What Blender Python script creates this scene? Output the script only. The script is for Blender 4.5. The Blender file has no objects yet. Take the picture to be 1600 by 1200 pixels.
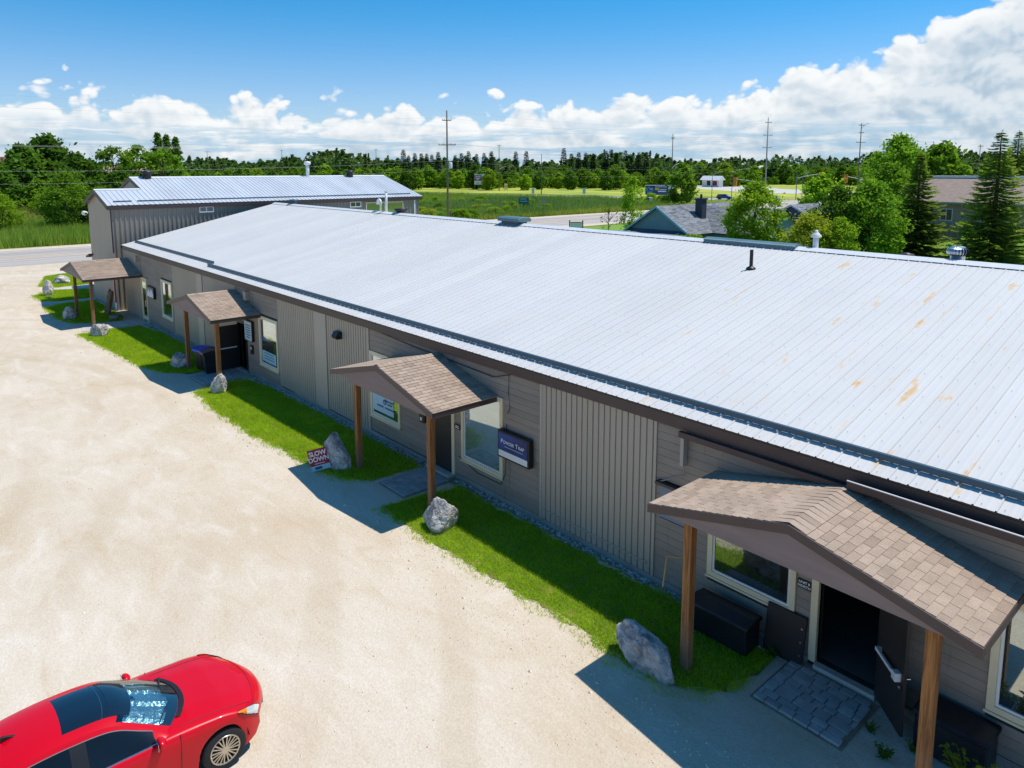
import bpy, bmesh, math, random
import numpy as np
from mathutils import Vector, Matrix
from math import radians as rad, sin, cos, pi, sqrt, atan2

random.seed(7)
RNG = np.random.default_rng(7)
SC = bpy.context.scene
COL = SC.collection

# ------------------------------------------------------------------ camera
CAM_H = 9.1
cam_d = bpy.data.cameras.new('camera')
cam = bpy.data.objects.new('camera', cam_d)
COL.objects.link(cam)
SC.camera = cam
cam_d.sensor_fit = 'HORIZONTAL'
cam_d.sensor_width = 36.0
cam_d.lens = 36.0 * 1127.0 / 1600.0
cam_d.shift_y = -186.0 / 1600.0
cam_d.clip_start = 0.1
cam_d.clip_end = 12000
cam.location = (0, 0, CAM_H)
cam.rotation_euler = (rad(90 - 7.63), 0, rad(138.61 - 90))

# ------------------------------------------------------------------ light, sky, exposure
SUN_EL, SUN_AZ = 65.5, 24.0           # azimuth clockwise from +Y
sun_d = bpy.data.lights.new('sun', 'SUN')
sun_d.energy = 4.4
sun_d.angle = rad(0.5)
sun_d.color = (1.0, 0.955, 0.88)
sun = bpy.data.objects.new('sun', sun_d)
COL.objects.link(sun)
_sd = Vector((sin(rad(SUN_AZ)) * cos(rad(SUN_EL)), cos(rad(SUN_AZ)) * cos(rad(SUN_EL)), sin(rad(SUN_EL))))
sun.rotation_euler = _sd.to_track_quat('Z', 'Y').to_euler()
sun.location = (0, 0, 60)

SC.view_settings.view_transform = 'Standard'
SC.view_settings.look = 'None'
SC.view_settings.exposure = 0.0
SC.view_settings.gamma = 1.0
SC.cycles.use_denoising = True
SC.cycles.max_bounces = 5
SC.cycles.diffuse_bounces = 3
SC.cycles.glossy_bounces = 3
SC.cycles.transparent_max_bounces = 10
SC.cycles.caustics_reflective = False
SC.cycles.caustics_refractive = False
SC.cycles.sample_clamp_indirect = 4.0


class NT:
    """small helper for node trees"""
    def __init__(s, nt):
        s.nt = nt
        nt.nodes.clear()

    def n(s, typ, **kw):
        nd = s.nt.nodes.new(typ)
        for k, v in kw.items():
            setattr(nd, k, v)
        return nd

    def link(s, a, b):
        s.nt.links.new(a, b)

    def put(s, sock, v):
        if isinstance(v, bpy.types.NodeSocket):
            s.link(v, sock)
        elif v is not None:
            if sock.type == 'RGBA' and len(v) == 3:
                v = (*v, 1)
            sock.default_value = v

    def math(s, op, a, b=None, c=None, clamp=False):
        nd = s.n('ShaderNodeMath', operation=op, use_clamp=clamp)
        s.put(nd.inputs[0], a)
        s.put(nd.inputs[1], b)
        s.put(nd.inputs[2], c)
        return nd.outputs[0]

    def mix(s, f, a, b, blend='MIX'):
        nd = s.n('ShaderNodeMix', data_type='RGBA', blend_type=blend)
        s.put(nd.inputs[0], f)
        s.put(nd.inputs[6], a)
        s.put(nd.inputs[7], b)
        return nd.outputs[2]

    def noise(s, vec, scale, detail=4, rough=.55, dist=0.0, out=0):
        nd = s.n('ShaderNodeTexNoise')
        s.put(nd.inputs['Vector'], vec)
        nd.inputs['Scale'].default_value = scale
        nd.inputs['Detail'].default_value = detail
        nd.inputs['Roughness'].default_value = rough
        nd.inputs['Distortion'].default_value = dist
        return nd.outputs[out]

    def ramp(s, f, lo, hi, a=0.0, b=1.0, smooth=True):
        nd = s.n('ShaderNodeMapRange', interpolation_type='SMOOTHSTEP' if smooth else 'LINEAR')
        s.put(nd.inputs[0], f)
        s.put(nd.inputs[1], lo)
        s.put(nd.inputs[2], hi)
        s.put(nd.inputs[3], a)
        s.put(nd.inputs[4], b)
        return nd.outputs[0]

    def mapv(s, vec, scale=(1, 1, 1), loc=(0, 0, 0), rot=(0, 0, 0)):
        nd = s.n('ShaderNodeMapping')
        s.put(nd.inputs[0], vec)
        nd.inputs[1].default_value = loc
        nd.inputs[2].default_value = rot
        nd.inputs[3].default_value = scale
        return nd.outputs[0]


world = bpy.data.worlds.new('World')
SC.world = world
world.use_nodes = True
world.cycles.sampling_method = 'MANUAL'
world.cycles.sample_map_resolution = 512


def build_world():
    t = NT(world.node_tree)
    out = t.n('ShaderNodeOutputWorld')
    bg = t.n('ShaderNodeBackground')
    bg.inputs[1].default_value = 0.095
    sky = t.n('ShaderNodeTexSky', sky_type='NISHITA')
    sky.sun_disc = False
    sky.sun_elevation = rad(SUN_EL)
    sky.sun_rotation = rad(SUN_AZ)
    sky.altitude = 200
    sky.air_density = 1.0
    sky.dust_density = 0.3
    sky.ozone_density = 3.5
    tc = t.n('ShaderNodeTexCoord')
    sep = t.n('ShaderNodeSeparateXYZ')
    t.link(tc.outputs['Generated'], sep.inputs[0])
    x, y, z = sep.outputs
    az = t.math('ARCTAN2', y, x)                      # radians, 2.42 is the middle of the view
    el = t.math('ARCSINE', z)
    comb = t.n('ShaderNodeCombineXYZ')
    t.put(comb.inputs[0], t.math('MULTIPLY', az, 1.0))
    t.put(comb.inputs[1], t.math('MULTIPLY', el, 1.35))
    comb.inputs[2].default_value = 3.7
    p = comb.outputs[0]
    up = t.n('ShaderNodeVectorMath', operation='ADD')
    t.link(p, up.inputs[0])
    up.inputs[1].default_value = (-0.006, 0.014, 0)
    p2 = up.outputs[0]
    def puff(v):
        # cauliflower heads: rounded cells at three sizes, roughened by fine noise
        h = None
        for sc, wt in ((17.0, .55), (38.0, .30), (85.0, .16)):
            vo = t.n('ShaderNodeTexVoronoi', feature='SMOOTH_F1' if sc < 20 else 'F1', voronoi_dimensions='2D')
            t.put(vo.inputs['Vector'], v)
            vo.inputs['Scale'].default_value = sc
            if sc < 20:
                vo.inputs['Smoothness'].default_value = .35
            k = t.math('MULTIPLY', t.math('SUBTRACT', 1.0, vo.outputs[0]), wt)
            h = k if h is None else t.math('ADD', h, k)
        return t.math('ADD', h, t.math('MULTIPLY', t.noise(v, 60, 4, .62), .28))
    wob = t.noise(p, 9.0, 2, .5, .0, 1)
    wv = t.n('ShaderNodeVectorMath', operation='MULTIPLY_ADD')
    t.put(wv.inputs[0], wob)
    wv.inputs[1].default_value = (.05, .05, 0)
    t.link(p, wv.inputs[2])
    wv2 = t.n('ShaderNodeVectorMath', operation='MULTIPLY_ADD')
    t.put(wv2.inputs[0], wob)
    wv2.inputs[1].default_value = (.05, .05, 0)
    t.link(p2, wv2.inputs[2])
    n1 = puff(wv.outputs[0])
    n1u = puff(wv2.outputs[0])
    nlow = t.noise(p, 5.5, 2, .55)
    # height of the cloud tops along the horizon: a low bank with a tall cumulus mass to the north-east
    rise = t.ramp(az, 1.99, 1.80, 0.0, 0.135)
    rise2 = t.ramp(az, 2.40, 2.05, 0.0, 0.03)
    fall = t.ramp(az, 1.15, 1.5, 0.0, 1.0)
    top = t.math('ADD', t.math('ADD', 0.087, t.math('MULTIPLY', rise, fall)), t.math('MULTIPLY', rise2, fall))
    top = t.math('ADD', top, t.math('MULTIPLY', t.math('SUBTRACT', nlow, .5), .13))
    A = .068
    d = t.math('SUBTRACT', t.math('ADD', top, t.math('MULTIPLY', t.math('SUBTRACT', n1, .78), A)), el)
    du = t.math('SUBTRACT', t.math('ADD', top, t.math('MULTIPLY', t.math('SUBTRACT', n1u, .78), A)), t.math('ADD', el, .0104))
    dens = t.ramp(d, 0.0, 0.011)
    # nearer the horizon the bank breaks into flat blue-grey layers
    ps = t.mapv(p, (3.2, 21, 1), (0, 0, 5.1))
    lay = t.noise(ps, 2.6, 5, .6, .4)
    lowz = t.ramp(el, .075, .035)
    hole = t.math('MULTIPLY', t.ramp(lay, .44, .58), lowz)
    lit = t.ramp(t.math('SUBTRACT', d, du), -.014, .026)
    thick = t.ramp(d, .008, .075)
    shade = t.math('ADD', t.math('MULTIPLY', lit, .62), t.math('MULTIPLY', t.math('SUBTRACT', 1.0, thick), .50), clamp=True)
    ccol = t.mix(shade, (4.5, 5.9, 7.2), (10.3, 10.4, 10.4))
    ccol = t.mix(t.math('MULTIPLY', hole, .70), ccol, (3.5, 5.9, 8.0))
    dens = t.math('MAXIMUM', dens, t.ramp(el, .060, .040, 0.0, .9))
    # the air's own colour, a little deeper than the model's
    tint = t.mix(t.ramp(el, .06, .24), (1.02, 1.20, 1.46, 1), (.27, 1.10, 1.50, 1))
    blue = t.mix(1.0, sky.outputs[0], tint, 'MULTIPLY')
    c = t.mix(t.math('MULTIPLY', dens, .96), blue, ccol)
    t.link(c, bg.inputs[0])
    t.link(bg.outputs[0], out.inputs[0])


build_world()


# ------------------------------------------------------------------ materials
def C8(r, g, b, k=1.0):
    f = lambda v: ((v / 255 + .055) / 1.055) ** 2.4 if v > 10 else v / 255 / 12.92
    return (f(r) * k, f(g) * k, f(b) * k)


MATS = {}


def M(name, col, rough=.6, metal=0.0, var=0.0, vscale=3.0, bump=0.0, bscale=40.0, rnd=0.0, space='Object', spec=.5,
      col2=None, c2=(.5, .65), c2scale=1.0, coat=0.0, stretch=None):
    if name in MATS:
        return MATS[name]
    m = bpy.data.materials.new(name)
    m.use_nodes = True
    t = NT(m.node_tree)
    out = t.n('ShaderNodeOutputMaterial')
    b = t.n('ShaderNodeBsdfPrincipled')
    t.link(b.outputs[0], out.inputs[0])
    if space == 'World':
        vec = t.n('ShaderNodeNewGeometry').outputs['Position']
    else:
        vec = t.n('ShaderNodeTexCoord').outputs['Object']
    if stretch:
        vec = t.mapv(vec, stretch)
    c = None
    base = (*col, 1)
    cur = base
    if col2 is not None:
        cur = t.mix(t.ramp(t.noise(vec, c2scale, 6, .6), c2[0], c2[1]), base, (*col2, 1))
    if var:
        n = t.noise(vec, vscale, 6, .6)
        k = t.ramp(n, .3, .7, 1 - var, 1 + var, False)
        cur = t.mix(1.0, cur, k, 'MULTIPLY')
    if rnd:
        oi = t.n('ShaderNodeObjectInfo').outputs['Random']
        gi = t.n('ShaderNodeNewGeometry').outputs['Random Per Island']
        r = t.math('FRACT', t.math('ADD', oi, gi))
        k = t.ramp(r, 0, 1, 1 - rnd, 1 + rnd, False)
        cur = t.mix(1.0, cur, k, 'MULTIPLY')
    t.put(b.inputs['Base Color'], cur)
    b.inputs['Roughness'].default_value = rough
    b.inputs['Metallic'].default_value = metal
    b.inputs['Specular IOR Level'].default_value = spec
    b.inputs['Coat Weight'].default_value = coat
    b.inputs['Coat Roughness'].default_value = .03
    if bump:
        bp = t.n('ShaderNodeBump')
        bp.inputs['Strength'].default_value = bump
        bp.inputs['Distance'].default_value = .02
        t.link(t.noise(vec, bscale, 5, .6), bp.inputs['Height'])
        t.link(bp.outputs[0], b.inputs['Normal'])
    MATS[name] = m
    return m


def custom(name, fn):
    m = bpy.data.materials.new(name)
    m.use_nodes = True
    t = NT(m.node_tree)
    out = t.n('ShaderNodeOutputMaterial')
    sh = fn(t)
    t.link(sh, out.inputs[0])
    MATS[name] = m
    return m


def f_gravel(t):
    pos = t.n('ShaderNodeNewGeometry').outputs['Position']
    b = t.n('ShaderNodeBsdfPrincipled')
    big = t.noise(pos, .16, 6, .62, .6)
    med = t.noise(t.mapv(pos, (.55, 1.5, 1), rot=(0, 0, .35)), 1.0, 7, .62, .8)
    fine = t.noise(pos, 16, 6, .7)
    vor = t.n('ShaderNodeTexVoronoi')
    t.put(vor.inputs['Vector'], pos)
    vor.inputs['Scale'].default_value = 30
    c = t.mix(t.ramp(big, .30, .70), C8(203, 185, 160), C8(214, 200, 180))
    c = t.mix(t.ramp(med, .45, .75, 0, .6), c, C8(223, 212, 197))
    c = t.mix(t.ramp(med, .47, .25, 0, .45), c, C8(192, 166, 132))
    # worn wheel tracks that sweep past the entrances
    wv = t.n('ShaderNodeTexWave', wave_type='RINGS', rings_direction='Z')
    t.put(wv.inputs['Vector'], t.mapv(pos, (1, 1, 1), (30, 22, 0)))
    wv.inputs['Scale'].default_value = .13
    wv.inputs['Distortion'].default_value = 7
    wv.inputs['Detail'].default_value = 4
    wv.inputs['Detail Scale'].default_value = .35
    tr = t.math('MULTIPLY', t.ramp(wv.outputs[1], .72, .98), t.ramp(t.noise(pos, .11, 3), .42, .62))
    c = t.mix(t.math('MULTIPLY', tr, .34), c, C8(190, 170, 142))
    c = t.mix(1.0, c, t.ramp(fine, .25, .75, .91, 1.08, False), 'MULTIPLY')
    c = t.mix(1.0, c, t.ramp(t.n('ShaderNodeSeparateColor').outputs[0], 0, 1, 1, 1), 'MULTIPLY') if False else c
    sc = t.n('ShaderNodeSeparateColor')
    t.link(vor.outputs['Color'], sc.inputs[0])
    c = t.mix(1.0, c, t.ramp(sc.outputs[0], 0, 1, .94, 1.05, False), 'MULTIPLY')
    t.put(b.inputs['Base Color'], c)
    b.inputs['Roughness'].default_value = .95
    b.inputs['Specular IOR Level'].default_value = .15
    bp = t.n('ShaderNodeBump')
    bp.inputs['Strength'].default_value = .32
    bp.inputs['Distance'].default_value = .03
    h = t.math('ADD', t.math('MULTIPLY', fine, .8), t.math('MULTIPLY', vor.outputs[0], .6))
    t.link(h, bp.inputs['Height'])
    t.link(bp.outputs[0], b.inputs['Normal'])
    return b.outputs[0]


def f_field(t):
    pos = t.n('ShaderNodeNewGeometry').outputs['Position']
    b = t.n('ShaderNodeBsdfPrincipled')
    n1 = t.noise(pos, .018, 5, .6, .5)
    n2 = t.noise(t.mapv(pos, (1, .4, 1)), .12, 6, .65)
    n3 = t.noise(pos, 1.4, 6, .7)
    c = t.mix(t.ramp(n1, .38, .62), (.150, .220, .026), (.285, .300, .050))
    c = t.mix(t.ramp(n2, .42, .7, 0, .75), c, (.110, .185, .024))
    c = t.mix(1.0, c, t.ramp(n3, .25, .75, .6, 1.35, False), 'MULTIPLY')
    t.put(b.inputs['Base Color'], c)
    b.inputs['Roughness'].default_value = .95
    b.inputs['Specular IOR Level'].default_value = .1
    bp = t.n('ShaderNodeBump')
    bp.inputs['Strength'].default_value = .9
    bp.inputs['Distance'].default_value = .25
    t.link(n3, bp.inputs['Height'])
    t.link(bp.outputs[0], b.inputs['Normal'])
    return b.outputs[0]


def f_roof(t):
    pos = t.n('ShaderNodeNewGeometry').outputs['Position']
    b = t.n('ShaderNodeBsdfPrincipled')
    oi = t.n('ShaderNodeObjectInfo').outputs['Random']
    n1 = t.noise(t.mapv(pos, (.5, .3, .3)), 1.1, 5, .6)
    c = t.mix(t.ramp(n1, .3, .75), C8(205, 203, 200), C8(210, 208, 205))
    c = t.mix(1.0, c, t.ramp(oi, 0, 1, .965, 1.03, False), 'MULTIPLY')
    # rust: short streaks down the slope, on the near half of the roof
    sx = t.n('ShaderNodeSeparateXYZ')
    t.link(pos, sx.inputs[0])
    near = t.ramp(sx.outputs[0], -17, -4)
    st = t.noise(t.mapv(pos, (2.9, .62, .62), (3.3, 1.0, 0)), 1.0, 3, .5)
    br = t.noise(t.mapv(pos, (1.4, .7, .7)), 6, 6, .75)
    k = t.math('ADD', st, t.math('MULTIPLY', t.math('SUBTRACT', br, .5), .30))
    r = t.math('MULTIPLY', t.ramp(k, .645, .74), near)
    r2 = t.math('MULTIPLY', t.ramp(k, .56, .72), near)
    c = t.mix(t.math('MULTIPLY', r2, .22), c, C8(226, 206, 168))
    c = t.mix(t.math('MULTIPLY', r, .78), c, C8(214, 166, 96))
    # grime that has run down from the fixings, and the dull laps between sheets
    run = t.noise(t.mapv(pos, (9, .25, .25)), 1.0, 4, .6)
    c = t.mix(t.ramp(run, .56, .80, 0, .10), c, C8(158, 160, 160))
    lap = t.n('ShaderNodeTexNoise')
    t.put(lap.inputs['Vector'], pos)
    lap.inputs['Scale'].default_value = .21
    lap.inputs['Detail'].default_value = 6
    c = t.mix(t.ramp(lap.outputs[0], .52, .72, 0, .10), c, C8(186, 188, 190))
    dirt = t.noise(t.mapv(pos, (6, .4, .4)), 1.0, 5, .7)
    c = t.mix(t.ramp(dirt, .58, .88, 0, .14), c, C8(170, 172, 176))
    t.put(b.inputs['Base Color'], c)
    b.inputs['Roughness'].default_value = .62
    b.inputs['Metallic'].default_value = 0.0
    b.inputs['Specular IOR Level'].default_value = .22
    return b.outputs[0]


def f_glass(base, refl, edge=.5):
    def fn(t):
        b = t.n('ShaderNodeBsdfPrincipled')
        b.inputs['Base Color'].default_value = (*base, 1)
        b.inputs['Roughness'].default_value = .25
        g = t.n('ShaderNodeBsdfGlossy')
        g.inputs['Roughness'].default_value = .01
        g.inputs['Color'].default_value = (.86, .97, .97, 1)
        lw = t.n('ShaderNodeLayerWeight')
        lw.inputs[0].default_value = .45
        f = t.math('ADD', t.math('MULTIPLY', lw.outputs[1], edge), refl, clamp=True)
        mx = t.n('ShaderNodeMixShader')
        t.link(f, mx.inputs[0])
        t.link(b.outputs[0], mx.inputs[1])
        t.link(g.outputs[0], mx.inputs[2])
        return mx.outputs[0]
    return fn


def f_clear(tint, refl):
    def fn(t):
        tr = t.n('ShaderNodeBsdfTransparent')
        tr.inputs[0].default_value = (*tint, 1)
        g = t.n('ShaderNodeBsdfGlossy')
        g.inputs['Roughness'].default_value = .01
        lw = t.n('ShaderNodeLayerWeight')
        lw.inputs[0].default_value = .4
        f = t.math('ADD', t.math('MULTIPLY', lw.outputs[1], .6), refl, clamp=True)
        mx = t.n('ShaderNodeMixShader')
        t.link(f, mx.inputs[0])
        t.link(tr.outputs[0], mx.inputs[1])
        t.link(g.outputs[0], mx.inputs[2])
        return mx.outputs[0]
    return fn


def f_leaf(c1, c2, trans=.35, scale=.5):
    def fn(t):
        oi = t.n('ShaderNodeObjectInfo').outputs['Random']
        gi = t.n('ShaderNodeNewGeometry').outputs['Random Per Island']
        vec = t.n('ShaderNodeTexCoord').outputs['Object']
        n = t.noise(vec, scale, 3, .6)
        f = t.math('ADD', t.math('MULTIPLY', gi, .45), t.ramp(n, .3, .7, 0, .55), clamp=True)
        c = t.mix(f, (*c1, 1), (*c2, 1))
        c = t.mix(1.0, c, t.ramp(oi, 0, 1, .82, 1.2, False), 'MULTIPLY')
        d = t.n('ShaderNodeBsdfDiffuse')
        t.link(c, d.inputs[0])
        tr = t.n('ShaderNodeBsdfTranslucent')
        t.link(t.mix(1.0, c, (1.15, 1.25, .6, 1), 'MULTIPLY'), tr.inputs[0])
        mx = t.n('ShaderNodeMixShader')
        mx.inputs[0].default_value = trans
        t.link(d.outputs[0], mx.inputs[1])
        t.link(tr.outputs[0], mx.inputs[2])
        return mx.outputs[0]
    return fn


def f_asphalt(t):
    pos = t.n('ShaderNodeNewGeometry').outputs['Position']
    b = t.n('ShaderNodeBsdfPrincipled')
    n1 = t.noise(t.mapv(pos, (1.2, .03, 1)), 1.0, 5, .6)
    n2 = t.noise(pos, 2.5, 6, .7)
    c = t.mix(t.ramp(n1, .35, .65), C8(160, 151, 143), C8(192, 182, 172))
    c = t.mix(1.0, c, t.ramp(n2, .2, .8, .85, 1.12, False), 'MULTIPLY')
    t.put(b.inputs['Base Color'], c)
    b.inputs['Roughness'].default_value = .9
    return b.outputs[0]


def f_shingle(c1, c2):
    def fn(t):
        pos = t.n('ShaderNodeNewGeometry').outputs['Position']
        b = t.n('ShaderNodeBsdfPrincipled')
        oi = t.n('ShaderNodeObjectInfo').outputs['Random']
        gi = t.n('ShaderNodeNewGeometry').outputs['Random Per Island']
        r = t.math('FRACT', t.math('ADD', t.math('MULTIPLY', oi, 7.31), t.math('MULTIPLY', gi, 3.7)))
        r = t.math('POWER', r, 1.8)
        c = t.mix(r, (*c1, 1), (*c2, 1))
        fine = t.noise(pos, 95, 3, .75)
        pat = t.noise(pos, 1.6, 4, .6)
        c = t.mix(1.0, c, t.ramp(fine, .28, .72, .64, 1.36, False), 'MULTIPLY')
        c = t.mix(1.0, c, t.ramp(pat, .3, .7, .86, 1.12, False), 'MULTIPLY')
        t.put(b.inputs['Base Color'], c)
        b.inputs['Roughness'].default_value = .95
        b.inputs['Specular IOR Level'].default_value = .15
        bp = t.n('ShaderNodeBump')
        bp.inputs['Strength'].default_value = .4
        bp.inputs['Distance'].default_value = .006
        t.link(fine, bp.inputs['Height'])
        t.link(bp.outputs[0], b.inputs['Normal'])
        return b.outputs[0]
    return fn


def f_rock(t):
    vec = t.n('ShaderNodeTexCoord').outputs['Object']
    oi = t.n('ShaderNodeObjectInfo').outputs['Random']
    b = t.n('ShaderNodeBsdfPrincipled')
    add = t.n('ShaderNodeVectorMath', operation='ADD')
    t.link(vec, add.inputs[0])
    t.link(oi, add.inputs[1])
    v = add.outputs[0]
    n1 = t.noise(v, 3.2, 8, .7, .4)
    n2 = t.noise(t.mapv(v, (1, 1, 3)), 8, 8, .7)
    c = t.mix(t.ramp(n1, .34, .62), C8(138, 134, 130), C8(222, 216, 208))
    c = t.mix(t.ramp(n2, .56, .70), c, C8(84, 76, 70))
    c = t.mix(t.ramp(n2, .34, .24), c, C8(226, 222, 214))
    t.put(b.inputs['Base Color'], c)
    b.inputs['Roughness'].default_value = .9
    bp = t.n('ShaderNodeBump')
    bp.inputs['Strength'].default_value = .9
    bp.inputs['Distance'].default_value = .06
    t.link(t.math('ADD', n1, n2), bp.inputs['Height'])
    t.link(bp.outputs[0], b.inputs['Normal'])
    return b.outputs[0]


def f_wood(t):
    vec = t.n('ShaderNodeTexCoord').outputs['Object']
    oi = t.n('ShaderNodeObjectInfo').outputs['Random']
    add = t.n('ShaderNodeVectorMath', operation='ADD')
    t.link(vec, add.inputs[0])
    t.link(oi, add.inputs[1])
    v = add.outputs[0]
    b = t.n('ShaderNodeBsdfPrincipled')
    g = t.noise(t.mapv(v, (22, 22, 1.1)), 1.0, 6, .65, .8)
    k = t.noise(t.mapv(v, (3, 3, 1.6)), 1.0, 3, .5)
    c = t.mix(t.ramp(g, .3, .72), C8(104, 66, 34), C8(176, 122, 66))
    c = t.mix(t.ramp(k, .62, .72), c, C8(84, 50, 26))
    # weathered grey towards the foot, where rain splashes
    sx = t.n('ShaderNodeSeparateXYZ')
    t.link(vec, sx.inputs[0])
    wz = t.math('MULTIPLY', t.ramp(t.math('ADD', sx.outputs[2], t.math('MULTIPLY', k, .9)), 1.7, .3), .55)
    c = t.mix(wz, c, C8(140, 122, 108))
    t.put(b.inputs['Base Color'], c)
    b.inputs['Roughness'].default_value = .8
    bp = t.n('ShaderNodeBump')
    bp.inputs['Strength'].default_value = .35
    bp.inputs['Distance'].default_value = .01
    t.link(g, bp.inputs['Height'])
    t.link(bp.outputs[0], b.inputs['Normal'])
    return b.outputs[0]


def f_siding(t):
    pos = t.n('ShaderNodeNewGeometry').outputs['Position']
    b = t.n('ShaderNodeBsdfPrincipled')
    n1 = t.noise(t.mapv(pos, (.5, 1, 2.2)), 1.0, 6, .65)
    stain = t.noise(t.mapv(pos, (3.5, 1, .55)), 1.0, 6, .7)
    c = t.mix(t.ramp(n1, .3, .7), C8(140, 128, 116), C8(154, 142, 130))
    c = t.mix(t.ramp(stain, .56, .76, 0, .6), c, C8(94, 84, 74))
    oi = t.n('ShaderNodeObjectInfo').outputs['Random']
    c = t.mix(1.0, c, t.ramp(oi, 0, 1, .95, 1.05, False), 'MULTIPLY')
    t.put(b.inputs['Base Color'], c)
    b.inputs['Roughness'].default_value = .7
    return b.outputs[0]


custom('gravel', f_gravel)
custom('field', f_field)
custom('roof_metal', f_roof)
custom('asphalt', f_asphalt)
custom('shingle', f_shingle(C8(178, 157, 138), C8(158, 138, 121)))
custom('shingle_grey', f_shingle(C8(150, 152, 156), C8(104, 108, 114)))
custom('shingle_brown', f_shingle(C8(156, 138, 126), C8(134, 118, 108)))
custom('rock', f_rock)
custom('wood', f_wood)
custom('siding', f_siding)
custom('window_glass', f_glass((.012, .02, .022), .40))
custom('window_glass_pale', f_glass((.20, .30, .29), .30))  # pale teal base paints in the reflection of shaded gravel
custom('window_glass_dim', f_glass((.012, .016, .018), .20))
custom('dark_glass', f_glass((.006, .008, .01), .10))
custom('car_glass', f_glass((.004, .006, .008), .0, .32))
custom('windshield', f_clear((.62, .80, .80), .05))
custom('leaf_dark', f_leaf((.065, .140, .020), (.160, .280, .040), .42))
custom('leaf_mid', f_leaf((.100, .205, .020), (.270, .420, .045), .47))
custom('leaf_bright', f_leaf((.150, .275, .020), (.400, .530, .050), .48))
custom('leaf_yellow', f_leaf((.210, .270, .022), (.480, .500, .060), .45))
custom('leaf_spruce', f_leaf((.110, .170, .036), (.370, .450, .095), .38))
custom('leaf_far', f_leaf((.085, .155, .050), (.185, .280, .080), .35, .05))
custom('leaf_pine', f_leaf((.065, .120, .058), (.130, .200, .080), .25, .12))
custom('lawn_blade', f_leaf((.190, .380, .010), (.400, .600, .018), .45, .8))
def f_lawn(t):
    gi = t.n('ShaderNodeNewGeometry').outputs['Random Per Island']
    pos = t.n('ShaderNodeNewGeometry').outputs['Position']
    n = t.noise(pos, .9, 5, .65, .3)
    n2 = t.noise(pos, 2.6, 5, .7)
    c = t.mix(t.math('ADD', t.math('MULTIPLY', gi, .5), t.ramp(n, .3, .7, 0, .5), clamp=True), (.280, .480, .012, 1), (.620, .780, .030, 1))
    c = t.mix(t.ramp(n2, .54, .72, 0, .6), c, (.420, .410, .050, 1))
    c = t.mix(t.math('MULTIPLY', t.math('GREATER_THAN', gi, .93), .8), c, (.46, .40, .13, 1))
    d = t.n('ShaderNodeBsdfDiffuse')
    t.link(c, d.inputs[0])
    tr = t.n('ShaderNodeBsdfTranslucent')
    t.link(c, tr.inputs[0])
    mx = t.n('ShaderNodeMixShader')
    mx.inputs[0].default_value = .45
    t.link(d.outputs[0], mx.inputs[1])
    t.link(tr.outputs[0], mx.inputs[2])
    return mx.outputs[0]


MATS['lawn_blade_far'] = MATS['lawn_blade']
custom('lawn_blade', f_lawn)
custom('reed_blade', f_leaf((.150, .260, .035), (.360, .420, .080), .45, .05))
custom('straw_blade', f_leaf((.280, .310, .060), (.480, .440, .120), .45, .05))

M('lawn_soil', (.140, .210, .018), .95, var=.35, vscale=2.5, bump=.5, bscale=30, space='World', col2=C8(150, 128, 84), c2=(.54, .66), c2scale=1.6)
M('mown', (.170, .300, .022), .95, var=.25, vscale=.35, bump=.5, bscale=6, space='World')
M('dirt', C8(150, 134, 112), .95, var=.25, vscale=2, bump=.6, bscale=30, space='World')
M('concrete', C8(196, 190, 180), .85, var=.12, vscale=1.5, bump=.2, bscale=30, space='World')
M('paver', C8(172, 170, 166), .85, var=.15, vscale=4, bump=.4, bscale=40, rnd=.14, space='World')
M('foundation', C8(150, 146, 138), .9, var=.25, vscale=1.2, bump=.4, bscale=14, space='World')
M('stone_chip', C8(200, 194, 184), .9, rnd=.35)
M('fascia', C8(74, 60, 58), .5, var=.1, vscale=2, space='World')
M('gable_board', C8(128, 113, 110), .7, var=.14, vscale=1.5, space='World', stretch=(.4, 1, 3))
M('cream', C8(226, 212, 176), .55, var=.06, vscale=2, space='World')
M('rib_wall', C8(172, 160, 145), .5, var=.07, vscale=.6, space='World', stretch=(1, 1, .3))
M('flat_wall', C8(178, 167, 153), .55, var=.06, vscale=.6, space='World')
M('shed_wall', C8(146, 138, 126), .5, var=.08, vscale=.4, space='World', stretch=(1, 1, .3))
M('shed_roof', C8(194, 199, 205), .45, metal=0.0, var=.1, vscale=.5, rnd=.05, space='World', stretch=(.2, 1, 1))
M('snow_rail', C8(52, 82, 98), .5)
M('white_paint', (.78, .78, .77), .45, var=.05, vscale=3)
M('white_metal', (.70, .71, .72), .4, var=.06)
M('black', (.012, .012, .014), .45, var=.2, vscale=4)
M('black_plastic', (.010, .013, .018), .38, var=.3, vscale=2)
M('dark_door', C8(44, 40, 40), .45, var=.12, vscale=2)
M('chrome', (.62, .63, .64), .22, metal=1.0)
M('galv', (.45, .50, .52), .35, metal=.85, var=.15, vscale=3)
M('teal_metal', C8(84, 116, 124), .5, var=.14, vscale=2)
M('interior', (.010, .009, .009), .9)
M('curtain', C8(150, 165, 160), .8)
M('blue_lid', C8(26, 40, 190), .4)
M('sign_blue', C8(40, 74, 150), .4, col2=C8(30, 44, 96), c2=(.35, .65), c2scale=1.8)
M('sign_white', (.78, .79, .80), .5)
M('sign_pale', C8(176, 208, 226), .5)
M('sign_maroon', C8(140, 30, 58), .5)
M('sign_aqua', C8(150, 200, 214), .5)
M('sign_teal', C8(20, 72, 112), .5)
M('sign_green', C8(30, 110, 84), .5)
M('sign_purple', C8(128, 62, 140), .5)
M('sign_pink', C8(196, 60, 120), .5)
M('sign_grey', C8(120, 132, 150), .5)
M('ink', (.02, .022, .03), .6)
M('ink_blue', C8(40, 70, 120), .6)
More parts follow.
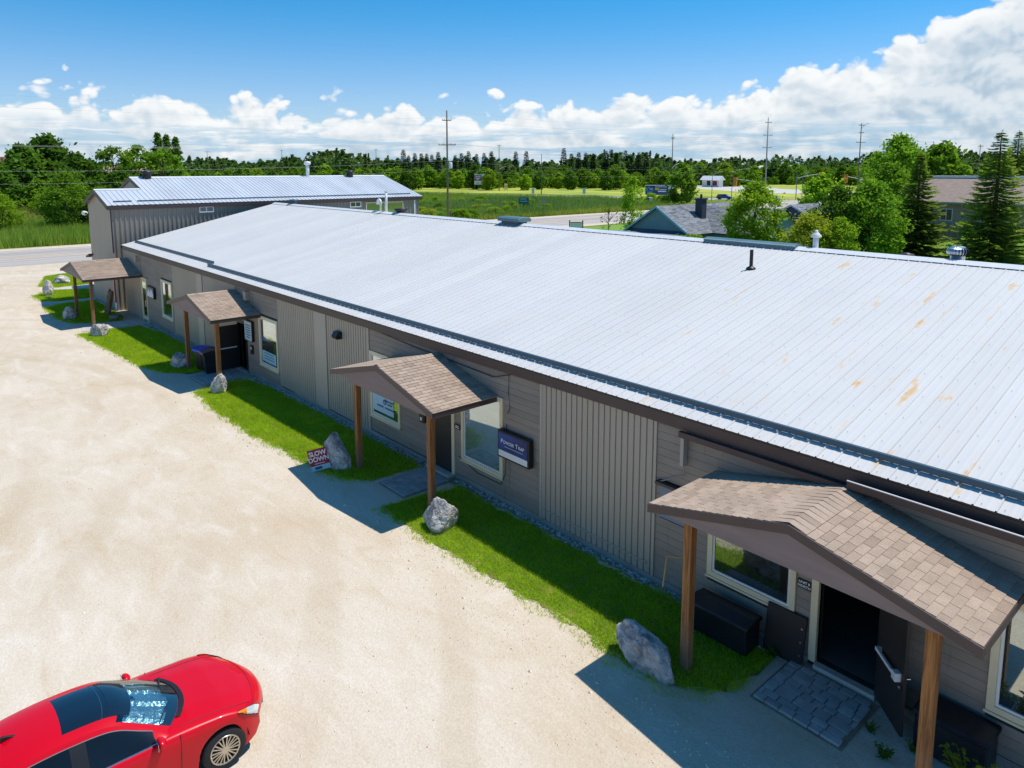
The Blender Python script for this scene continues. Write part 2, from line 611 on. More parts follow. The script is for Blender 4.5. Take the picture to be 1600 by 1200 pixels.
M('letter_white', (.85, .85, .85), .5)
M('letter_yellow', C8(214, 186, 70), .5)
M('orange', C8(230, 140, 30), .5)
M('pole_wood', C8(112, 100, 88), .85, var=.2, vscale=3, bump=.3, bscale=20)
M('wire', (.30, .30, .31), .4)
M('trunk', C8(92, 78, 64), .9, var=.3, vscale=4, bump=.6, bscale=20)
M('trunk_pale', C8(170, 164, 150), .9, var=.3, vscale=4)
M('line_yellow', C8(226, 176, 60), .7)
M('line_white', (.75, .75, .73), .7)
M('brick_far', C8(150, 84, 66), .9, rnd=.1, var=.15, vscale=1)
M('brick_tan', C8(150, 136, 124), .9, var=.15, vscale=1)
M('house_teal', C8(108, 146, 158), .7, var=.06, vscale=1)
M('house_dark', C8(50, 56, 62), .8)
M('house_blue', C8(74, 92, 122), .7)
M('trim_teal', C8(120, 180, 200), .6)
M('metal_green', C8(120, 140, 134), .6, var=.1)
M('chimney', C8(58, 64, 74), .8, rnd=.15)
M('fence_wood', C8(104, 100, 104), .85, rnd=.15, var=.15)
M('car_red', (.62, .001, .012), .32, coat=.30, spec=.2)
M('car_red2', C8(200, 8, 24), .3, coat=1.0)
M('tyre', (.016, .016, .017), .8, bump=.2, bscale=80)
M('alloy', C8(196, 186, 168), .3, metal=.75)
M('dark_trim', (.012, .012, .013), .45)
M('sunshade', (.72, .80, .80), .22, metal=.9, bump=.9, bscale=14)
M('lamp_glass', (.75, .78, .80), .08, metal=.4)
M('amber', C8(240, 130, 20), .3)
M('car_blue', C8(24, 60, 140), .3, coat=.6)
M('car_teal', C8(30, 110, 120), .3, coat=.6)
M('birch', C8(170, 152, 128), .85, var=.4, vscale=9)
M('maroon_cloth', C8(120, 36, 56), .8)


# ------------------------------------------------------------------ mesh helpers
class MB:
    def __init__(s):
        s.v, s.f = [], []

    def add(s, vs, fs):
        o = len(s.v)
        s.v += [tuple(p) for p in vs]
        s.f += [tuple(i + o for i in f) for f in fs]
        return s

    def box(s, x0, x1, y0, y1, z0, z1):
        v = [(x, y, z) for z in (z0, z1) for y in (y0, y1) for x in (x0, x1)]
        return s.add(v, [(0, 2, 3, 1), (4, 5, 7, 6), (0, 1, 5, 4), (2, 6, 7, 3), (0, 4, 6, 2), (1, 3, 7, 5)])

    def obox(s, c, ax, ay, az, hx, hy, hz):
        c, ax, ay, az = Vector(c), Vector(ax), Vector(ay), Vector(az)
        v = [c + ax * (hx * i) + ay * (hy * j) + az * (hz * k) for k in (-1, 1) for j in (-1, 1) for i in (-1, 1)]
        return s.add(v, [(0, 2, 3, 1), (4, 5, 7, 6), (0, 1, 5, 4), (2, 6, 7, 3), (0, 4, 6, 2), (1, 3, 7, 5)])

    def prism(s, poly, d):
        """poly: list of 3D points, extruded by vector d"""
        n = len(poly)
        d = Vector(d)
        a = [Vector(p) for p in poly]
        v = a + [p + d for p in a]
        f = [tuple(range(n - 1, -1, -1)), tuple(range(n, 2 * n))]
        f += [(i, (i + 1) % n, n + (i + 1) % n, n + i) for i in range(n)]
        return s.add(v, f)

    def tube(s, pts, r, n=8, cap=True):
        pts = [Vector(p) for p in pts]
        rs = r if isinstance(r, (list, tuple)) else [r] * len(pts)
        rings = []
        for i, p in enumerate(pts):
            d = (pts[min(i + 1, len(pts) - 1)] - pts[max(i - 1, 0)]).normalized()
            a = d.cross(Vector((0, 0, 1)))
            if a.length < 1e-3:
                a = Vector((1, 0, 0))
            a.normalize()
            b = a.cross(d)
            rings.append([p + (a * cos(2 * pi * k / n) + b * sin(2 * pi * k / n)) * rs[i] for k in range(n)])
        v = [q for rg in rings for q in rg]
        f = []
        for i in range(len(pts) - 1):
            for k in range(n):
                f.append((i * n + k, i * n + (k + 1) % n, (i + 1) * n + (k + 1) % n, (i + 1) * n + k))
        if cap:
            f.append(tuple(range(n - 1, -1, -1)))
            f.append(tuple(range((len(pts) - 1) * n, len(pts) * n)))
        return s.add(v, f)

    def lathe(s, prof, c=(0, 0, 0), axis='z', n=24):
        v = []
        for r, h in prof:
            for k in range(n):
                a = 2 * pi * k / n
                p = (r * cos(a), r * sin(a), h)
                if axis == 'x':
                    p = (h, r * cos(a), r * sin(a))
                v.append((p[0] + c[0], p[1] + c[1], p[2] + c[2]))
        f = []
        for i in range(len(prof) - 1):
            for k in range(n):
                f.append((i * n + k, i * n + (k + 1) % n, (i + 1) * n + (k + 1) % n, (i + 1) * n + k))
        return s.add(v, f)

    def mesh(s, name, smooth=False, bevel=0):
        me = bpy.data.meshes.new(name)
        me.from_pydata(s.v, [], s.f)
        bm = bmesh.new()
        bm.from_mesh(me)
        bmesh.ops.recalc_face_normals(bm, faces=bm.faces)
        if bevel:
            bmesh.ops.bevel(bm, geom=bm.edges[:], offset=bevel, segments=1, affect='EDGES', clamp_overlap=True)
        bm.to_mesh(me)
        bm.free()
        if smooth:
            me.shade_smooth()
        return me

    def build(s, name, mat, parent=None, smooth=False, bevel=0):
        return link(name, s.mesh(name, smooth, bevel), mat, parent)


def link(name, me, mat=None, parent=None):
    o = bpy.data.objects.new(name, me)
    COL.objects.link(o)
    if mat is not None:
        if len(me.materials) == 0:
            me.materials.append(MATS[mat] if isinstance(mat, str) else mat)
    if parent is not None:
        o.parent = parent
    return o


def tag(o, label=None, cat=None, group=None, kind=None):
    if label:
        o['label'] = label
    if cat:
        o['category'] = cat
    if group:
        o['group'] = group
    if kind:
        o['kind'] = kind
    return o


def thing(name, loc, label, cat, group=None, rz=0.0):
    o = bpy.data.objects.new(name, None)
    o.empty_display_size = .2
    COL.objects.link(o)
    o.location = loc
    o.rotation_euler = (0, 0, rz)
    return tag(o, label, cat, group)


def copy_tree(o, parent=None):
    c = o.copy()
    COL.objects.link(c)
    c.parent = parent
    for ch in list(o.children):
        copy_tree(ch, c)
    return c


def B(x0, x1, y0, y1, z0, z1):
    return MB().box(x0, x1, y0, y1, z0, z1)


def fast_quads(name, V):
    """V: (n,4,3) array of separate quads"""
    n = len(V)
    me = bpy.data.meshes.new(name)
    me.vertices.add(n * 4)
    me.vertices.foreach_set('co', V.reshape(-1).astype(np.float32))
    me.loops.add(n * 4)
    me.loops.foreach_set('vertex_index', np.arange(n * 4, dtype=np.int32))
    me.polygons.add(n)
    me.polygons.foreach_set('loop_start', np.arange(0, n * 4, 4, dtype=np.int32))
    me.polygons.foreach_set('loop_total', np.full(n, 4, np.int32))
    me.update()
    me.validate()
    return me


def fast_tris(name, V):
    n = len(V)
    me = bpy.data.meshes.new(name)
    me.vertices.add(n * 3)
    me.vertices.foreach_set('co', V.reshape(-1).astype(np.float32))
    me.loops.add(n * 3)
    me.loops.foreach_set('vertex_index', np.arange(n * 3, dtype=np.int32))
    me.polygons.add(n)
    me.polygons.foreach_set('loop_start', np.arange(0, n * 3, 3, dtype=np.int32))
    me.polygons.foreach_set('loop_total', np.full(n, 3, np.int32))
    me.update()
    return me


def text_mesh(s, size, depth=.004, align='CENTER', shear=0.0, bold=0.0):
    cu = bpy.data.curves.new('txt', 'FONT')
    cu.body = s
    cu.size = size
    cu.align_x = align
    cu.align_y = 'CENTER'
    cu.extrude = depth
    cu.offset = bold
    cu.shear = shear
    o = bpy.data.objects.new('txt', cu)
    COL.objects.link(o)
    bpy.context.view_layer.update()
    me = bpy.data.meshes.new_from_object(o.evaluated_get(bpy.context.evaluated_depsgraph_get()))
    bpy.data.objects.remove(o)
    bpy.data.curves.remove(cu)
    return me


def gz(x):
    """the lot falls gently towards the road"""
    return max(-.62, min(0.0, .0165 * (x + 18.2)))


BREAKS = (-18.2, -18.2 - .62 / .0165)


def sheet(name, poly, mat, off, parent=None, kind='structure'):
    """a flat polygon draped on the ground slope"""
    bm = bmesh.new()
    vs = [bm.verts.new((x, y, 0)) for x, y in poly]
    bm.faces.new(vs)
    for bx in BREAKS:
        bmesh.ops.bisect_plane(bm, geom=bm.verts[:] + bm.edges[:] + bm.faces[:], plane_co=(bx, 0, 0), plane_no=(1, 0, 0))
    bmesh.ops.triangulate(bm, faces=bm.faces[:])
    bmesh.ops.recalc_face_normals(bm, faces=bm.faces[:])
    for v in bm.verts:
        v.co.z = gz(v.co.x) + off
    me = bpy.data.meshes.new(name)
    bm.to_mesh(me)
    bm.free()
    if len(me.polygons) and me.polygons[0].normal.z < 0:
        me.flip_normals()
    o = link(name, me, mat, parent)
    if parent is None:
        tag(o, kind=kind)
    return o


def in_poly(poly, x, y):
    c = np.zeros(len(x), bool)
    n = len(poly)
    for i in range(n):
        x0, y0 = poly[i]
        x1, y1 = poly[(i + 1) % n]
        m = ((y0 > y) != (y1 > y)) & (x < (x1 - x0) * (y - y0) / ((y1 - y0) or 1e-9) + x0)
        c ^= m
    return c


def rough_poly(poly, step, amp, seed):
    r = random.Random(seed)
    out = []
    for i in range(len(poly)):
        a, b = Vector(poly[i]), Vector(poly[(i + 1) % len(poly)])
        n = max(1, int((b - a).length / step))
        for k in range(n):
            p = a.lerp(b, k / n)
            out.append((p.x + r.uniform(-amp, amp), p.y + r.uniform(-amp, amp)))
    return out


def blades(name, poly, dens, h, w, mat, z_off=0.0, lean=.5, seed=1, z_fn=None):
    rg = np.random.default_rng(seed)
    P = np.array(poly)
    lo, hi = P.min(0), P.max(0)
    n = int((hi[0] - lo[0]) * (hi[1] - lo[1]) * dens)
    x = rg.uniform(lo[0], hi[0], n)
    y = rg.uniform(lo[1], hi[1], n)
    k = in_poly(poly, x, y)
    x, y = x[k], y[k]
    n = len(x)
    z = np.clip(.0165 * (x + 18.2), -.62, 0) + z_off
    a = rg.uniform(0, 2 * pi, n)
    hh = h * rg.uniform(.5, 1.3, n)
    ww = w * rg.uniform(.6, 1.4, n)
    dx, dy = np.cos(a), np.sin(a)
    la = rg.uniform(0, 2 * pi, n)
    ll = hh * rg.uniform(0, lean, n)
    V = np.zeros((n, 3, 3))
    V[:, 0] = np.stack([x - dx * ww, y - dy * ww, z], 1)
    V[:, 1] = np.stack([x + dx * ww, y + dy * ww, z], 1)
    V[:, 2] = np.stack([x + np.cos(la) * ll, y + np.sin(la) * ll, z + hh], 1)
    o = link(name, fast_tris(name, V), mat)
    return tag(o, kind='stuff')


WP = set()


def wthing(name, loc, label, cat, group=None):
    """a thing whose parts are modelled in world coordinates"""
    o = thing(name, loc, label, cat, group)
    WP.add(o.name)
    return o


_link0 = link


def link(name, me, mat=None, parent=None):
    o = _link0(name, me, mat, parent)
    if parent is not None and parent.name in WP:
        o.matrix_parent_inverse = Matrix.Translation(-parent.location)
    return o


# ------------------------------------------------------------------ ground, roads, lot
def build_ground():
    xs = [-3000, -1500, -600, BREAKS[1], BREAKS[0], 200, 2500]
    ys = [-2500, -200, 0, 200, 800, 2000, 3500]
    v = [(x, y, gz(x) - .03) for y in ys for x in xs]
    nx = len(xs)
    f = [(j * nx + i, j * nx + i + 1, (j + 1) * nx + i + 1, (j + 1) * nx + i) for j in range(len(ys) - 1) for i in range(nx - 1)]
    me = bpy.data.meshes.new('ground')
    me.from_pydata(v, [], f)
    tag(link('ground', me, 'field'), kind='structure')
    lot = rough_poly([(-85, -60), (40, -60), (40, 12.3), (-54.5, 12.3), (-61.5, 12.3), (-66, 13.5), (-78, 14.0), (-80, 30), (-85, 34)], 2.5, .12, 3)
    sheet('gravel_lot', lot, 'gravel', 0.0)
    # main road with gravel shoulders, running past the far end of the lot
    sheet('road_shoulder', rough_poly([(-106, -300), (-83.5, -300), (-83.5, 420), (-106, 420)], 6, .25, 5), 'gravel', .004)
    road = sheet('main_road', [(-103, -300), (-86.5, -300), (-86.5, 420), (-103, 420)], 'asphalt', .012)
    for x, m, w in ((-94.35, 'line_yellow', .14), (-94.75, 'line_yellow', .14), (-87.6, 'line_white', .12), (-101.8, 'line_white', .12)):
        sheet('road_line', [(x - w / 2, -300), (x + w / 2, -300), (x + w / 2, 420), (x - w / 2, 420)], m, .018, parent=road)
    sheet('side_road', [(-102.9, 204), (-146, 191), (-193, 172), (-280, 142), (-420, 104), (-422, 112), (-283, 150), (-196, 181), (-148, 201), (-102.9, 219)], 'asphalt', .010)
    sheet('forecourt', rough_poly([(-150, 262), (-190, 290), (-260, 330), (-262, 372), (-205, 352), (-165, 318), (-128, 300), (-103, 290), (-103, 280)], 6, .8, 9), 'concrete', .006)
    sheet('meadow', rough_poly([(-108, 224), (-200, 190), (-420, 118), (-470, 240), (-330, 420), (-180, 520), (-108, 520)], 14, 4, 4), 'mown_dry', -.012)
    sheet('back_lawn', rough_poly([(-46, 60), (30, 60), (30, 112), (-44, 112)], 4, .5, 6), 'mown', -.010)
    sheet('house_yard', rough_poly([(-82, 62), (-46.2, 62), (-46.2, 150), (-82, 150)], 4, .4, 7), 'mown', -.014)


M('mown_dry', (.400, .420, .045), .95, var=.35, vscale=.05, bump=.6, bscale=2, space='World', col2=(.270, .350, .036), c2=(.45, .65), c2scale=.03)
build_ground()

LAWNS = {
    'a': [(-16.2, 9.42), (-14.6, 9.42), (-13.0, 9.46), (-11.66, 9.52), (-10.3, 9.62), (-9.09, 9.71), (-8.03, 9.58), (-6.89, 9.67), (-6.15, 10.22),
          (-5.95, 11.3), (-5.98, 11.95), (-8.3, 12.0), (-12, 11.9), (-15.9, 11.85), (-16.15, 10.4)],
    'b': [(-30.7, 9.3), (-27.85, 9.05), (-24.06, 9.06), (-21.37, 9.24), (-19.71, 9.32), (-18.46, 9.51), (-17.8, 10.21), (-17.75, 11.9), (-24, 11.95),
          (-29.7, 11.9), (-31.2, 11.7), (-31.3, 10.2)],
    'c': [(-47.4, 8.07), (-42.07, 8.47), (-37, 8.75), (-35.0, 9.2), (-33.9, 10.25), (-33.75, 11.9), (-44.3, 11.9), (-47.6, 11.5), (-47.8, 9.8)],
    'd': [(-59, 8.2), (-54.5, 8.17), (-51.6, 8.5), (-50.6, 9.6), (-50.4, 11.2), (-52, 11.6), (-60.0, 11.6), (-60.2, 9.6)],
    'e': [(-65.2, 8.4), (-62.2, 8.5), (-61.3, 9.5), (-61.5, 11.8), (-66.1, 12.4), (-67.4, 9.8)],
    'f': [(-70, 9.5), (-76.7, 11.0), (-77.6, 13.2), (-69, 13.2), (-68.6, 10.6)],
}


def build_lawns():
    spec = {'a': (2600, .075, .006), 'b': (1900, .08, .008), 'c': (950, .09, .012), 'd': (600, .10, .016), 'e': (450, .10, .018), 'f': (350, .10, .02)}
    for k, poly in LAWNS.items():
        cxy = Vector((sum(q[0] for q in poly) / len(poly), sum(q[1] for q in poly) / len(poly)))
        grow = lambda e: [(q[0] + e * (1 if q[0] > cxy.x else -1) * .5, q[1] + e * (1 if q[1] > cxy.y else -1) * (1 if q[1] < 11 else 0)) for q in poly]
        sheet('lawn', rough_poly(grow(-.16), .22, .09, ord(k)), 'lawn_soil', .012)
        d, h, w = spec[k]
        blades('lawn_grass', rough_poly(grow(-.06), .25, .10, ord(k) + 1), d, h, w, 'lawn_blade', .005, 1.7, seed=ord(k))
        blades('lawn_fringe', rough_poly(grow(.14), .3, .12, ord(k) + 2), d * .16, h * 1.1, w, 'lawn_blade', .0, 1.0, seed=ord(k) + 50)
    # pale concrete walks between the far lawn patches
    for i, poly in enumerate(([(-61.2, 8.3), (-60.4, 8.3), (-60.3, 11.9), (-61.3, 11.9)], [(-68.4, 9.6), (-67.6, 9.6), (-66.4, 12.6), (-68.2, 12.8)],
                              [(-50.2, 8.9), (-48.1, 8.5), (-47.9, 12.2), (-50.1, 12.2)])):
        sheet('concrete_walk', poly, 'concrete', .02)
    # strip of stone chips along the foot of the wall
    sheet('chip_strip', rough_poly([(-50, 11.85), (-30, 11.95), (-17.8, 11.9), (-9, 11.98), (-5.9, 12.0), (-5.9, 12.3), (-50, 12.3)], .5, .08, 8), 'dirt', .008)
    rg = np.random.default_rng(5)
    n = 2600
    x = rg.uniform(-48, -6, n)
    y = 12.2 - np.abs(rg.normal(0, .13, n))
    ok = ~((x > -17.6) & (x < -16.2)) & (y > 11.3)
    x, y = x[ok], y[ok]
    n = len(x)
    s = rg.uniform(.012, .05, n)
    V = np.zeros((n, 4, 3, 3))
    for q in range(4):
        a0, a1 = q * pi / 2 + rg.uniform(0, .6, n), (q + 1) * pi / 2 + rg.uniform(0, .6, n)
        z = np.clip(.0165 * (x + 18.2), -.62, 0) + .01
        V[:, q, 0] = np.stack([x + s * np.cos(a0), y + s * np.sin(a0), z], 1)
        V[:, q, 1] = np.stack([x + s * np.cos(a1), y + s * np.sin(a1), z], 1)
        V[:, q, 2] = np.stack([x + s * .1, y - s * .1, z + s * .9], 1)
    tag(link('stone_chips', fast_tris('stone_chips', V.reshape(-1, 3, 3)), 'stone_chip'), 'pale stone chips strewn along the foot of the wall', 'gravel', kind='stuff')


build_lawns()


def loose_stones():
    rg = np.random.default_rng(15)
    n = 4500
    x = rg.uniform(-46, 6, n)
    y = np.where(rg.uniform(0, 1, n) < .55, rg.uniform(-6, 9.6, n), 9.3 - np.abs(rg.normal(0, .8, n)))
    x = np.where(rg.uniform(0, 1, n) < .5, np.maximum(x, -22 + rg.uniform(-8, 0, n)), x)
    s = rg.uniform(.010, .024, n) * np.where(rg.uniform(0, 1, n) < .04, 2.2, 1)
    z = np.clip(.0165 * (x + 18.2), -.62, 0)
    V = np.zeros((n, 4, 3, 3))
    a = rg.uniform(0, 1.5, n)
    for q in range(4):
        a0, a1 = a + q * pi / 2, a + (q + 1) * pi / 2
        V[:, q, 0] = np.stack([x + s * np.cos(a0) * 1.2, y + s * np.sin(a0), z], 1)
        V[:, q, 1] = np.stack([x + s * np.cos(a1) * 1.2, y + s * np.sin(a1), z], 1)
        V[:, q, 2] = np.stack([x + s * .2, y - s * .2, z + s * .85], 1)
    tag(link('loose_stones', fast_tris('loose_stones', V.reshape(-1, 3, 3)), 'lot_stone'), 'loose little stones scattered over the gravel lot', 'gravel', kind='stuff')


M('lot_stone', C8(216, 202, 180), .9, rnd=.25)
loose_stones()

# ------------------------------------------------------------------ the long commercial building
YW = 12.24
EAVE_Y, EAVE_Z = 12.08, 4.03
RIDGE_Y = 22.82
SL = .226
RIDGE_Z = EAVE_Z + SL * (RIDGE_Y - EAVE_Y)
X0, X1 = -53.1, 10.0


def roof_z(y):
    return EAVE_Z + SL * (y - EAVE_Y)


def planks(parent, x0, x1, z0, z1, holes, course=.172):
    """clapboards, each one a board of its own, stopped at the openings"""
    k = 0
    z = z0
    while z < z1 - .02:
        zt = min(z + course, z1)
        xs = [(x0, x1)]
        for hx0, hx1, hz0, hz1 in holes:
            if hz0 < z + .6 * course and hz1 > z + .4 * course:
                nx = []
                for a, b in xs:
                    if hx1 <= a or hx0 >= b:
                        nx.append((a, b))
                        continue
                    if hx0 > a + .02:
                        nx.append((a, hx0))
                    if hx1 < b - .02:
                        nx.append((hx1, b))
                xs = nx
        for a, b in xs:
            m = MB()
            zq = zt - .010
            v = [(a, YW - .018, z), (b, YW - .018, z), (b, YW - .010, zq), (a, YW - .010, zq), (a, YW + .018, z), (b, YW + .018, z), (b, YW + .018, zq), (a, YW + .018, zq)]
            m.add(v, [(0, 1, 2, 3), (4, 7, 6, 5), (0, 4, 5, 1), (3, 2, 6, 7), (0, 3, 7, 4), (1, 5, 6, 2)])
            m.build('plank', 'siding', parent)
        z = zt
        k += 1


def ribbed(parent, x0, x1, z0, z1, pitch=.16, mat='rib_wall', name='wall_panel', y=None, pw=.92):
    """vertical ribbed steel sheets"""
    y = YW if y is None else y
    n = max(1, round((x1 - x0) / pw))
    w = (x1 - x0) / n
    nr = max(1, round(w / pitch))
    p = w / nr
    pts = []
    for r in range(nr):
        s = r * p
        pts += [(s, -.034), (s + p * .76, -.034), (s + p * .79, -.004), (s + p * .97, -.004)]
    pts.append((w - .002, -.034))
    m = MB()
    v, f = [], []
    for (s, d) in pts:
        v += [(s, d, 0), (s, d, z1 - z0)]
    for i in range(len(pts) - 1):
        f.append((2 * i, 2 * i + 2, 2 * i + 3, 2 * i + 1))
    me = bpy.data.meshes.new(name)
    me.from_pydata(v, [], f)
    me.materials.append(MATS[mat])
    for i in range(n):
        o = link(name, me, None, parent)
        o.location = (x0 + i * w, y, z0)


def window(parent, x0, x1, z0, z1, pane='window_glass', fw=.11, y=None, mull=False, sill=True):
    y = YW if y is None else y
    m = MB()
    for a in ((x0 - fw, x0, z0 - fw, z1 + fw), (x1, x1 + fw, z0 - fw, z1 + fw), (x0, x1, z1, z1 + fw), (x0, x1, z0 - fw, z0)):
        m.box(a[0], a[1], y - .055, y + .03, a[2], a[3])
    w = m.build('window', 'cream', parent)
    s = MB()
    iw = .045
    for a in ((x0 + .002, x0 + iw, z0 + .002, z1 - .002), (x1 - iw, x1 - .002, z0 + .002, z1 - .002), (x0 + iw, x1 - iw, z1 - iw, z1 - .002), (x0 + iw, x1 - iw, z0 + .002, z0 + iw)):
        s.box(a[0], a[1], y - .03, y + .02, a[2], a[3])
    if mull:
        xm = (x0 + x1) / 2
        s.box(xm - .025, xm + .025, y - .028, y + .015, z0 + iw, z1 - iw)
    s.build('sash', 'white_paint', w)
    MB().box(x0 + iw, x1 - iw, y - .012, y - .004, z0 + iw, z1 - iw).build('pane', pane, w)
    if sill:
        MB().box(x0 - fw - .02, x1 + fw + .02, y - .085, y - .056, z0 - fw - .03, z0 - fw + .012).build('sill', 'cream', w)
    return w


def build_main():
    b = wthing('commercial_building', (-22, 12.24, 0), 'long low taupe commercial building with a pale ribbed metal roof and four porches', 'building')
    # structural wall behind the cladding, open at the two open doors
    DOORS = [(-5.44, -4.36, .12, 2.15), (-33.2, -32.25, -.15, 2.02)]
    m = MB()
    xs = [X0 + .02, -33.2, -32.25, -5.44, -4.36, X1]
    for i in range(5):
        a, c = xs[i], xs[i + 1]
        zb = -.8
        if i in (1, 3):
            dz = DOORS[1] if i == 1 else DOORS[0]
            m.box(a, c, YW + .02, YW + .17, dz[3], 3.95)
            m.box(a, c, YW + .02, YW + .17, zb, dz[2])
        else:
            m.box(a, c, YW + .02, YW + .17, zb, 3.95)
    m.build('wall', 'wall_gap_shade', b)
    g = MB()
    gy1 = 2 * RIDGE_Y - EAVE_Y
    for xx in (X0 + .03, X1 - .15):
        g.prism([(xx, YW + .18, -.8), (xx, gy1 - .3, -.8), (xx, gy1 - .3, EAVE_Z - .05), (xx, RIDGE_Y, RIDGE_Z - .08), (xx, YW + .18, EAVE_Z - .05)], (.12, 0, 0))
    g.build('gable_wall', 'rib_wall', b)
    B(X0 + .2, X1 - .2, gy1 - .45, gy1 - .3, -.8, 3.95).build('rear_wall', 'rib_wall', b)
    # foundation strip
    fm = MB()
    for a, c in ((X0, -33.25), (-32.2, -17.5), (-16.5, -5.6), (-4.2, X1)):
        n = max(1, int((c - a) / 4))
        for i in range(n):
            p, q = a + (c - a) * i / n, a + (c - a) * (i + 1) / n
            fm.box(p, q, YW - .03, YW + .019, -.85, gz((p + q) / 2) + .16)
    fm.build('foundation', 'foundation', b)
    zt = 3.80
    f = lambda x: gz(x) + .17
    H1 = [(-45.07, -43.06, .44, 2.66), (-49.35, -48.05, -.5, 2.35)]
    planks(b, -47.95, -42.7, f(-45), zt, H1, .19)
    ribbed(b, -53.05, -49.4, f(-51), zt)
    planks(b, -49.4, -47.97, 2.36, zt, [], .19)
    ribbed(b, -42.68, -38.65, f(-40), zt)
    B(-38.63, -37.8, YW - .07, YW + .018, f(-38), zt).build('pilaster', 'flat_wall', b)
    ribbed(b, -37.78, -33.3, f(-35), zt)
    planks(b, -32.2, -28.58, f(-30), zt, [(-30.7, -28.75, .5, 2.75)], .19)
    planks(b, -33.28, -32.2, 2.1, zt, [], .19)
    ribbed(b, -28.55, -25.22, f(-27), zt)
    B(-25.2, -24.3, YW - .07, YW + .018, f(-25), zt).build('pilaster', 'flat_wall', b)
    ribbed(b, -24.28, -21.25, f(-22.5), zt)
    planks(b, -21.23, -12.75, f(-17), zt, [(-21.2, -19.33, .66, 2.98), (-17.66, -16.4, 0, 2.25), (-16.08, -14.2, .66, 2.98)], .176)
    ribbed(b, -12.7, -9.2, f(-11), zt)
    planks(b, -9.12, X1, f(-8), zt, [(-7.78, -5.87, .80, 2.35), (-5.58, -4.22, .0, 2.3), (-2.78, -.95, .8, 2.75), (-9.0, -8.3, 1.55, 2.42)], .176)
    for x in (-53.08, -42.72, -21.26, -12.735, -9.16, -28.57):
        B(x - .035, x + .035, YW - .045, YW + .015, f(x) - .01, zt + .002).build('corner_trim', 'flat_wall', b)
    # windows
    window(b, -44.96, -43.17, .55, 2.55)
    window(b, -30.59, -28.86, .62, 2.62)
    window(b, -21.08, -19.45, .8, 2.86)
    window(b, -15.96, -14.33, .8, 2.86, 'window_glass_pale')
    window(b, -7.66, -5.99, .93, 2.2, 'window_glass_dim')
    window(b, -2.66, -1.07, .93, 2.62)
    w = MB()
    w.box(-9.0, -8.32, YW - .03, YW + .01, 1.6, 2.36)
    w = w.build('small_window', 'sign_grey', b)
    B(-9.06, -8.26, YW - .16, YW - .005, 2.37, 2.43).build('head_flashing', 'fascia', w)
    # doors
    def frame(x0, x1, z0, z1, t=.13, mat='cream'):
        m = MB()
        m.box(x0 - t, x0, YW - .06, YW + .10, z0, z1 + t)
        m.box(x1, x1 + t, YW - .06, YW + .10, z0, z1 + t)
        m.box(x0, x1, YW - .06, YW + .10, z1, z1 + t)
        return m.build('door_frame', mat, b)
    fr = frame(-5.44, -4.36, .12, 2.15)
    B(-5.44, -4.36, YW - .12, YW + .18, .02, .115).build('threshold', 'concrete', fr)
    B(-17.52, -16.53, YW - .015, YW + .018, .12, 2.12).build('door', 'dark_door', b)
    fr = frame(-17.52, -16.53, .1, 2.12)
    B(-17.6, -16.45, YW - .25, YW - .03, -.02, .10).build('threshold', 'concrete', fr)
    fr = frame(-33.2, -32.25, -.15, 2.02, .1, 'dark_door')
    B(-33.25, -32.2, YW - .16, YW + .18, -.25, -.155).build('threshold', 'concrete', fr)
    fr = frame(-49.2, -48.2, -.5, 2.2, .12)
    d = B(-49.2, -48.2, YW - .03, YW + .012, -.42, 2.2).build('door', 'cream', b)
    B(-49.05, -48.35, YW - .04, YW - .031, -.1, 2.05).build('pane', 'window_glass', d)
    MB().tube([(-48.33, YW - .09, .55), (-48.33, YW - .09, .95)], .018).build('handle', 'chrome', d)
    # open doors: leaves swung out on their hinges
    d = thing('door', (-4.36, YW - .07, .13), '', '')
    d.parent = b
    d.matrix_parent_inverse = Matrix.Translation(-b.location)
    d.rotation_euler = (0, 0, rad(-45))
    B(.0, .94, -.025, .025, 0, 2.0).build('leaf', 'dark_door', d, bevel=.004)
    pb = MB().box(.12, .84, -.115, -.08, .93, .99)
    pb.box(.74, .86, -.125, -.027, .89, 1.03).box(.12, .18, -.08, -.027, .93, .99)
    pb.build('push_bar', 'white_metal', d)
    MB().lathe([(.03, 0), (.034, .02), (.0, .03)], (.9, -.06, .82)).build('lever', 'chrome', d)
    MB().tube([(.88, .03, .96), (.88, .1, .96), (.78, .1, .96)], .014).build('handle', 'chrome', d)
    d = thing('door', (-33.2, YW - .07, -.14), '', '')
    d.parent = b
    d.matrix_parent_inverse = Matrix.Translation(-b.location)
    d.rotation_euler = (0, 0, rad(-88))
    B(.0, .95, -.025, .025, 0, 2.05).build('leaf', 'dark_door', d, bevel=.004)
    MB().box(.08, .88, .06, .09, .98, 1.04).build('push_bar', 'white_metal', d)
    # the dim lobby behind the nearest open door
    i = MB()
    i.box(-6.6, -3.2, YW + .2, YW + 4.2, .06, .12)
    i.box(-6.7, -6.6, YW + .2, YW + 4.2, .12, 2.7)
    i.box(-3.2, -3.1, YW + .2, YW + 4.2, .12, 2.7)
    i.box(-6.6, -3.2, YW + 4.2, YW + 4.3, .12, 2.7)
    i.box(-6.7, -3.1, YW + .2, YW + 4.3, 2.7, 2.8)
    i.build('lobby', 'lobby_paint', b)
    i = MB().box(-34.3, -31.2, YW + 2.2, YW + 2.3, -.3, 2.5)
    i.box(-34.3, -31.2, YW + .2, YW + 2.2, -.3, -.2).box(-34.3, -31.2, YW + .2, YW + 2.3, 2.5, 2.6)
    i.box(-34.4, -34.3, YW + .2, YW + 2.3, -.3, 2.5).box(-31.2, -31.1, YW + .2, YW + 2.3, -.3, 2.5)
    i.build('lobby', 'interior', b)
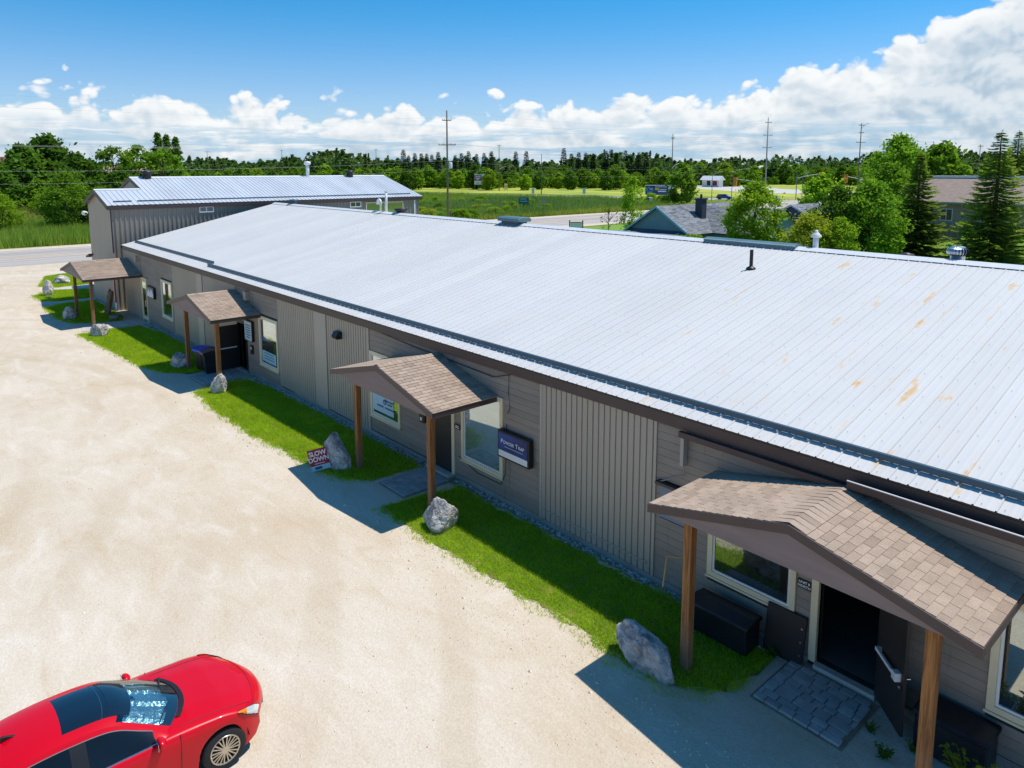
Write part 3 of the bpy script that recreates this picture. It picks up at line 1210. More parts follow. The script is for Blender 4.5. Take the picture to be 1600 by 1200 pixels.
    # roof
    Ls = sqrt((RIDGE_Y - EAVE_Y) ** 2 + (RIDGE_Z - EAVE_Z) ** 2)
    PW = .915
    pts = []
    for r in range(3):
        s = r * PW / 3
        pts += [(s + .0, 0), (s + .115, 0), (s + .135, .003), (s + .17, .003), (s + .19, 0), (s + .266, 0), (s + .276, .022), (s + .292, .022), (s + .3035, .000)]
    v, fc = [], []
    for s, d in pts:
        v += [(s, 0, d), (s, Ls, d)]
    for k in range(len(pts) - 1):
        fc.append((2 * k, 2 * k + 2, 2 * k + 3, 2 * k + 1))
    me = bpy.data.meshes.new('roof_panel')
    me.from_pydata(v, [], fc)
    me.materials.append(MATS['roof_metal'])
    n = int((X1 - X0 + .1) / PW)
    for k in range(n):
        o = link('roof_panel', me, None, b)
        o.location = (X0 - .05 + k * PW, EAVE_Y, EAVE_Z + .012)
        o.rotation_euler = (math.atan(SL), 0, 0)
    xe = X0 - .05 + n * PW
    deck = MB().prism([(X0 - .04, EAVE_Y + .03, EAVE_Z - .03), (X0 - .04, RIDGE_Y, RIDGE_Z - .03), (X0 - .04, gy1, EAVE_Z - .03), (X0 - .04, gy1, EAVE_Z + .0), (X0 - .04, RIDGE_Y, RIDGE_Z + .0), (X0 - .04, EAVE_Y + .03, EAVE_Z + .0)], (xe - X0 + .0, 0, 0))
    deck.build('roof_deck', 'fascia', b)
    bs = MB().add([(X0 - .05, RIDGE_Y, RIDGE_Z + .014), (xe, RIDGE_Y, RIDGE_Z + .014), (xe, gy1 + .1, EAVE_Z), (X0 - .05, gy1 + .1, EAVE_Z)], [(0, 1, 2, 3)])
    bs.build('rear_slope', 'roof_metal', b)
    k = 0
    x = X0 - .06
    while x < xe:
        q = min(x + 3.04, xe)
        MB().prism([(x, RIDGE_Y - .26, RIDGE_Z - .015), (x, RIDGE_Y, RIDGE_Z + .085), (x, RIDGE_Y + .26, RIDGE_Z - .02), (x, RIDGE_Y, RIDGE_Z + .068)], (q - x - .004, 0, 0)).build('ridge_cap', 'white_metal', b)
        x = q
    B(X0 - .02, xe, YW - .115, YW - .02, 3.74, 3.985).build('fascia', 'fascia', b)
    rk = MB()
    rk.prism([(X0 - .1, EAVE_Y, EAVE_Z - .22), (X0 - .1, RIDGE_Y, RIDGE_Z - .2), (X0 - .1, RIDGE_Y, RIDGE_Z + .01), (X0 - .1, EAVE_Y, EAVE_Z + .01)], (.04, 0, 0))
    rk.build('rake_board', 'fascia', b)
    # screws along the panel ribs, in rows up the slope
    sm = MB()
    V = []
    for rr in range(12):
        yy = EAVE_Y + .08 + rr * .93
        for kk in range(int((-2 - -32) / .305)):
            xx = -32 + X0 % .305 + kk * .305
            V.append((xx, yy, roof_z(yy) + .030))
    V = np.array(V)
    Q = np.zeros((len(V), 4, 3))
    for q, (dx, dy) in enumerate(((-1, -1), (1, -1), (1, 1), (-1, 1))):
        Q[:, q] = V + np.array([dx * .007, dy * .008, dy * .008 * SL + .002])
    o = link('roof_screws', fast_quads('roof_screws', Q), 'black', b)
    tag(o, kind='stuff')
    # snow rails on the lower slope
    for a, c, y in ((-52.6, -37.8, 12.82), (-37.75, xe - .1, 12.52)):
        z = roof_z(y)
        r = MB().box(a, c, y - .03, y + .04, z + .045, z + .155)
        r.build('snow_rail', 'snow_rail', b)
        cl = MB()
        x = a + .1
        while x < c:
            cl.box(x - .02, x + .02, y - .05, y + .06, z + .01, z + .05)
            x += .61
        tag(cl.build('rail_clamps', 'white_metal', b), kind='stuff')
    # gutters and downpipe over the nearest porch
    gt = MB().box(-8.45, -4.7, YW - .22, YW - .12, 3.60, 3.72)
    gt.build('gutter', 'fascia', b)
    gt = MB()
    gt.prism([(-4.95, YW - .34, 3.74), (-4.95, YW - .35, 3.87), (-4.95, YW - .335, 3.87), (-4.95, YW - .32, 3.755), (-4.95, YW - .12, 3.755), (-4.95, YW - .12, 3.74)], (X1 + 4.9, 0, 0))
    g2 = gt.build('gutter', 'fascia', b)
    B(-4.95, X1 - .1, YW - .356, YW - .33, 3.872, 3.886).build('gutter_rim', 'white_metal', g2)
    dp = B(-8.42, -8.34, YW - .18, YW - .03, 2.98, 3.60).build('downpipe', 'flat_wall', b)
    MB().tube([(-8.38, YW - .08, 2.98), (-8.38, YW - .08, 2.74), (-8.97, YW - .08, 2.43)], .013).build('drain_hose', 'galv_dull', dp)
    for (x, z) in ((-49.9, 3.2), (-31.9, 3.25)):
        B(x, x + .3, YW - .22, YW - .02, z, z + .4).build('junction_box', 'rib_wall', b)
    # dangling cables under the eave
    MB().tube([(-20.6, YW - .05, 3.72), (-18.5, YW - .05, 3.6), (-16.5, YW - .05, 3.55), (-14.6, YW - .05, 3.48), (-13.9, YW - .05, 3.7)], .012, 6).build('cable', 'ink', b)
    MB().tube([(-13.95, YW - .05, 3.7), (-13.98, YW - .05, 3.2), (-13.9, YW - .06, 2.8), (-14.0, YW - .07, 2.6)], .01, 6).build('cable', 'ink', b)
    MB().tube([(-16.2, YW - .05, .75), (-15.3, YW - .05, .5), (-14.3, YW - .05, .52), (-14.1, YW - .05, .9), (-14.05, YW - .05, 2.3)], .009, 6).build('cable', 'ink', b)
    MB().tube([(-12.6, YW - .05, .42), (-9.3, YW - .05, .40)], .018, 6).build('conduit', 'rib_wall', b)
    return b


M('galv_dull', C8(150, 150, 140), .6)
M('wall_gap_shade', C8(52, 48, 46), .9)  # dark colour paints the shadow lines in the gaps between clapboards
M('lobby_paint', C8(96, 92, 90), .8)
MAIN = build_main()


# ------------------------------------------------------------------ porches
def porch(cx, hw, yf, ze, rise, posts, ypost, label, singles, shingle_len=.143, tab=.333, yb=YW - .03, ridge_strip=False):
    t = wthing('porch', (cx, yf, gz(cx)), label, 'porch', 'shingled gable porches along the wall')
    a = math.atan(rise / hw)
    L = hw / cos(a)
    zr = ze + rise
    # roof boards
    th = .07
    dk = MB().prism([(cx - hw, yf, ze), (cx, yf, zr), (cx + hw, yf, ze), (cx + hw, yf, ze - th), (cx, yf, zr - th), (cx - hw, yf, ze - th)], (0, yb - yf, 0))
    dk.build('roof_board', 'fascia', t)
    # shingles
    n_c = int(L / shingle_len) + 1
    n_t = int((yb - yf) / tab) + 2
    m = MB().add([(-.001, 0, .006), (-.001, tab - .012, .006), (shingle_len * 1.08, tab - .012, .014), (shingle_len * 1.08, 0, .014), (shingle_len * 1.08, tab - .012, .002), (shingle_len * 1.08, 0, .002)],
                 [(0, 3, 2, 1), (3, 5, 4, 2)])
    big = MB()
    r = random.Random(int(cx * 10))
    mesh_cache = {}
    for side in (1, -1):
        for i in range(n_c):
            s0 = i * shingle_len
            s1 = min(s0 + shingle_len, L + .03)
            off = -tab * (.5 if i % 2 else 0) - r.choice((0, 0, tab * .08))
            for j in range(n_t + 1):
                y0 = max(yf - .03, yf - .02 + off + j * tab)
                y1 = min(yb, yf - .02 + off + (j + 1) * tab - .010)
                if y1 - y0 < .03:
                    continue
                key = (round(y1 - y0, 3), round(s1 - s0, 3), side)
                w_, l_ = key[0], key[1]
                vs = []
                for (s, y, z) in ((0, 0, .006), (0, w_, .006), (l_ * 1.04, w_, .018), (l_ * 1.04, 0, .018), (l_ * 1.04, w_, .003), (l_ * 1.04, 0, .003), (0, w_, .001), (0, 0, .001)):
                    vs.append((side * (s * cos(a) + z * sin(a)), y, -s * sin(a) + z * cos(a)))
                fs = [(0, 3, 2, 1), (3, 5, 4, 2), (0, 7, 5, 3), (1, 2, 4, 6)]
                if side < 0:
                    fs = [f[::-1] for f in fs]
                px, pz = cx + side * s0 * cos(a), zr - s0 * sin(a)
                if singles:
                    me = mesh_cache.get(key)
                    if me is None:
                        me = bpy.data.meshes.new('shingle')
                        me.from_pydata(vs, [], fs)
                        me.materials.append(MATS['shingle'])
                        mesh_cache[key] = me
                    o = link('shingle', me, None, t)
                    o.location = (px, y0, pz)
                else:
                    big.add([(px + q[0], y0 + q[1], pz + q[2]) for q in vs], fs)
    if not singles:
        o = big.build('shingles', 'shingle', t)
        tag(o, kind='stuff')
    rc = MB()
    y = yf - .02
    while y < yb - .05:
        q = min(y + .16, yb)
        w_ = .17 if not ridge_strip else .30
        rc.add([(cx - w_ * cos(a), y, zr - w_ * sin(a) + .022), (cx, y, zr + .036), (cx + w_ * cos(a), y, zr - w_ * sin(a) + .022),
                (cx - w_ * cos(a), q, zr - w_ * sin(a) + .019), (cx, q, zr + .027), (cx + w_ * cos(a), q, zr - w_ * sin(a) + .019)], [(0, 1, 4, 3), (1, 2, 5, 4)])
        y = q
    rc.build('ridge_shingles', 'shingle', t)
    # barge boards and eave boards
    fh = .15
    for s in (-1, 1):
        e = cx + s * (hw + .02)
        ez = ze - .02 * rise / hw
        p = [(e, yf - .055, ez + .003), (cx, yf - .055, zr + .003), (cx, yf - .055, zr - fh), (e, yf - .055, ez - fh)]
        MB().prism(p, (0, .05, 0)).build('barge_board', 'fascia', t)
        MB().prism([(e - s * .045, yf + .0, ez - fh + .004), (e, yf + .0, ez - fh + .004), (e, yf + .0, ez - .004), (e - s * .045, yf, ez - .004)], (0, yb - yf, 0)).build('eave_board', 'fascia', t)
    # boarded gable, beam and ceiling
    zb = posts[2]
    zz = ze - fh + .03
    gb = MB()
    pl, pr = posts[0] - .12, posts[1] + .12
    zl = lambda x: zr - abs(x - cx) * rise / hw - fh + .02
    gb.prism([(pl, yf + .12, zb), (pr, yf + .12, zb), (pr, yf + .12, max(zb + .02, zl(pr))), (cx, yf + .12, zl(cx)), (pl, yf + .12, max(zb + .02, zl(pl)))], (0, .05, 0))
    gb.build('gable_board', 'gable_board', t)
    MB().prism([(cx - hw + .05, yf - .004, ze - th - .02), (cx, yf - .004, zr - th - .02), (cx + hw - .05, yf - .004, ze - th - .02)], (0, .06, 0)).build('gable_soffit', 'gable_board', t)
    for s in (0, 1):
        B(posts[s] - .07, posts[s] + .07, ypost + .1, yb, zb - .002, zb + .2).build('side_beam', 'wood', t)
    B(pl, pr, yf + .18, yb - .2, zb + .205, zb + .225).build('ceiling', 'gable_board', t)
    for s in (0, 1):
        x = posts[s]
        g = gz(x)
        h = zb - g + .1
        p = link('post', B(-.085, .085, -.085, .085, 0, h).mesh('post', bevel=.008), 'wood', t)
        p.location = (x, ypost, g - .05)
    return t


M('straw_metal', C8(150, 128, 80), .6)
P4 = porch(-5.02, 2.64, 10.10, 3.06, .63, (-7.0, -3.03, 2.93), 10.42, 'largest porch with tan shingles, above the open dark door nearest the camera', True, ridge_strip=True)
MB().tube([(-7.1, 10.42, 2.12), (-7.42, 10.32, 2.06), (-7.44, 10.3, 1.75), (-7.46, 10.28, 1.45)], .014, 6).build('hanging_bracket', 'straw_metal', P4)
P3 = porch(-17.14, 2.68, 10.10, 2.98, .68, (-18.95, -15.1, 2.74), 10.46, 'tan shingled porch between the blue sign and the SLOW DOWN sign', True)
P2 = porch(-33.4, 2.97, 10.10, 2.80, .70, (-34.95, -30.9, 2.66), 10.46, 'tan shingled porch over the blue-lidded bin', False)
P1 = porch(-52.4, 3.4, 8.96, 2.46, .76, (-54.2, -49.4, 2.33), 9.42, 'farthest porch, beside the tall grey shed', False)


# ------------------------------------------------------------------ roof fittings
def build_roof_items():
    zc = RIDGE_Z + .06
    t = thing('roof_ventilator', (-25.8, RIDGE_Y + .05, zc), 'short teal box ventilator sitting alone on the roof ridge', 'ventilator')
    MB().box(-.60, .60, -.28, .28, -.05, .08).build('curb', 'snow_rail', t)
    MB().prism([(-.78, -.38, .08), (-.78, .38, .08), (-.78, .42, .20), (-.78, .28, .29), (-.78, -.28, .29), (-.78, -.42, .20)], (1.56, 0, 0)).build('hood', 'teal_metal', t, bevel=.02)
    t = thing('ridge_ventilator', (-13.3, RIDGE_Y + .02, zc), 'long flat teal ventilator along the roof ridge', 'ventilator')
    MB().prism([(-1.75, -.24, -.06), (-1.75, .24, -.06), (-1.75, .26, .05), (-1.75, 0, .11), (-1.75, -.26, .05)], (3.5, 0, 0)).build('hood', 'teal_metal', t)
    B(-1.76, 1.76, -.275, -.262, .035, .06).build('lip', 'white_metal', t)
    t = thing('vent_pipe', (-11.92, 20.55, roof_z(20.55)), 'thin black vent pipe standing on the pale roof', 'pipe')
    MB().tube([(0, 0, 0), (0, 0, .62)], .055, 12).build('pipe', 'black', t)
    MB().lathe([(.16, .0), (.14, .05), (.06, .10)], (0, 0, 0)).build('boot', 'black', t)
    t = thing('flue_cap', (-11.09, RIDGE_Y + .25, RIDGE_Z - .05), 'white metal flue with a pointed cap by the long ventilator', 'flue')
    MB().tube([(0, 0, 0), (0, 0, .46)], .09, 14).build('pipe', 'white_paint', t, True)
    MB().lathe([(.105, .44), (.17, .46), (.17, .5), (.1, .58), (.055, .63), (.055, .68), (.0, .70)], (0, 0, 0)).build('cap', 'white_paint', t, True)
    t = thing('turbine_vent', (-6.94, RIDGE_Y + .3, RIDGE_Z - .08), 'silver spinning turbine vent with curved fins on the ridge', 'ventilator')
    MB().lathe([(.19, 0), (.19, .24), (.21, .25)], n=20).build('neck', 'galv', t, True)
    prof = [(.20, .25), (.27, .30), (.30, .37), (.27, .45), (.18, .50), (.0, .52)]
    MB().lathe([(r * .86, z) for r, z in prof], n=20).build('core', 'black', t, True)
    fn = MB()
    for k in range(22):
        a = 2 * pi * k / 22
        for i in range(len(prof) - 2):
            r0, z0 = prof[i]
            r1, z1 = prof[i + 1]
            tw = .22
            fn.add([(r0 * cos(a), r0 * sin(a), z0), (r0 * .9 * cos(a + tw), r0 * .9 * sin(a + tw), z0), (r1 * .9 * cos(a + tw), r1 * .9 * sin(a + tw), z1), (r1 * cos(a), r1 * sin(a), z1)], [(0, 1, 2, 3)])
    fn.build('fins', 'galv', t)
    MB().lathe([(.19, .495), (.1, .525), (0, .53)], n=20).build('top_cap', 'galv', t, True)
    t = thing('mushroom_vent', (-8.36, RIDGE_Y + .5, RIDGE_Z - .1), 'low brown mushroom vent just behind the ridge', 'ventilator')
    MB().lathe([(.1, 0), (.1, .12), (.2, .13), (.2, .17), (.0, .22)], n=14).build('hood', 'fascia', t, True)
    t = thing('gooseneck_pipe', (-38.1, RIDGE_Y + .15, RIDGE_Z - .03), 'white gooseneck pipe bent over at its top', 'pipe')
    pts = [(0, 0, 0), (0, 0, .62)] + [(-.16 + .16 * cos(a), 0, .62 + .16 * sin(a)) for a in (.5, 1.0, 1.57, 2.1, 2.7, 3.1)] + [(-.32, 0, .5)]
    MB().tube(pts, .085, 12).build('pipe', 'white_paint', t, True)
    MB().lathe([(.18, .0), (.1, .08)], n=14).build('boot', 'white_metal', t)
    t = thing('straight_pipe', (-37.45, RIDGE_Y + .15, RIDGE_Z - .03), 'tall straight white pipe beside the gooseneck', 'pipe')
    MB().tube([(0, 0, 0), (0, 0, 1.32)], .075, 12).build('pipe', 'white_paint', t, True)
    MB().lathe([(.085, 1.28), (.11, 1.29), (.11, 1.34), (0, 1.35)], n=12).build('cap', 'white_paint', t)
    t = thing('round_vent', (-36.0, RIDGE_Y + .25, RIDGE_Z - .05), 'black round-bottomed vent box right of the white pipes', 'ventilator')
    MB().lathe([(.16, 0), (.24, .12), (.42, .3), (.42, .36), (.0, .37)], n=18).build('hood', 'black', t, True)
    t = thing('round_vent', (-50.3, RIDGE_Y + .2, RIDGE_Z - .05), 'dark vent at the far end of the ridge', 'ventilator')
    MB().lathe([(.2, 0), (.2, .3), (.36, .31), (.36, .42), (.0, .46)], n=18).build('hood', 'snow_rail', t, True)


build_roof_items()


# ------------------------------------------------------------------ signs, lamps, bins and other small things
def flat_text(parent, s, size, x, z, mat, y=0.0, name='lettering', sx=1.0, shear=0, bold=0.0):
    me = text_mesh(s, size, .003, shear=shear, bold=bold)
    o = link(name, me, mat, parent)
    o.location = (x, y, z)
    o.rotation_euler = (rad(90), 0, 0)
    o.scale = (sx, 1, 1)
    return o


def build_small():
    # lightbox sign
    t = thing('wall_sign', (-13.62, YW - .02, 1.78), 'blue lightbox sign reading POWDER TRAP with a white lower band', 'sign')
    B(-.62, .62, -.19, -.03, -.38, .38).build('cabinet', 'black', t, bevel=.01)
    B(-.565, .565, -.198, -.191, -.16, .325).build('face', 'sign_blue', t)
    B(-.565, .565, -.199, -.191, -.325, -.162).build('lower_band', 'sign_white', t)
    flat_text(t, 'P', .165, -.43, .10, 'letter_white', -.201)
    flat_text(t, 'OWDER', .125, -.16, .088, 'letter_white', -.201, sx=.92)
    flat_text(t, 'T', .165, .16, .10, 'letter_white', -.201)
    flat_text(t, 'RAP', .125, .34, .088, 'letter_white', -.201)
    B(-.33, .40, -.2015, -.199, -.035, -.018).build('tagline', 'sign_aqua', t)
    # window poster, left window of the porch in the middle
    t = thing('window_sign', (-20.26, YW - .062, 1.36), 'pale poster with dark figures and small print inside a window', 'sign')
    B(-.72, .72, .02, .028, -.47, .62).build('sheet', 'sign_pale', t)
    rr = random.Random(4)
    fg = MB()
    for k in range(17):
        x = -.56 + k * .072 + rr.uniform(-.015, .015)
        if k in (3, 9):
            continue
        h = rr.uniform(.08, .18)
        fg.box(x - rr.uniform(.008, .026), x + rr.uniform(.008, .026), .017, .0195, .40 - h - .07 * abs(k - 8) / 8 * (k > 8), .40 - rr.uniform(0, .05))
    fg.build('figures', 'ink', t)
    MB().lathe([(.055, -.003), (.09, -.003), (.09, 0), (.055, 0)], n=20).build('round_emblem', 'ink_blue', t).rotation_euler = (rad(90), 0, 0)
    t.children[-1].location = (-.22, .0175, .05)
    ln = MB()
    for x0, x1, z in ((-.05, .50, .05), (.16, .44, -.05), (-.50, -.1, -.2), (0, .62, -.2)):
        x = x0
        while x < x1:
            q = min(x + rr.uniform(.04, .11), x1)
            ln.box(x, q - .014, .017, .0195, z - .022, z + .022)
            x = q
    ln.build('small_print', 'ink_blue', t)
    # small white notice beside it
    t = thing('door_notice', (-18.5, YW - .035, 2.2), 'narrow white notice on the wall behind the porch gable', 'sign')
    B(-.55, .55, -.02, 0, -.1, .1).build('sheet', 'sign_white', t)
    t = thing('mailbox', (-17.95, YW - .03, 1.5), 'black wall mailbox with a white slip above it', 'mailbox')
    B(-.14, .14, -.13, 0, -.2, .16).build('body', 'black_plastic', t, bevel=.03)
    B(-.10, .11, -.012, 0, .2, .42).build('paper_slip', 'sign_white', t)
    B(-.06, .04, -.137, -.131, -.12, -.02).build('emblem', 'sign_white', t)
    t = thing('number_plate', (-16.25, YW - .045, 1.62), 'tiny black unit plate between the dark door and window', 'sign')
    B(-.13, .13, -.012, 0, -.07, .07).build('plate', 'black', t)
    B(-.08, .08, -.015, -.0125, .01, .035).build('lettering', 'letter_white', t)
    B(-.09, .09, -.015, -.0125, -.04, -.015).build('lettering', 'letter_white', t)
    t = thing('unit_plate', (-5.715, YW - .035, 1.52), 'black plate reading UNIT 8 NORTH beside the open door', 'sign')
    B(-.13, .13, -.012, 0, -.085, .085).build('plate', 'black', t)
    flat_text(t, 'UNIT 8', .068, 0, .038, 'letter_white', -.015, sx=1.0, bold=.001)
    flat_text(t, 'NORTH', .068, 0, -.038, 'letter_white', -.015, sx=1.0, bold=.001)
    # sign and light box by the second porch
    t = thing('bracket_sign', (-31.7, YW - .02, 1.85), 'pale blue square notice board with lines of print by the bin porch', 'sign')
    B(-.42, .42, -.12, -.02, -.46, .46).build('cabinet', 'black', t)
    B(-.39, .39, -.128, -.121, -.43, .43).build('face', 'sign_pale', t)
    ln = MB()
    for k, w in enumerate((.30, .26, .30, .22, .28, .2)):
        ln.box(-w, w, -.131, -.1285, .26 - k * .11 - .02, .26 - k * .11 + .02)
    ln.build('small_print', 'ink_blue', t)
    t = thing('intercom', (-31.55, YW - .02, 1.0), 'black keypad box with a round pale dial by the bin porch', 'intercom')
    B(-.11, .11, -.08, 0, -.2, .2).build('box', 'black_plastic', t, bevel=.01)
    MB().lathe([(0, 0), (.07, 0), (.07, .01), (0, .012)], n=16).build('dial', 'sign_white', t).rotation_euler = (rad(90), 0, 0)
    t.children[-1].location = (0, -.08, .07)
    t = thing('picture_sign', (-47.0, YW - .02, 1.62), 'black framed sign with a white mountain picture by the glass door', 'sign')
    B(-.72, .72, -.14, -.02, -.34, .34).build('cabinet', 'black', t)
    B(-.66, .66, -.147, -.141, -.28, .28).build('face', 'sign_grey', t)
    MB().prism([(-.66, -.149, -.1), (-.3, -.149, .18), (-.05, -.149, 0), (.25, -.149, .22), (.66, -.149, -.05), (.66, -.149, -.28), (-.66, -.149, -.28)], (0, .0015, 0)).build('mountains', 'sign_white', t)
    # posters in the second porch's window
    t = thing('window_sign', (-29.72, YW - .035, 1.02), 'low pale aqua notice in the lower part of a window', 'sign')
    B(-.7, .72, .0, .008, -.28, .2).build('sheet', 'sign_aqua', t)
    ln = MB()
    for k in range(3):
        ln.box(-.5, .5, -.003, -.001, .1 - k * .12, .13 - k * .12)
    ln.build('small_print', 'sign_teal', t)
    # wall lamp
    t = thing('wall_lamp', (-23.3, YW - .03, 3.12), 'black wedge shaped wall lamp high on the ribbed wall', 'lamp')
    MB().prism([(-.17, 0, -.12), (-.17, 0, .14), (-.17, -.14, .14), (-.17, -.24, -.02), (-.17, -.2, -.12)], (.34, 0, 0)).build('housing', 'black', t)
    MB().prism([(-.14, -.05, -.14), (-.14, -.05, -.121), (-.14, -.2, -.121), (-.14, -.18, -.14)], (.28, 0, 0)).build('lens', 'sign_white', t)
    t = thing('ceiling_lamp', (-6.55, 11.5, 2.66), 'small dark lamp hanging under the left edge of the largest porch', 'lamp')
    MB().lathe([(0, .14), (.05, .14), (.05, .05), (.1, .03), (.09, -.04), (0, -.05)], n=14).build('housing', 'black', t, True)
    # slow-down lawn sign
    t = thing('lawn_sign', (-19.42, 9.46, gz(-19.4)), 'maroon and white lawn sign reading SLOW DOWN leaning by a boulder', 'sign', rz=rad(48))
    t.rotation_euler = (rad(-4), rad(-13), rad(56))
    B(-.29, .29, -.008, .008, .08, .74).build('board', 'sign_maroon', t)
    B(-.29, .29, -.0115, -.0085, .08, .235).build('lower_band', 'sign_aqua', t)
    flat_text(t, 'SLOW', .20, 0, .60, 'letter_white', -.012, sx=.92, bold=.004)
    flat_text(t, 'DOWN', .20, 0, .42, 'letter_white', -.012, sx=.92, bold=.004)
    B(-.15, .15, -.012, -.009, .285, .30).build('small_print', 'letter_white', t)
    B(-.17, .04, -.0135, -.012, .12, .195).build('emblem', 'ink_blue', t)
    st = MB()
    for x in (-.2, .2):
        st.tube([(x, .012, -.15), (x, .012, .5)], .006, 6)
    st.build('wire_stake', 'galv', t)
    # deck box, leaning panel and black box by the near door
    t = thing('storage_box', (-7.05, 11.72, 0), 'long black plastic storage chest under the near window', 'chest')
    t.rotation_euler = (0, 0, rad(1))
    B(-.62, .62, -.27, .27, .02, .56).build('body', 'black_plastic', t, bevel=.03)
    MB().prism([(-.66, -.31, .56), (-.66, .31, .56), (-.66, .29, .63), (-.66, 0, .67), (-.66, -.29, .63)], (1.32, 0, 0)).build('lid', 'black_plastic', t, bevel=.02)
    t = thing('leaning_panel', (-5.98, 12.02, 0), 'flat black panel leaning on the wall between chest and open door', 'panel')
    t.rotation_euler = (rad(-9), 0, rad(2))
    B(-.38, .38, -.03, .03, .0, .92).build('panel', 'black_plastic', t, bevel=.012)
    B(-.33, .33, -.036, -.031, .05, .87).build('face', 'black', t)
    bo = MB()
    for z in (.2, .45, .7):
        bo.box(.30, .33, -.044, -.037, z - .015, z + .015)
    bo.build('bolts', 'chrome', t)
    t = thing('storage_box', (-3.05, 11.85, 0), 'black plastic chest behind the right post of the largest porch', 'chest')
    B(-.5, .5, -.28, .28, .02, .62).build('body', 'black_plastic', t, bevel=.03)
    B(-.53, .53, -.31, .31, .62, .70).build('lid', 'black_plastic', t, bevel=.02)
    # bins
    def bin_(x, y, lid, label, grp='wheeled bins under a porch', rz=0.2):
        t = thing('wheeled_bin', (x, y, gz(x)), label, 'bin', grp, rz)
        m = MB()
        lo, hi = (.24, .27), (.30, .36)
        v = [(-lo[0], -lo[1], .06), (lo[0], -lo[1], .06), (lo[0], lo[1], .06), (-lo[0], lo[1], .06), (-hi[0], -hi[1], .98), (hi[0], -hi[1], .98), (hi[0], hi[1], .98), (-hi[0], hi[1], .98)]
        m.add(v, [(3, 2, 1, 0), (4, 5, 6, 7), (0, 1, 5, 4), (1, 2, 6, 5), (2, 3, 7, 6), (3, 0, 4, 7)])
        m.build('body', 'black_plastic', t, bevel=.02)
        MB().prism([(-.35, -.43, .94), (-.35, .42, .94), (-.35, .40, 1.06), (-.35, 0, 1.13), (-.35, -.40, 1.05)], (.70, 0, 0)).build('lid', lid, t, bevel=.015)
        for s in (-1, 1):
            MB().lathe([(0, -.03), (.12, -.03), (.12, .03), (0, .03)], (s * .28, .28, .12), 'x', 14).build('wheel', 'tyre', t)
        MB().tube([(-.22, .42, .95), (.22, .42, .95)], .018, 8).build('handle', 'black', t)
        MB().lathe([(.03, -.42), (.07, -.42)], n=12).build('emblem', 'sign_white', t)
        e = t.children[-1]
        e.rotation_euler = (rad(90), 0, rad(90))
        e.location = (-.10, 0, .68)
        return t
    bin_(-34.2, 10.95, 'blue_lid', 'black wheeled bin with a bright blue lid under a porch')
    bin_(-33.35 - .0, 10.95, 'black_plastic', 'all-black wheeled bin standing beside the blue-lidded one', rz=-.1)
    # far porch: feather flag and log ladder
    t = thing('feather_flag', (-51.9, 11.2, gz(-52)), 'maroon feather flag with a white tip under the farthest porch', 'flag')
    MB().tube([(0, 0, 0), (0, 0, 2.6)], .018, 8).build('pole', 'galv', t)
    MB().prism([(.03, 0, 2.55), (.42, 0, 2.5), (.50, 0, 1.5), (.46, 0, 1.0), (.03, 0, 1.0)], (0, .012, 0)).build('cloth', 'maroon_cloth', t)
    MB().prism([(.03, 0, .995), (.46, 0, .995), (.25, 0, .35), (.03, 0, .5)], (0, .012, 0)).build('cloth_tip', 'sign_white', t)
    MB().lathe([(0, 0), (.28, 0), (.26, .08), (.04, .12), (0, .12)], n=16).build('base', 'black', t)
    t = thing('log_rack', (-53.3, 11.0, gz(-53)), 'leaning rack of pale cut logs under the farthest porch', 'rack')
    t.rotation_euler = (rad(-10), rad(6), 0)
    for k in range(9):
        for j in range(2):
            MB().lathe([(0, -.14), (.085, -.14), (.09, 0), (.085, .14), (0, .14)], (0, 0, 0), n=9).build('log', 'birch', t).rotation_euler = (rad(90), 0, random.uniform(-.2, .2))
            t.children[-1].location = (-.19 + j * .36 + random.uniform(-.03, .03), 0, .12 + k * .175)
    B(-.36, -.30, -.05, .05, 0, 1.7).build('rail', 'wood', t)
    B(.30, .36, -.05, .05, 0, 1.7).build('rail', 'wood', t)
    t = thing('stone_planter', (-50.9, 10.9, gz(-51)), 'low grey round planter on the walk of the farthest porch', 'planter')
    MB().lathe([(0, 0), (.22, 0), (.3, .3), (.27, .32), (.2, .25), (0, .25)], n=16).build('pot', 'foundation', t, True)
    # paver aprons at the doors
    def apron(name, x0, x1, y0, y1, label, skew=0.0, seed=2):
        t = wthing(name, ((x0 + x1) / 2, (y0 + y1) / 2, gz(x0)), label, 'paving', 'paver aprons at the porch doors')
        r = random.Random(seed)
        base = sheet('bedding', [(x0 - .05 + skew, y0 - .05), (x1 + .05 + skew, y0 - .05), (x1 + .05, y1), (x0 - .05, y1)], 'dirt', .012, parent=t)
        y = y0
        k = 0
        while y < y1 - .06:
            d = r.choice((.16, .2, .24))
            x = x0 - (.12 if k % 2 else 0)
            while x < x1 - .05:
                w = r.choice((.2, .26, .34))
                a, c = max(x, x0), min(x + w, x1)
                if c - a > .06:
                    yy = (y - y1) / (y0 - y1) * skew
                    o = link('paver', B(0, c - a - .014, 0, min(d, y1 - y) - .014, -.03, .03).mesh('paver', bevel=.008), 'paver', t)
                    o.location = (a + yy, y, gz(a) + .02 + r.uniform(-.004, .006))
                    o.rotation_euler = (r.uniform(-.01, .01), r.uniform(-.01, .01), r.uniform(-.01, .01))
                x += w
            y += d
            k += 1
    apron('paver_apron', -5.80, -4.30, 10.70, 12.1, 'grey paver apron in front of the open near door')
    apron('paver_apron', -17.55, -16.3, 10.35, 11.96, 'grey paver apron under the middle porch', seed=5)
    apron('paver_apron', -33.3, -31.4, 10.0, 12.05, 'grey paver apron under the blue-lidded bin porch', seed=6)


build_small()


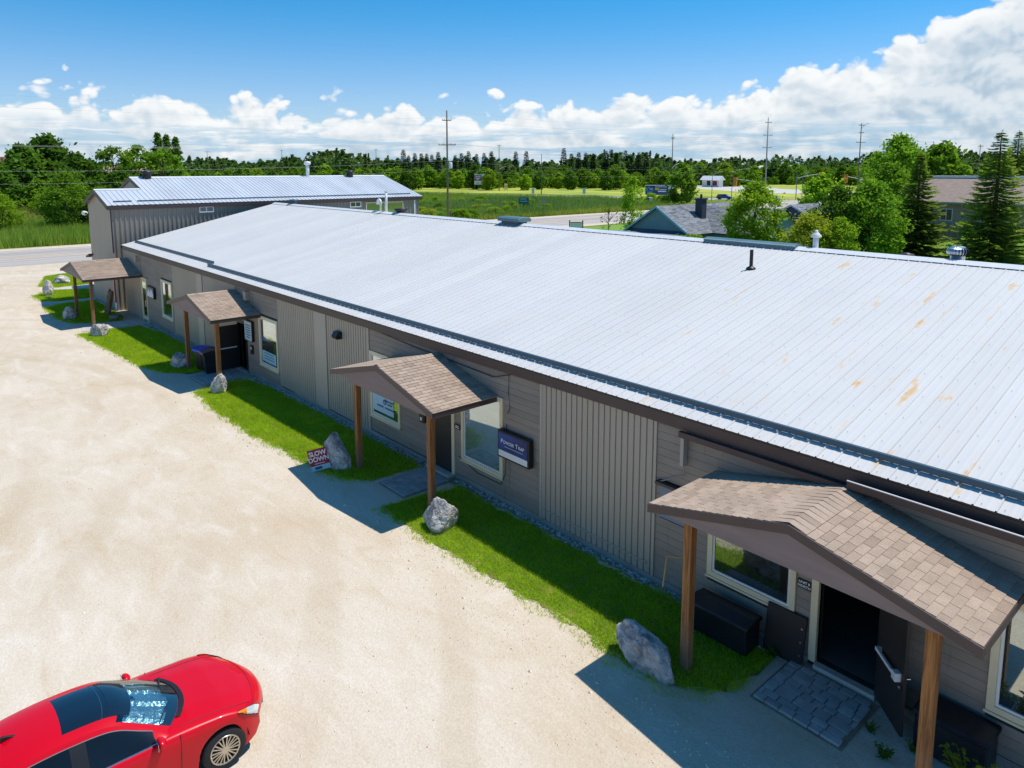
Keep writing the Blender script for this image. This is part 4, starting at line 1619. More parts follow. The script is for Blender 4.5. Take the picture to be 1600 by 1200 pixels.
# ------------------------------------------------------------------ boulders
def boulder(x, y, sx, sy, sz, rz, tilt, seed, label, name='boulder', sink=.18, cuts=13):
    r = random.Random(seed)
    pl = []
    for k in range(cuts):
        n = Vector((r.gauss(0, 1), r.gauss(0, 1), r.gauss(0, 1))).normalized()
        pl.append((n, r.uniform(.72, 1.0)))
    bm = bmesh.new()
    bmesh.ops.create_icosphere(bm, subdivisions=5, radius=1)
    from mathutils import noise as mn
    for v in bm.verts:
        d = v.co.normalized()
        rad_ = 1.15
        for n, k in pl:
            q = d.dot(n)
            if q > .05:
                rad_ = min(rad_, k / q)
        rad_ += mn.fractal(d * 2.2 + Vector((seed, 0, 0)), 1.0, 2.0, 5) * .08
        rad_ -= max(0, mn.fractal(Vector((d.x * 3.2, d.y * 3.2, d.z * 7)) + Vector((0, seed, 0)), .9, 2.1, 5)) * .10
        v.co = d * rad_
        v.co.x *= sx
        v.co.y *= sy
        v.co.z *= sz
    me = bpy.data.meshes.new('boulder')
    bm.to_mesh(me)
    bm.free()
    me.materials.append(MATS['rock'])
    o = link(name, me)
    o.rotation_euler = (tilt[0], tilt[1], rz)
    o.location = (x, y, gz(x) + sz * .82 - sink)
    return tag(o, label, 'boulder', 'boulders along the lawn edge')


boulder(-7.55, 9.98, .66, .34, .42, .06, (.05, .36), 3, 'slanted grey boulder in front of the largest porch')
boulder(-14.25, 10.12, .43, .38, .52, .4, (0, .05), 11, 'white-faced round boulder at the right post of the middle porch', sink=.17)
boulder(-19.45, 9.98, .36, .30, .74, .05, (.05, -.42), 5, 'tall leaning boulder behind the SLOW DOWN sign', sink=.18)
boulder(-30.0, 10.1, .33, .28, .52, .5, (.05, .2), 7, 'pitted pale boulder at the right post of the bin porch', sink=.17)
boulder(-35.65, 10.3, .46, .4, .46, .3, (0, 0), 8, 'rounded grey boulder at the left post of the bin porch', sink=.17)
boulder(-46.2, 9.05, .5, .4, .52, .2, (0, .1), 9, 'lumpy double boulder at the right post of the farthest porch', sink=.14)
boulder(-53.2, 8.85, .4, .36, .50, .2, (0, 0), 10, 'squat grey boulder before the left post of the farthest porch', sink=.12)
boulder(-64.6, 9.4, .4, .33, .72, .3, (0, -.08), 12, 'upright pale boulder on the far lawn patch by the road', sink=.17)
boulder(-71.2, 11.4, .85, .5, .42, .2, (0, 0), 13, 'long flat boulder on the farthest lawn patch', sink=.17)


# ------------------------------------------------------------------ red sedan
def catmull(P, sub):
    P = [Vector(p) for p in P]
    out = []
    for i in range(len(P) - 1):
        p0, p1, p2, p3 = P[max(i - 1, 0)], P[i], P[i + 1], P[min(i + 2, len(P) - 1)]
        for k in range(sub):
            t = k / sub
            out.append(.5 * ((2 * p1) + (p2 - p0) * t + (2 * p0 - 5 * p1 + 4 * p2 - p3) * t * t + (3 * p1 - p0 - 3 * p2 + p3) * t ** 3))
    out.append(P[-1])
    return out


def grid_mesh(rows, mask=None, flip=False):
    v, f = [], []
    n = len(rows[0])
    for r in rows:
        v += [tuple(p) for p in r]
    for i in range(len(rows) - 1):
        for j in range(n - 1):
            if mask and not mask(i, j):
                continue
            q = (i * n + j, i * n + j + 1, (i + 1) * n + j + 1, (i + 1) * n + j)
            f.append(q[::-1] if flip else q)
    return v, f


def build_car():
    t = thing('parked_car', (-11.2, 3.26, 0), 'bright red sedan with a dark glass roof parked on the gravel', 'car')
    t.rotation_euler = (0, 0, rad(90.8))
    WB, RW = 2.686, .335
    ip = lambda x, xs, ys: float(np.interp(x, xs, ys))
    # --- lower body: cross-sections from nose to tail
    xs = sorted(set([round(a, 4) for a in np.concatenate([np.linspace(.88, .62, 12), np.linspace(.62, -.62, 40), np.linspace(-.62, -2.1, 16), np.linspace(-2.1, -3.3, 40), np.linspace(-3.3, -3.82, 14)])]), reverse=True)

    def smooth(x, a, b):
        q = min(max((x - a) / (b - a), 0), 1)
        return q * q * (3 - 2 * q)
    def nose(x, y, z):
        if x > -.1:
            x -= .36 * ((x + .1) / .98) ** 2 * (y / .85) ** 2
        elif x < -3.2:
            x += .16 * ((-x - 3.2) / .62) ** 2 * (y / .85) ** 2
        return (x, y, z)
    TOPX = [-3.82, -3.74, -3.45, -3.0, -2.0, -.9, -.42, .1, .5, .72, .83, .88]
    TOPZ = [.80, 1.03, 1.07, 1.05, 1.0, .995, .985, .925, .83, .745, .66, .56]
    SHX = [-3.82, -3.7, -3.3, -2.0, -.7, .0, .45, .7, .82, .88]
    SHZ = [.78, .97, .985, .955, .925, .875, .80, .715, .63, .54]
    rows = []
    for x in xs:
        if x > 0:
            w = .895 * (1 - max(0, (x - .05) / .90) ** 3.0 * .20)
        elif x < -2.9:
            w = .895 * (1 - ((-x - 2.9) / 1.0) ** 2.6 * .22)
        else:
            w = .895
        zt = ip(x, TOPX, TOPZ)
        zs = ip(x, SHX, SHZ)
        zb = ip(x, [-3.82, -3.6, -3.2, .45, .75, .88], [.42, .27, .19, .19, .24, .36])
        arch = 0
        for ax in (0.0, -WB):
            d = abs(x - ax)
            R = .385
            if d < R:
                zz = RW + sqrt(R * R - d * d)
                if zz > zb:
                    zb = zz
                    arch = 1
        if zs < zb + .03:
            zs = zb + .03
        flare = .012 * max(0, 1 - min(abs(x), abs(x + WB)) / .55)
        half = []
        half.append((x, w * .955 + flare if not arch else w * .985 + flare, zb))
        for k in range(1, 9):
            u = k / 8
            z = zb + (zs - zb) * u
            h = (z - .19) / .75
            y = w * (.955 + .055 * sin(min(max(h, 0), 1) * pi * .62) - .03 * smooth(h, .72, 1.05)) + flare * (1 - u)
            # character line
            y += .010 * math.exp(-((z - .80) / .03) ** 2) * (x < .5)
            half.append((x, y, z))
        yl, zl = half[-1][1], half[-1][2]
        for k in range(1, 9):
            u = k / 8
            a = u * pi / 2
            y = yl * (1 - (1 - cos(a)) * .0) * (1 - u) if False else yl * (1 - u ** 1.25)
            z = zl + (zt - zl) * sin(a) ** .85
            # bonnet creases
            z += .014 * math.exp(-((y / w - .52) / .10) ** 2) * (x > -.45) * max(0, min(1, (.78 - x) / .4))
            half.append((x, y, z))
        half = [nose(*p) for p in half]
        full = half + [(p[0], -p[1], p[2]) for p in half[::-1][1:]]
        rows.append(full)
    v, f = grid_mesh(rows)
    m = MB().add(v, f)
    n = len(rows[0])
    m.f.append(tuple(range(n)))
    m.f.append(tuple(range((len(rows) - 1) * n, len(rows) * n))[::-1])
    body = m.build('body', 'car_red', t, True)
    for s in (1, -1):
        nf = len(rows[0])
        ids = [i for i, x in enumerate(xs) if -.60 <= x <= .60]
        seam = [rows[i][10] if s > 0 else rows[i][nf - 1 - 10] for i in ids]
        MB().tube([(p[0], p[1], p[2] + .001) for p in seam], .0045, 5).build('bonnet_seam', 'dark_trim', t)
    i6 = min(range(len(xs)), key=lambda k: abs(xs[k] - .66))
    MB().tube([(p[0], p[1], p[2] + .001) for p in rows[i6][9:len(rows[0]) - 9]], .0045, 5).build('bonnet_seam', 'dark_trim', t)
    # --- greenhouse
    CEN = [(-.40, 0, .985), (-.85, 0, 1.215), (-1.30, 0, 1.415), (-1.90, 0, 1.462), (-2.40, 0, 1.44), (-2.80, 0, 1.37), (-3.10, 0, 1.235), (-3.46, 0, 1.065)]
    RAIL = [(-.74, .715, .965), (-1.08, .655, 1.165), (-1.44, .59, 1.345), (-1.95, .575, 1.392), (-2.42, .57, 1.372), (-2.78, .575, 1.30), (-3.06, .61, 1.18), (-3.38, .67, 1.035)]
    S = 8
    cen, rail = catmull(CEN, S), catmull(RAIL, S)
    NV = 24
    top = []
    for c, r in zip(cen, rail):
        row = []
        for j in range(NV + 1):
            q = -1 + 2 * j / NV
            a = abs(q)
            row.append((c.x + (r.x - c.x) * a ** 2.2, r.y * q, c.z + (r.z - c.z) * a ** 2.6))
        top.append(row)
    nw = 2 * S            # windshield rows 0..16
    lo, hi = 2, NV - 3
    regs = {'windshield': (0, nw - 1, lo - 1, hi + 1), 'sunroof': (nw + 1, nw + 9, lo + 1, hi - 1), 'rear': (5 * S + 1, 7 * S - 2, lo, hi)}

    def inr(k, i, j):
        a, b, c, d = regs[k]
        return a <= i < b and c <= j <= d
    v, f = grid_mesh(top, lambda i, j: not any(inr(k, i, j) for k in regs), True)
    cab = MB().add(v, f)
    sides = {}
    for s in (1, -1):
        rows2 = []
        for r in rail:
            bz = np.interp(r.x, [-3.4, -2.0, -.7], [1.0, .965, .945])
            by = np.interp(r.x, [-3.4, -2.9, -1.0, -.7], [.76, .835, .84, .80])
            row = []
            for k in range(9):
                u = k / 8
                row.append((r.x, s * (r.y + (by - r.y) * (u ** .85)), r.z + (bz - r.z) * u))
            rows2.append(row)
        sides[s] = rows2
        win = lambda i, j: (5 <= i < 2 * S + 5 and 1 <= j < 8) or (2 * S + 8 <= i < 5 * S + 1 and 1 <= j < 8) and not (i >= 5 * S + 1)
        v, f = grid_mesh(rows2, lambda i, j: not win(i, j), s < 0)
        cab.add(v, f)
        for nm, a, b in (('side_window', 5, 2 * S + 5), ('side_window', 2 * S + 8, 5 * S + 1)):
            sub = [[p for p in r[1:9]] for r in rows2[a:b + 1]]
            v, f = grid_mesh(sub, None, s < 0)
            MB().add(v, f).build(nm, 'car_glass', t, True)
        # dark pillar between the windows
        sub = [[(p[0], p[1] + s * .004, p[2]) for p in r[1:9]] for r in rows2[2 * S + 5:2 * S + 9]]
        v, f = grid_mesh(sub, None, s < 0)
        MB().add(v, f).build('pillar_trim', 'dark_trim', t)
        # chrome strip under the glass
        pts = [(r[8][0], r[8][1] + s * .006, r[8][2] - .004) for r in rows2[4:5 * S + 3]]
        MB().tube(pts, .009, 6).build('window_trim', 'chrome', t)
        # chrome-free upper seal
        pts = [(r[1][0], r[1][1] + s * .004, r[1][2]) for r in rows2[5:5 * S + 2]]
        MB().tube(pts, .007, 6).build('window_seal', 'alloy', t)
    cab.build('cabin', 'car_red', t, True)

    def patch(k):
        a, b, c, d = regs[k]
        return [[p for p in r[c:d + 2]] for r in top[a:b + 1]]
    v, f = grid_mesh(patch('windshield'), None, True)
    ws = MB().add(v, f).build('windshield', 'windshield', t, True)
    v, f = grid_mesh([[(p[0], p[1], p[2]) for p in r] for r in patch('sunroof')], None, True)
    MB().add(v, f).build('glass_roof', 'car_glass', t, True)
    v, f = grid_mesh(patch('rear'), None, True)
    MB().add(v, f).build('rear_window', 'car_glass', t, True)
    # dark shade strip at the top of the windshield
    sub = [[(p[0], p[1], p[2] + .003) for p in r[lo + 1:hi + 1]] for r in top[nw - 4:nw + 2]]
    v, f = grid_mesh(sub, None, True)
    MB().add(v, f).build('shade_band', 'car_glass', t, True)
    MB().tube([(top[nw + 2][j][0], top[nw + 2][j][1], top[nw + 2][j][2] + .002) for j in range(lo + 1, hi)], .006, 5).build('roof_seam', 'chrome', t)
    # folded silver sunshade propped behind the glass, black interior beneath
    sh = []
    for i in range(3, nw - 2):
        row = []
        for j in range(lo, hi + 2):
            p = top[i][j]
            fold = .018 * (1 if (j // 3) % 2 else -1) + random.uniform(-.006, .006)
            row.append((p[0] - .03, p[1] * .97, p[2] - .05 + fold))
        sh.append(row)
    v, f = grid_mesh(sh, lambda i, j: not (i > 6 and 8 <= j <= 10), True)
    MB().add(v, f).build('sunshade', 'sunshade', t)
    B(-3.2, -.55, -.66, .66, .86, .93).build('interior', 'interior', t)
    dz = [[(top[0][q][0] - .012, top[0][q][1] * .985, top[0][q][2] + .004) for q in range(1, NV)],
          [(-1.05 - .1 * abs(top[0][q][1]), top[0][q][1] * .9, 1.03) for q in range(1, NV)],
          [(-2.2, top[0][q][1] * .78, 1.03) for q in range(1, NV)]]
    v, f = grid_mesh(dz)
    MB().add(v, f).build('dashboard', 'dark_trim', t)
    # cowl and wipers
    cw = [[(top[0][j][0] + .075 * (1 - q), top[0][j][1] * (1 + .02 * (1 - q)), top[0][j][2] + .010 - .012 * (1 - q)) for j in range(3, NV - 2)] for q in (0, .5, 1)]
    v, f = grid_mesh(cw)
    MB().add(v, f).build('cowl', 'dark_trim', t)
    for a, b in (((-.50, .50, 1.0), (-.62, -.08, 1.085)), ((-.47, -.08, 1.0), (-.78, -.56, 1.075))):
        mid = ((a[0] + b[0]) / 2 - .02, (a[1] + b[1]) / 2, (a[2] + b[2]) / 2 + .03)
        MB().tube([a, mid, b], [.012, .01, .007], 6).build('wiper', 'dark_trim', t)
    # mirrors
    for s in (1, -1):
        mm = MB()
        bm = bmesh.new()
        bmesh.ops.create_icosphere(bm, subdivisions=3, radius=1)
        for v_ in bm.verts:
            c = v_.co
            c.x = c.x * .085 if c.x > 0 else c.x * .04
            c.y *= .115
            c.z *= .066
        me = bpy.data.meshes.new('mirror')
        bm.to_mesh(me)
        bm.free()
        me.shade_smooth()
        o = link('mirror', me, 'car_red', t)
        mz = .985 if s < 0 else .945
        o.location = (-.90, s * .92, mz)
        MB().prism([(-.95, s * .79, .945), (-.86, s * .79, .945), (-.87, s * .88, .965), (-.93, s * .88, .965)], (0, 0, .02)).build('mirror_arm', 'dark_trim', o)
        o2 = o.children[0]
        o2.location = (.90, -s * .92, -mz)
        B(-.046, -.041, -.09, .09, -.055, .055).build('mirror_glass', 'chrome', o)
    # door seams and handles
    def side_y(x, z, s):
        i = min(range(len(xs)), key=lambda k: abs(xs[k] - x))
        r = rows[i][:9]
        return s * (float(np.interp(z, [p[2] for p in r], [p[1] for p in r])))
    for s in (1, -1):
        for x in (-.62, -1.72, -2.62):
            zlo = .26 if x > -2.3 else .72
            pts = [(x + .02 * (z - .6), side_y(x, z, s) + s * .0005, z) for z in np.linspace(zlo, .93, 10)]
            MB().tube(pts, .006, 5).build('door_seam', 'dark_trim', t)
        for x in (-1.55, -2.50):
            z = .80
            y = side_y(x, z, s)
            MB().obox((x, y + s * .022, z), (1, 0, 0), (0, 1, 0), (0, 0, 1), .10, .012, .016).build('door_handle', 'car_red', t, bevel=.008)
    pts = [(.70 - .22 * abs(q) ** 1.5 + .04, .80 * q, ip(.66, TOPX, TOPZ) - .045 - .05 * abs(q) ** 2) for q in np.linspace(-.8, .8, 17)]
    # headlights are set into the corner of the nose
    n_full = len(rows[0])
    for s in (1, -1):
        ids = [i for i, x in enumerate(xs) if .26 <= x <= .84]
        cols = list(range(6, 11))
        hl = []
        for i in ids:
            u = (xs[i] - .26) / .58
            row = []
            for c in cols:
                p = rows[i][c] if s > 0 else rows[i][n_full - 1 - c]
                row.append((p[0] + .006, p[1] + s * .007, p[2] + .006))
            # the lamp tapers towards the wing
            k = .18 + .62 * u
            c0 = Vector(row[2])
            row = [tuple(c0 + (Vector(q) - c0) * k) for q in row]
            hl.append(row)
        cut = max(3, len(hl) - 7)
        v, f = grid_mesh(hl[:cut], None, s < 0)
        MB().add(v, f).build('headlight', 'lamp_glass', t, True)
        v, f = grid_mesh(hl[cut - 1:], None, s < 0)
        MB().add(v, f).build('side_marker', 'amber', t, True)
        MB().tube([r[0] for r in hl], .009, 6).build('lamp_surround', 'dark_trim', t)
        MB().tube([r[-1] for r in hl], .006, 6).build('lamp_surround', 'dark_trim', t)
    B(.74, .85, -.30, .30, .30, .48).build('grille', 'dark_trim', t, bevel=.02)
    for s in (1, -1):
        B(-2.25, -.42, s * .80 if s > 0 else -.87, .87 if s > 0 else -.80, .15, .22).build('rocker', 'dark_trim', t)
    an = MB().prism([(-2.98 + .35, -.018, 1.415), (-2.80 + .35, -.018, 1.43), (-2.93 + .35, -.018, 1.485), (-2.98 + .35, -.018, 1.485)], (0, .036, 0))
    an.build('antenna', 'dark_trim', t, bevel=.006)
    # wheels
    wm = MB()
    for ax in (0, -WB):
        for s in (1, -1):
            w = thing('wheel', (ax, s * .80, RW), '', '')
            w.parent = t
            if s < 0:
                w.rotation_euler = (0, 0, pi)
            ty = MB()
            prof = [(.225, -.10), (.30, -.105), (.325, -.085), (RW, -.05), (RW, .05), (.325, .085), (.30, .105), (.225, .10)]
            n = 36
            v, f = [], []
            for r, h in prof:
                for k in range(n):
                    a = 2 * pi * k / n
                    v.append((r * cos(a), h, r * sin(a)))
            for i in range(len(prof) - 1):
                for k in range(n):
                    f.append((i * n + k, i * n + (k + 1) % n, (i + 1) * n + (k + 1) % n, (i + 1) * n + k))
            ty.add(v, f).build('tyre', 'tyre', w, True)
            rm = MB()
            v, f = [], []
            prof = [(.228, .10), (.222, .108), (.205, .10), (.198, .06)]
            for r, h in prof:
                for k in range(n):
                    a = 2 * pi * k / n
                    v.append((r * cos(a), h, r * sin(a)))
            for i in range(len(prof) - 1):
                for k in range(n):
                    f.append((i * n + k, i * n + (k + 1) % n, (i + 1) * n + (k + 1) % n, (i + 1) * n + k))
            rm.add(v, f)
            for k in range(10):
                a = 2 * pi * k / 10
                for da, e in ((-.085, -.16), (.085, .16)):
                    p0 = Vector((.05 * cos(a + da), .092, .05 * sin(a + da)))
                    p1 = Vector((.215 * cos(a + e * .9), .096, .215 * sin(a + e * .9)))
                    d = (p1 - p0).normalized()
                    sd = Vector((0, 1, 0)).cross(d)
                    rm.obox((p0 + p1) / 2, d, sd, (0, 1, 0), (p1 - p0).length / 2, .0085, .010)
            rm.add([(.06 * cos(2 * pi * k / 16), .104, .06 * sin(2 * pi * k / 16)) for k in range(16)], [tuple(range(16))])
            rm.build('rim', 'alloy', w)
            dk = MB()
            dk.add([(.205 * cos(2 * pi * k / 24), .04, .205 * sin(2 * pi * k / 24)) for k in range(24)], [tuple(range(24))])
            dk.build('brake', 'dark_trim', w)
            # arch lining
            al = MB()
            v, f = [], []
            for k in range(17):
                a = pi * k / 16
                for y in (-.30, .075):
                    v.append((.386 * cos(a), y, .386 * sin(a)))
            for k in range(16):
                f.append((2 * k, 2 * k + 1, 2 * k + 3, 2 * k + 2))
            al.add(v, f).build('arch_liner', 'dark_trim', w)
    B(-3.3, .36, -.70, .70, .2, .24).build('underbody', 'dark_trim', t)
    B(-3.86, -3.83, -.26, .26, .55, .67).build('number_plate', 'sign_white', t)
    return t


build_car()


# ------------------------------------------------------------------ tall grey shed behind the far end
def build_shed():
    t = wthing('metal_shed', (-57.8, 12, -.62), 'tall grey ribbed metal shed behind the far end of the long roof', 'building')
    XR, XL = -54.4, -61.3          # near wall and the far side of the front wing
    ze, s = 6.62, .275
    Y0, Y1, Y2 = 11.92, 14.75, 36.8
    xm = (XR + XL) / 2
    zw = ze + s * (XR - xm)
    xr, zr = -60.8, ze + s * (XR + 60.8)
    xl2 = 2 * xr - XR
    # walls
    m = MB()
    m.prism([(XR - .04, Y0 + .04, -.7), (XL + .04, Y0 + .04, -.7), (XL + .04, Y0 + .04, ze - .02), (xm, Y0 + .04, zw - .06), (XR - .04, Y0 + .04, ze - .02)], (0, Y1 - Y0 - .06, 0))
    m.prism([(XR - .04, Y1, -.7), (xl2, Y1, -.7), (xl2, Y1, ze - .02), (xr, Y1, zr - .06), (XR - .04, Y1, ze - .02)], (0, Y2 - Y1 - .04, 0))
    m.build('wall', 'shed_wall', t)

    def ribs(n, w, h, name, rot, loc, cut=None):
        p = w / n
    # ribbed sheets on the near long side: one object per sheet
    pw = .92
    n = int((Y2 - Y0) / pw)
    w = (Y2 - Y0) / n
    prof = []
    for r in range(3):
        q = r * w / 3
        prof += [(q, 0), (q + w * .18, 0), (q + w * .21, .045), (q + w * .30, .045)]
    prof.append((w, 0))
    v, f = [], []
    for y, d in prof:
        v += [(d, y, 0), (d, y, ze + .6)]
    for i in range(len(prof) - 1):
        f.append((2 * i, 2 * i + 2, 2 * i + 3, 2 * i + 1))
    me = bpy.data.meshes.new('wall_panel')
    me.from_pydata(v, [], f)
    me.materials.append(MATS['shed_wall'])
    for k in range(n):
        o = link('wall_panel', me, None, t)
        o.location = (XR - .02, Y0 + k * w, -.65)
    # front wing: sheets facing the lot, their tops following the gable
    nf = 7
    wf = (XR - XL) / nf
    for k in range(nf):
        a = XL + k * wf
        v, f = [], []
        for r in range(3):
            for q in (0, .2, .24, .33):
                x = a + (r + q) * wf / 3
                d = -.03 if q >= .24 else 0
                zt = min(ze + s * (XR - x), ze + s * (x - XL)) - .05
                v += [(x, Y0 + d, -.65), (x, Y0 + d, zt)]
        x = a + wf
        v += [(x, Y0, -.65), (x, Y0, min(ze + s * (XR - x), ze + s * (x - XL)) - .05)]
        nn = len(v) // 2
        f = [(2 * i, 2 * i + 2, 2 * i + 3, 2 * i + 1) for i in range(nn - 1)]
        MB().add(v, f).build('wall_panel', 'rib_wall', t)
    # roof sheets: near slope of wing and body share one plane
    def slope_sheets(y0, y1, xa, za, xb, zb, oh=.12):
        n = max(1, round((y1 - y0) / .92))
        w = (y1 - y0) / n
        d = Vector((xb - xa, 0, zb - za))
        d.normalize()
        nrm = Vector((-d.z, 0, d.x)) if d.x > 0 else Vector((d.z, 0, -d.x))
        L = (Vector((xb, 0, zb)) - Vector((xa, 0, za))).length
        pr = []
        for r in range(3):
            q = r * w / 3
            pr += [(q, 0), (q + w * .25, 0), (q + w * .275, .035), (q + w * .305, .035)]
        pr.append((w, 0))
        v, f = [], []
        for y, h in pr:
            for l in (-oh, L):
                p = d * l + nrm * h
                v.append((p.x, y, p.z))
        for i in range(len(pr) - 1):
            f.append((2 * i, 2 * i + 2, 2 * i + 3, 2 * i + 1))
        me = bpy.data.meshes.new('roof_panel')
        me.from_pydata(v, [], f)
        bm = bmesh.new()
        bm.from_mesh(me)
        bmesh.ops.recalc_face_normals(bm, faces=bm.faces[:])
        bm.to_mesh(me)
        bm.free()
        me.materials.append(MATS['shed_roof'])
        for k in range(n):
            o = link('roof_panel', me, None, t)
            o.location = (xa, y0 + k * w, za + .03)
    slope_sheets(Y0 - .25, Y1, XR, ze, xm, zw)
    slope_sheets(Y0 - .25, Y1, XL, ze, xm, zw)
    slope_sheets(Y1, Y2 + .3, XR, ze, xr, zr)
    slope_sheets(Y1, Y2 + .3, xl2, ze, xr, zr)
    # trims
    oh = .10
    B(XR + oh - .03, XR + oh + .03, Y0 - .25, Y2 + .3, ze - .30, ze - .045).build('eave_board', 'fascia', t)
    for sg, xe in ((1, XR + oh), (-1, XL - oh)):
        MB().prism([(xe, Y0 - .30, ze - oh * s - .24), (xe, Y0 - .30, ze - oh * s + .03), (xm, Y0 - .30, zw + .04), (xm, Y0 - .30, zw - .22)], (0, .06, 0)).build('rake_board', 'fascia', t)
    MB().prism([(xm, Y1 - .08, zw - .2), (xm, Y1 - .08, zw + .06), (xr, Y1 - .08, zr + .05), (xr, Y1 - .08, zr - .2)], (0, .06, 0)).build('rake_board', 'fascia', t)
    MB().prism([(xl2, Y1 - .08, ze - .2), (xl2, Y1 - .08, ze + .04), (xr, Y1 - .08, zr + .05), (xr, Y1 - .08, zr - .2)], (0, .06, 0)).build('rake_board', 'fascia', t)
    MB().prism([(xr - .25, Y1 - .05, zr - .02), (xr, Y1 - .05, zr + .09), (xr + .25, Y1 - .05, zr - .02)], (0, Y2 + .3 - Y1, 0)).build('ridge_cap', 'white_metal', t)
    MB().prism([(xm - .2, Y0 - .27, zw), (xm, Y0 - .27, zw + .09), (xm + .2, Y0 - .27, zw)], (0, Y1 - Y0 + .15, 0)).build('ridge_cap', 'white_metal', t)
    # snow rails near the eave
    for a, c in ((12.2, 13.35), (13.7, 36.2)):
        xx = XR - .55
        B(xx - .03, xx + .03, a, c, ze + s * .55 + .05, ze + s * .55 + .13).build('snow_rail', 'snow_rail', t)
    # windows on the near side
    def bwin(y0, y1, z0, z1, frame='white_paint', pane='dark_glass', mull=True):
        x = XR + .035
        m = MB()
        for a in ((y0 - .07, y0, z0 - .07, z1 + .07), (y1, y1 + .07, z0 - .07, z1 + .07), (y0, y1, z1, z1 + .07), (y0, y1, z0 - .07, z0)):
            m.box(x - .04, x + .04, a[0], a[1], a[2], a[3])
        w_ = m.build('window', frame, t)
        if mull:
            ym = (y0 + y1) / 2
            B(x - .03, x + .03, ym - .03, ym + .03, z0, z1).build('mullion', frame, w_)
        B(x - .01, x + .004, y0, y1, z0, z1).build('pane', pane, w_)
    bwin(17.7, 18.6, 5.98, 6.28)
    bwin(29.9, 30.8, 5.92, 6.26)
    bwin(31.4, 35.0, 4.4, 6.15, 'cream', 'window_glass')
    B(XR + .02, XR + .06, 36.2, 36.35, 4.2, 6.3).build('corner_trim', 'white_paint', t)
    for y in (15.9, 33.3):
        v_ = MB().lathe([(.30, -.1), (.30, .3), (.42, .32), (.42, .46), (.1, .55), (0, .55)], (xr + .25, y, zr), n=14).build('roof_vent', 'black', t, True)
    MB().tube([(xr + .1, 29.2, zr - .1), (xr + .1, 29.2, zr + 1.1)], .15, 10).build('flue', 'white_paint', t, True)
    MB().lathe([(.16, 0), (.30, .08), (.28, .3), (.0, .36)], (xr + .1, 29.2, zr + 1.0), n=12).build('flue_cap', 'white_paint', t, True)
    MB().tube([(XR + .03, Y0 - .1, ze - .1), (XR + .05, Y0 - .06, ze - .5), (XR + .06, Y0 - .06, 3.4)], .04, 8).build('cable', 'ink', t)
    l = MB().tube([(XL + .2, Y0 - .1, 5.7), (XL - .5, Y0 - .1, 5.75)], .05, 8).build('flood_lamp', 'fascia', t)
    MB().lathe([(.08, 0), (.16, -.1), (.17, -.7), (.10, -.85), (0, -.86)], (XL - .45, Y0 - .1, 5.75), 'x', 14).build('lamp_head', 'white_paint', l, True)
    # low lean-to roof at the far corner
    MB().prism([(XL - .6, Y0 - .3, 2.55), (XL + .5, Y0 - .3, 2.8), (XL + .5, Y0 + 1.2, 2.8), (XL - .6, Y0 + 1.2, 2.55)], (0, 0, -.12)).build('lean_to_roof', 'fascia', t)


build_shed()


# ------------------------------------------------------------------ houses and far buildings
def shingle_slope(parent, y0, y1, xa, za, xb, zb, mat, course=.16, name='shingles'):
    """rows of shingles on a roof plane whose eave line runs along Y"""
    d = Vector((xb - xa, 0, zb - za))
    L = d.length
    d.normalize()
    n = Vector((d.z, 0, -d.x))
    if n.z < 0:
        n = -n
    m = MB()
    k = 0
    r = random.Random(int(abs(xa * 7 + y0)))
    s = 0
    while s < L:
        e = min(s + course, L)
        y = y0 - r.uniform(0, .5)
        while y < y1:
            w = r.uniform(.5, 1.0)
            a, b = max(y, y0), min(y + w - .012, y1)
            if b > a:
                p0 = Vector((xa, 0, za)) + d * s
                p1 = Vector((xa, 0, za)) + d * e
                lo, hi = n * .026, n * .008
                m.add([(p0 + lo) + Vector((0, a, 0)), (p0 + lo) + Vector((0, b, 0)), (p1 + hi) + Vector((0, b, 0)), (p1 + hi) + Vector((0, a, 0)), p0 + Vector((0, a, 0)), p0 + Vector((0, b, 0))],
                      [(0, 1, 2, 3), (4, 5, 1, 0)])
            y += w
        s = e
    o = m.build(name, mat, parent)
    tag(o, kind='stuff')
    return o


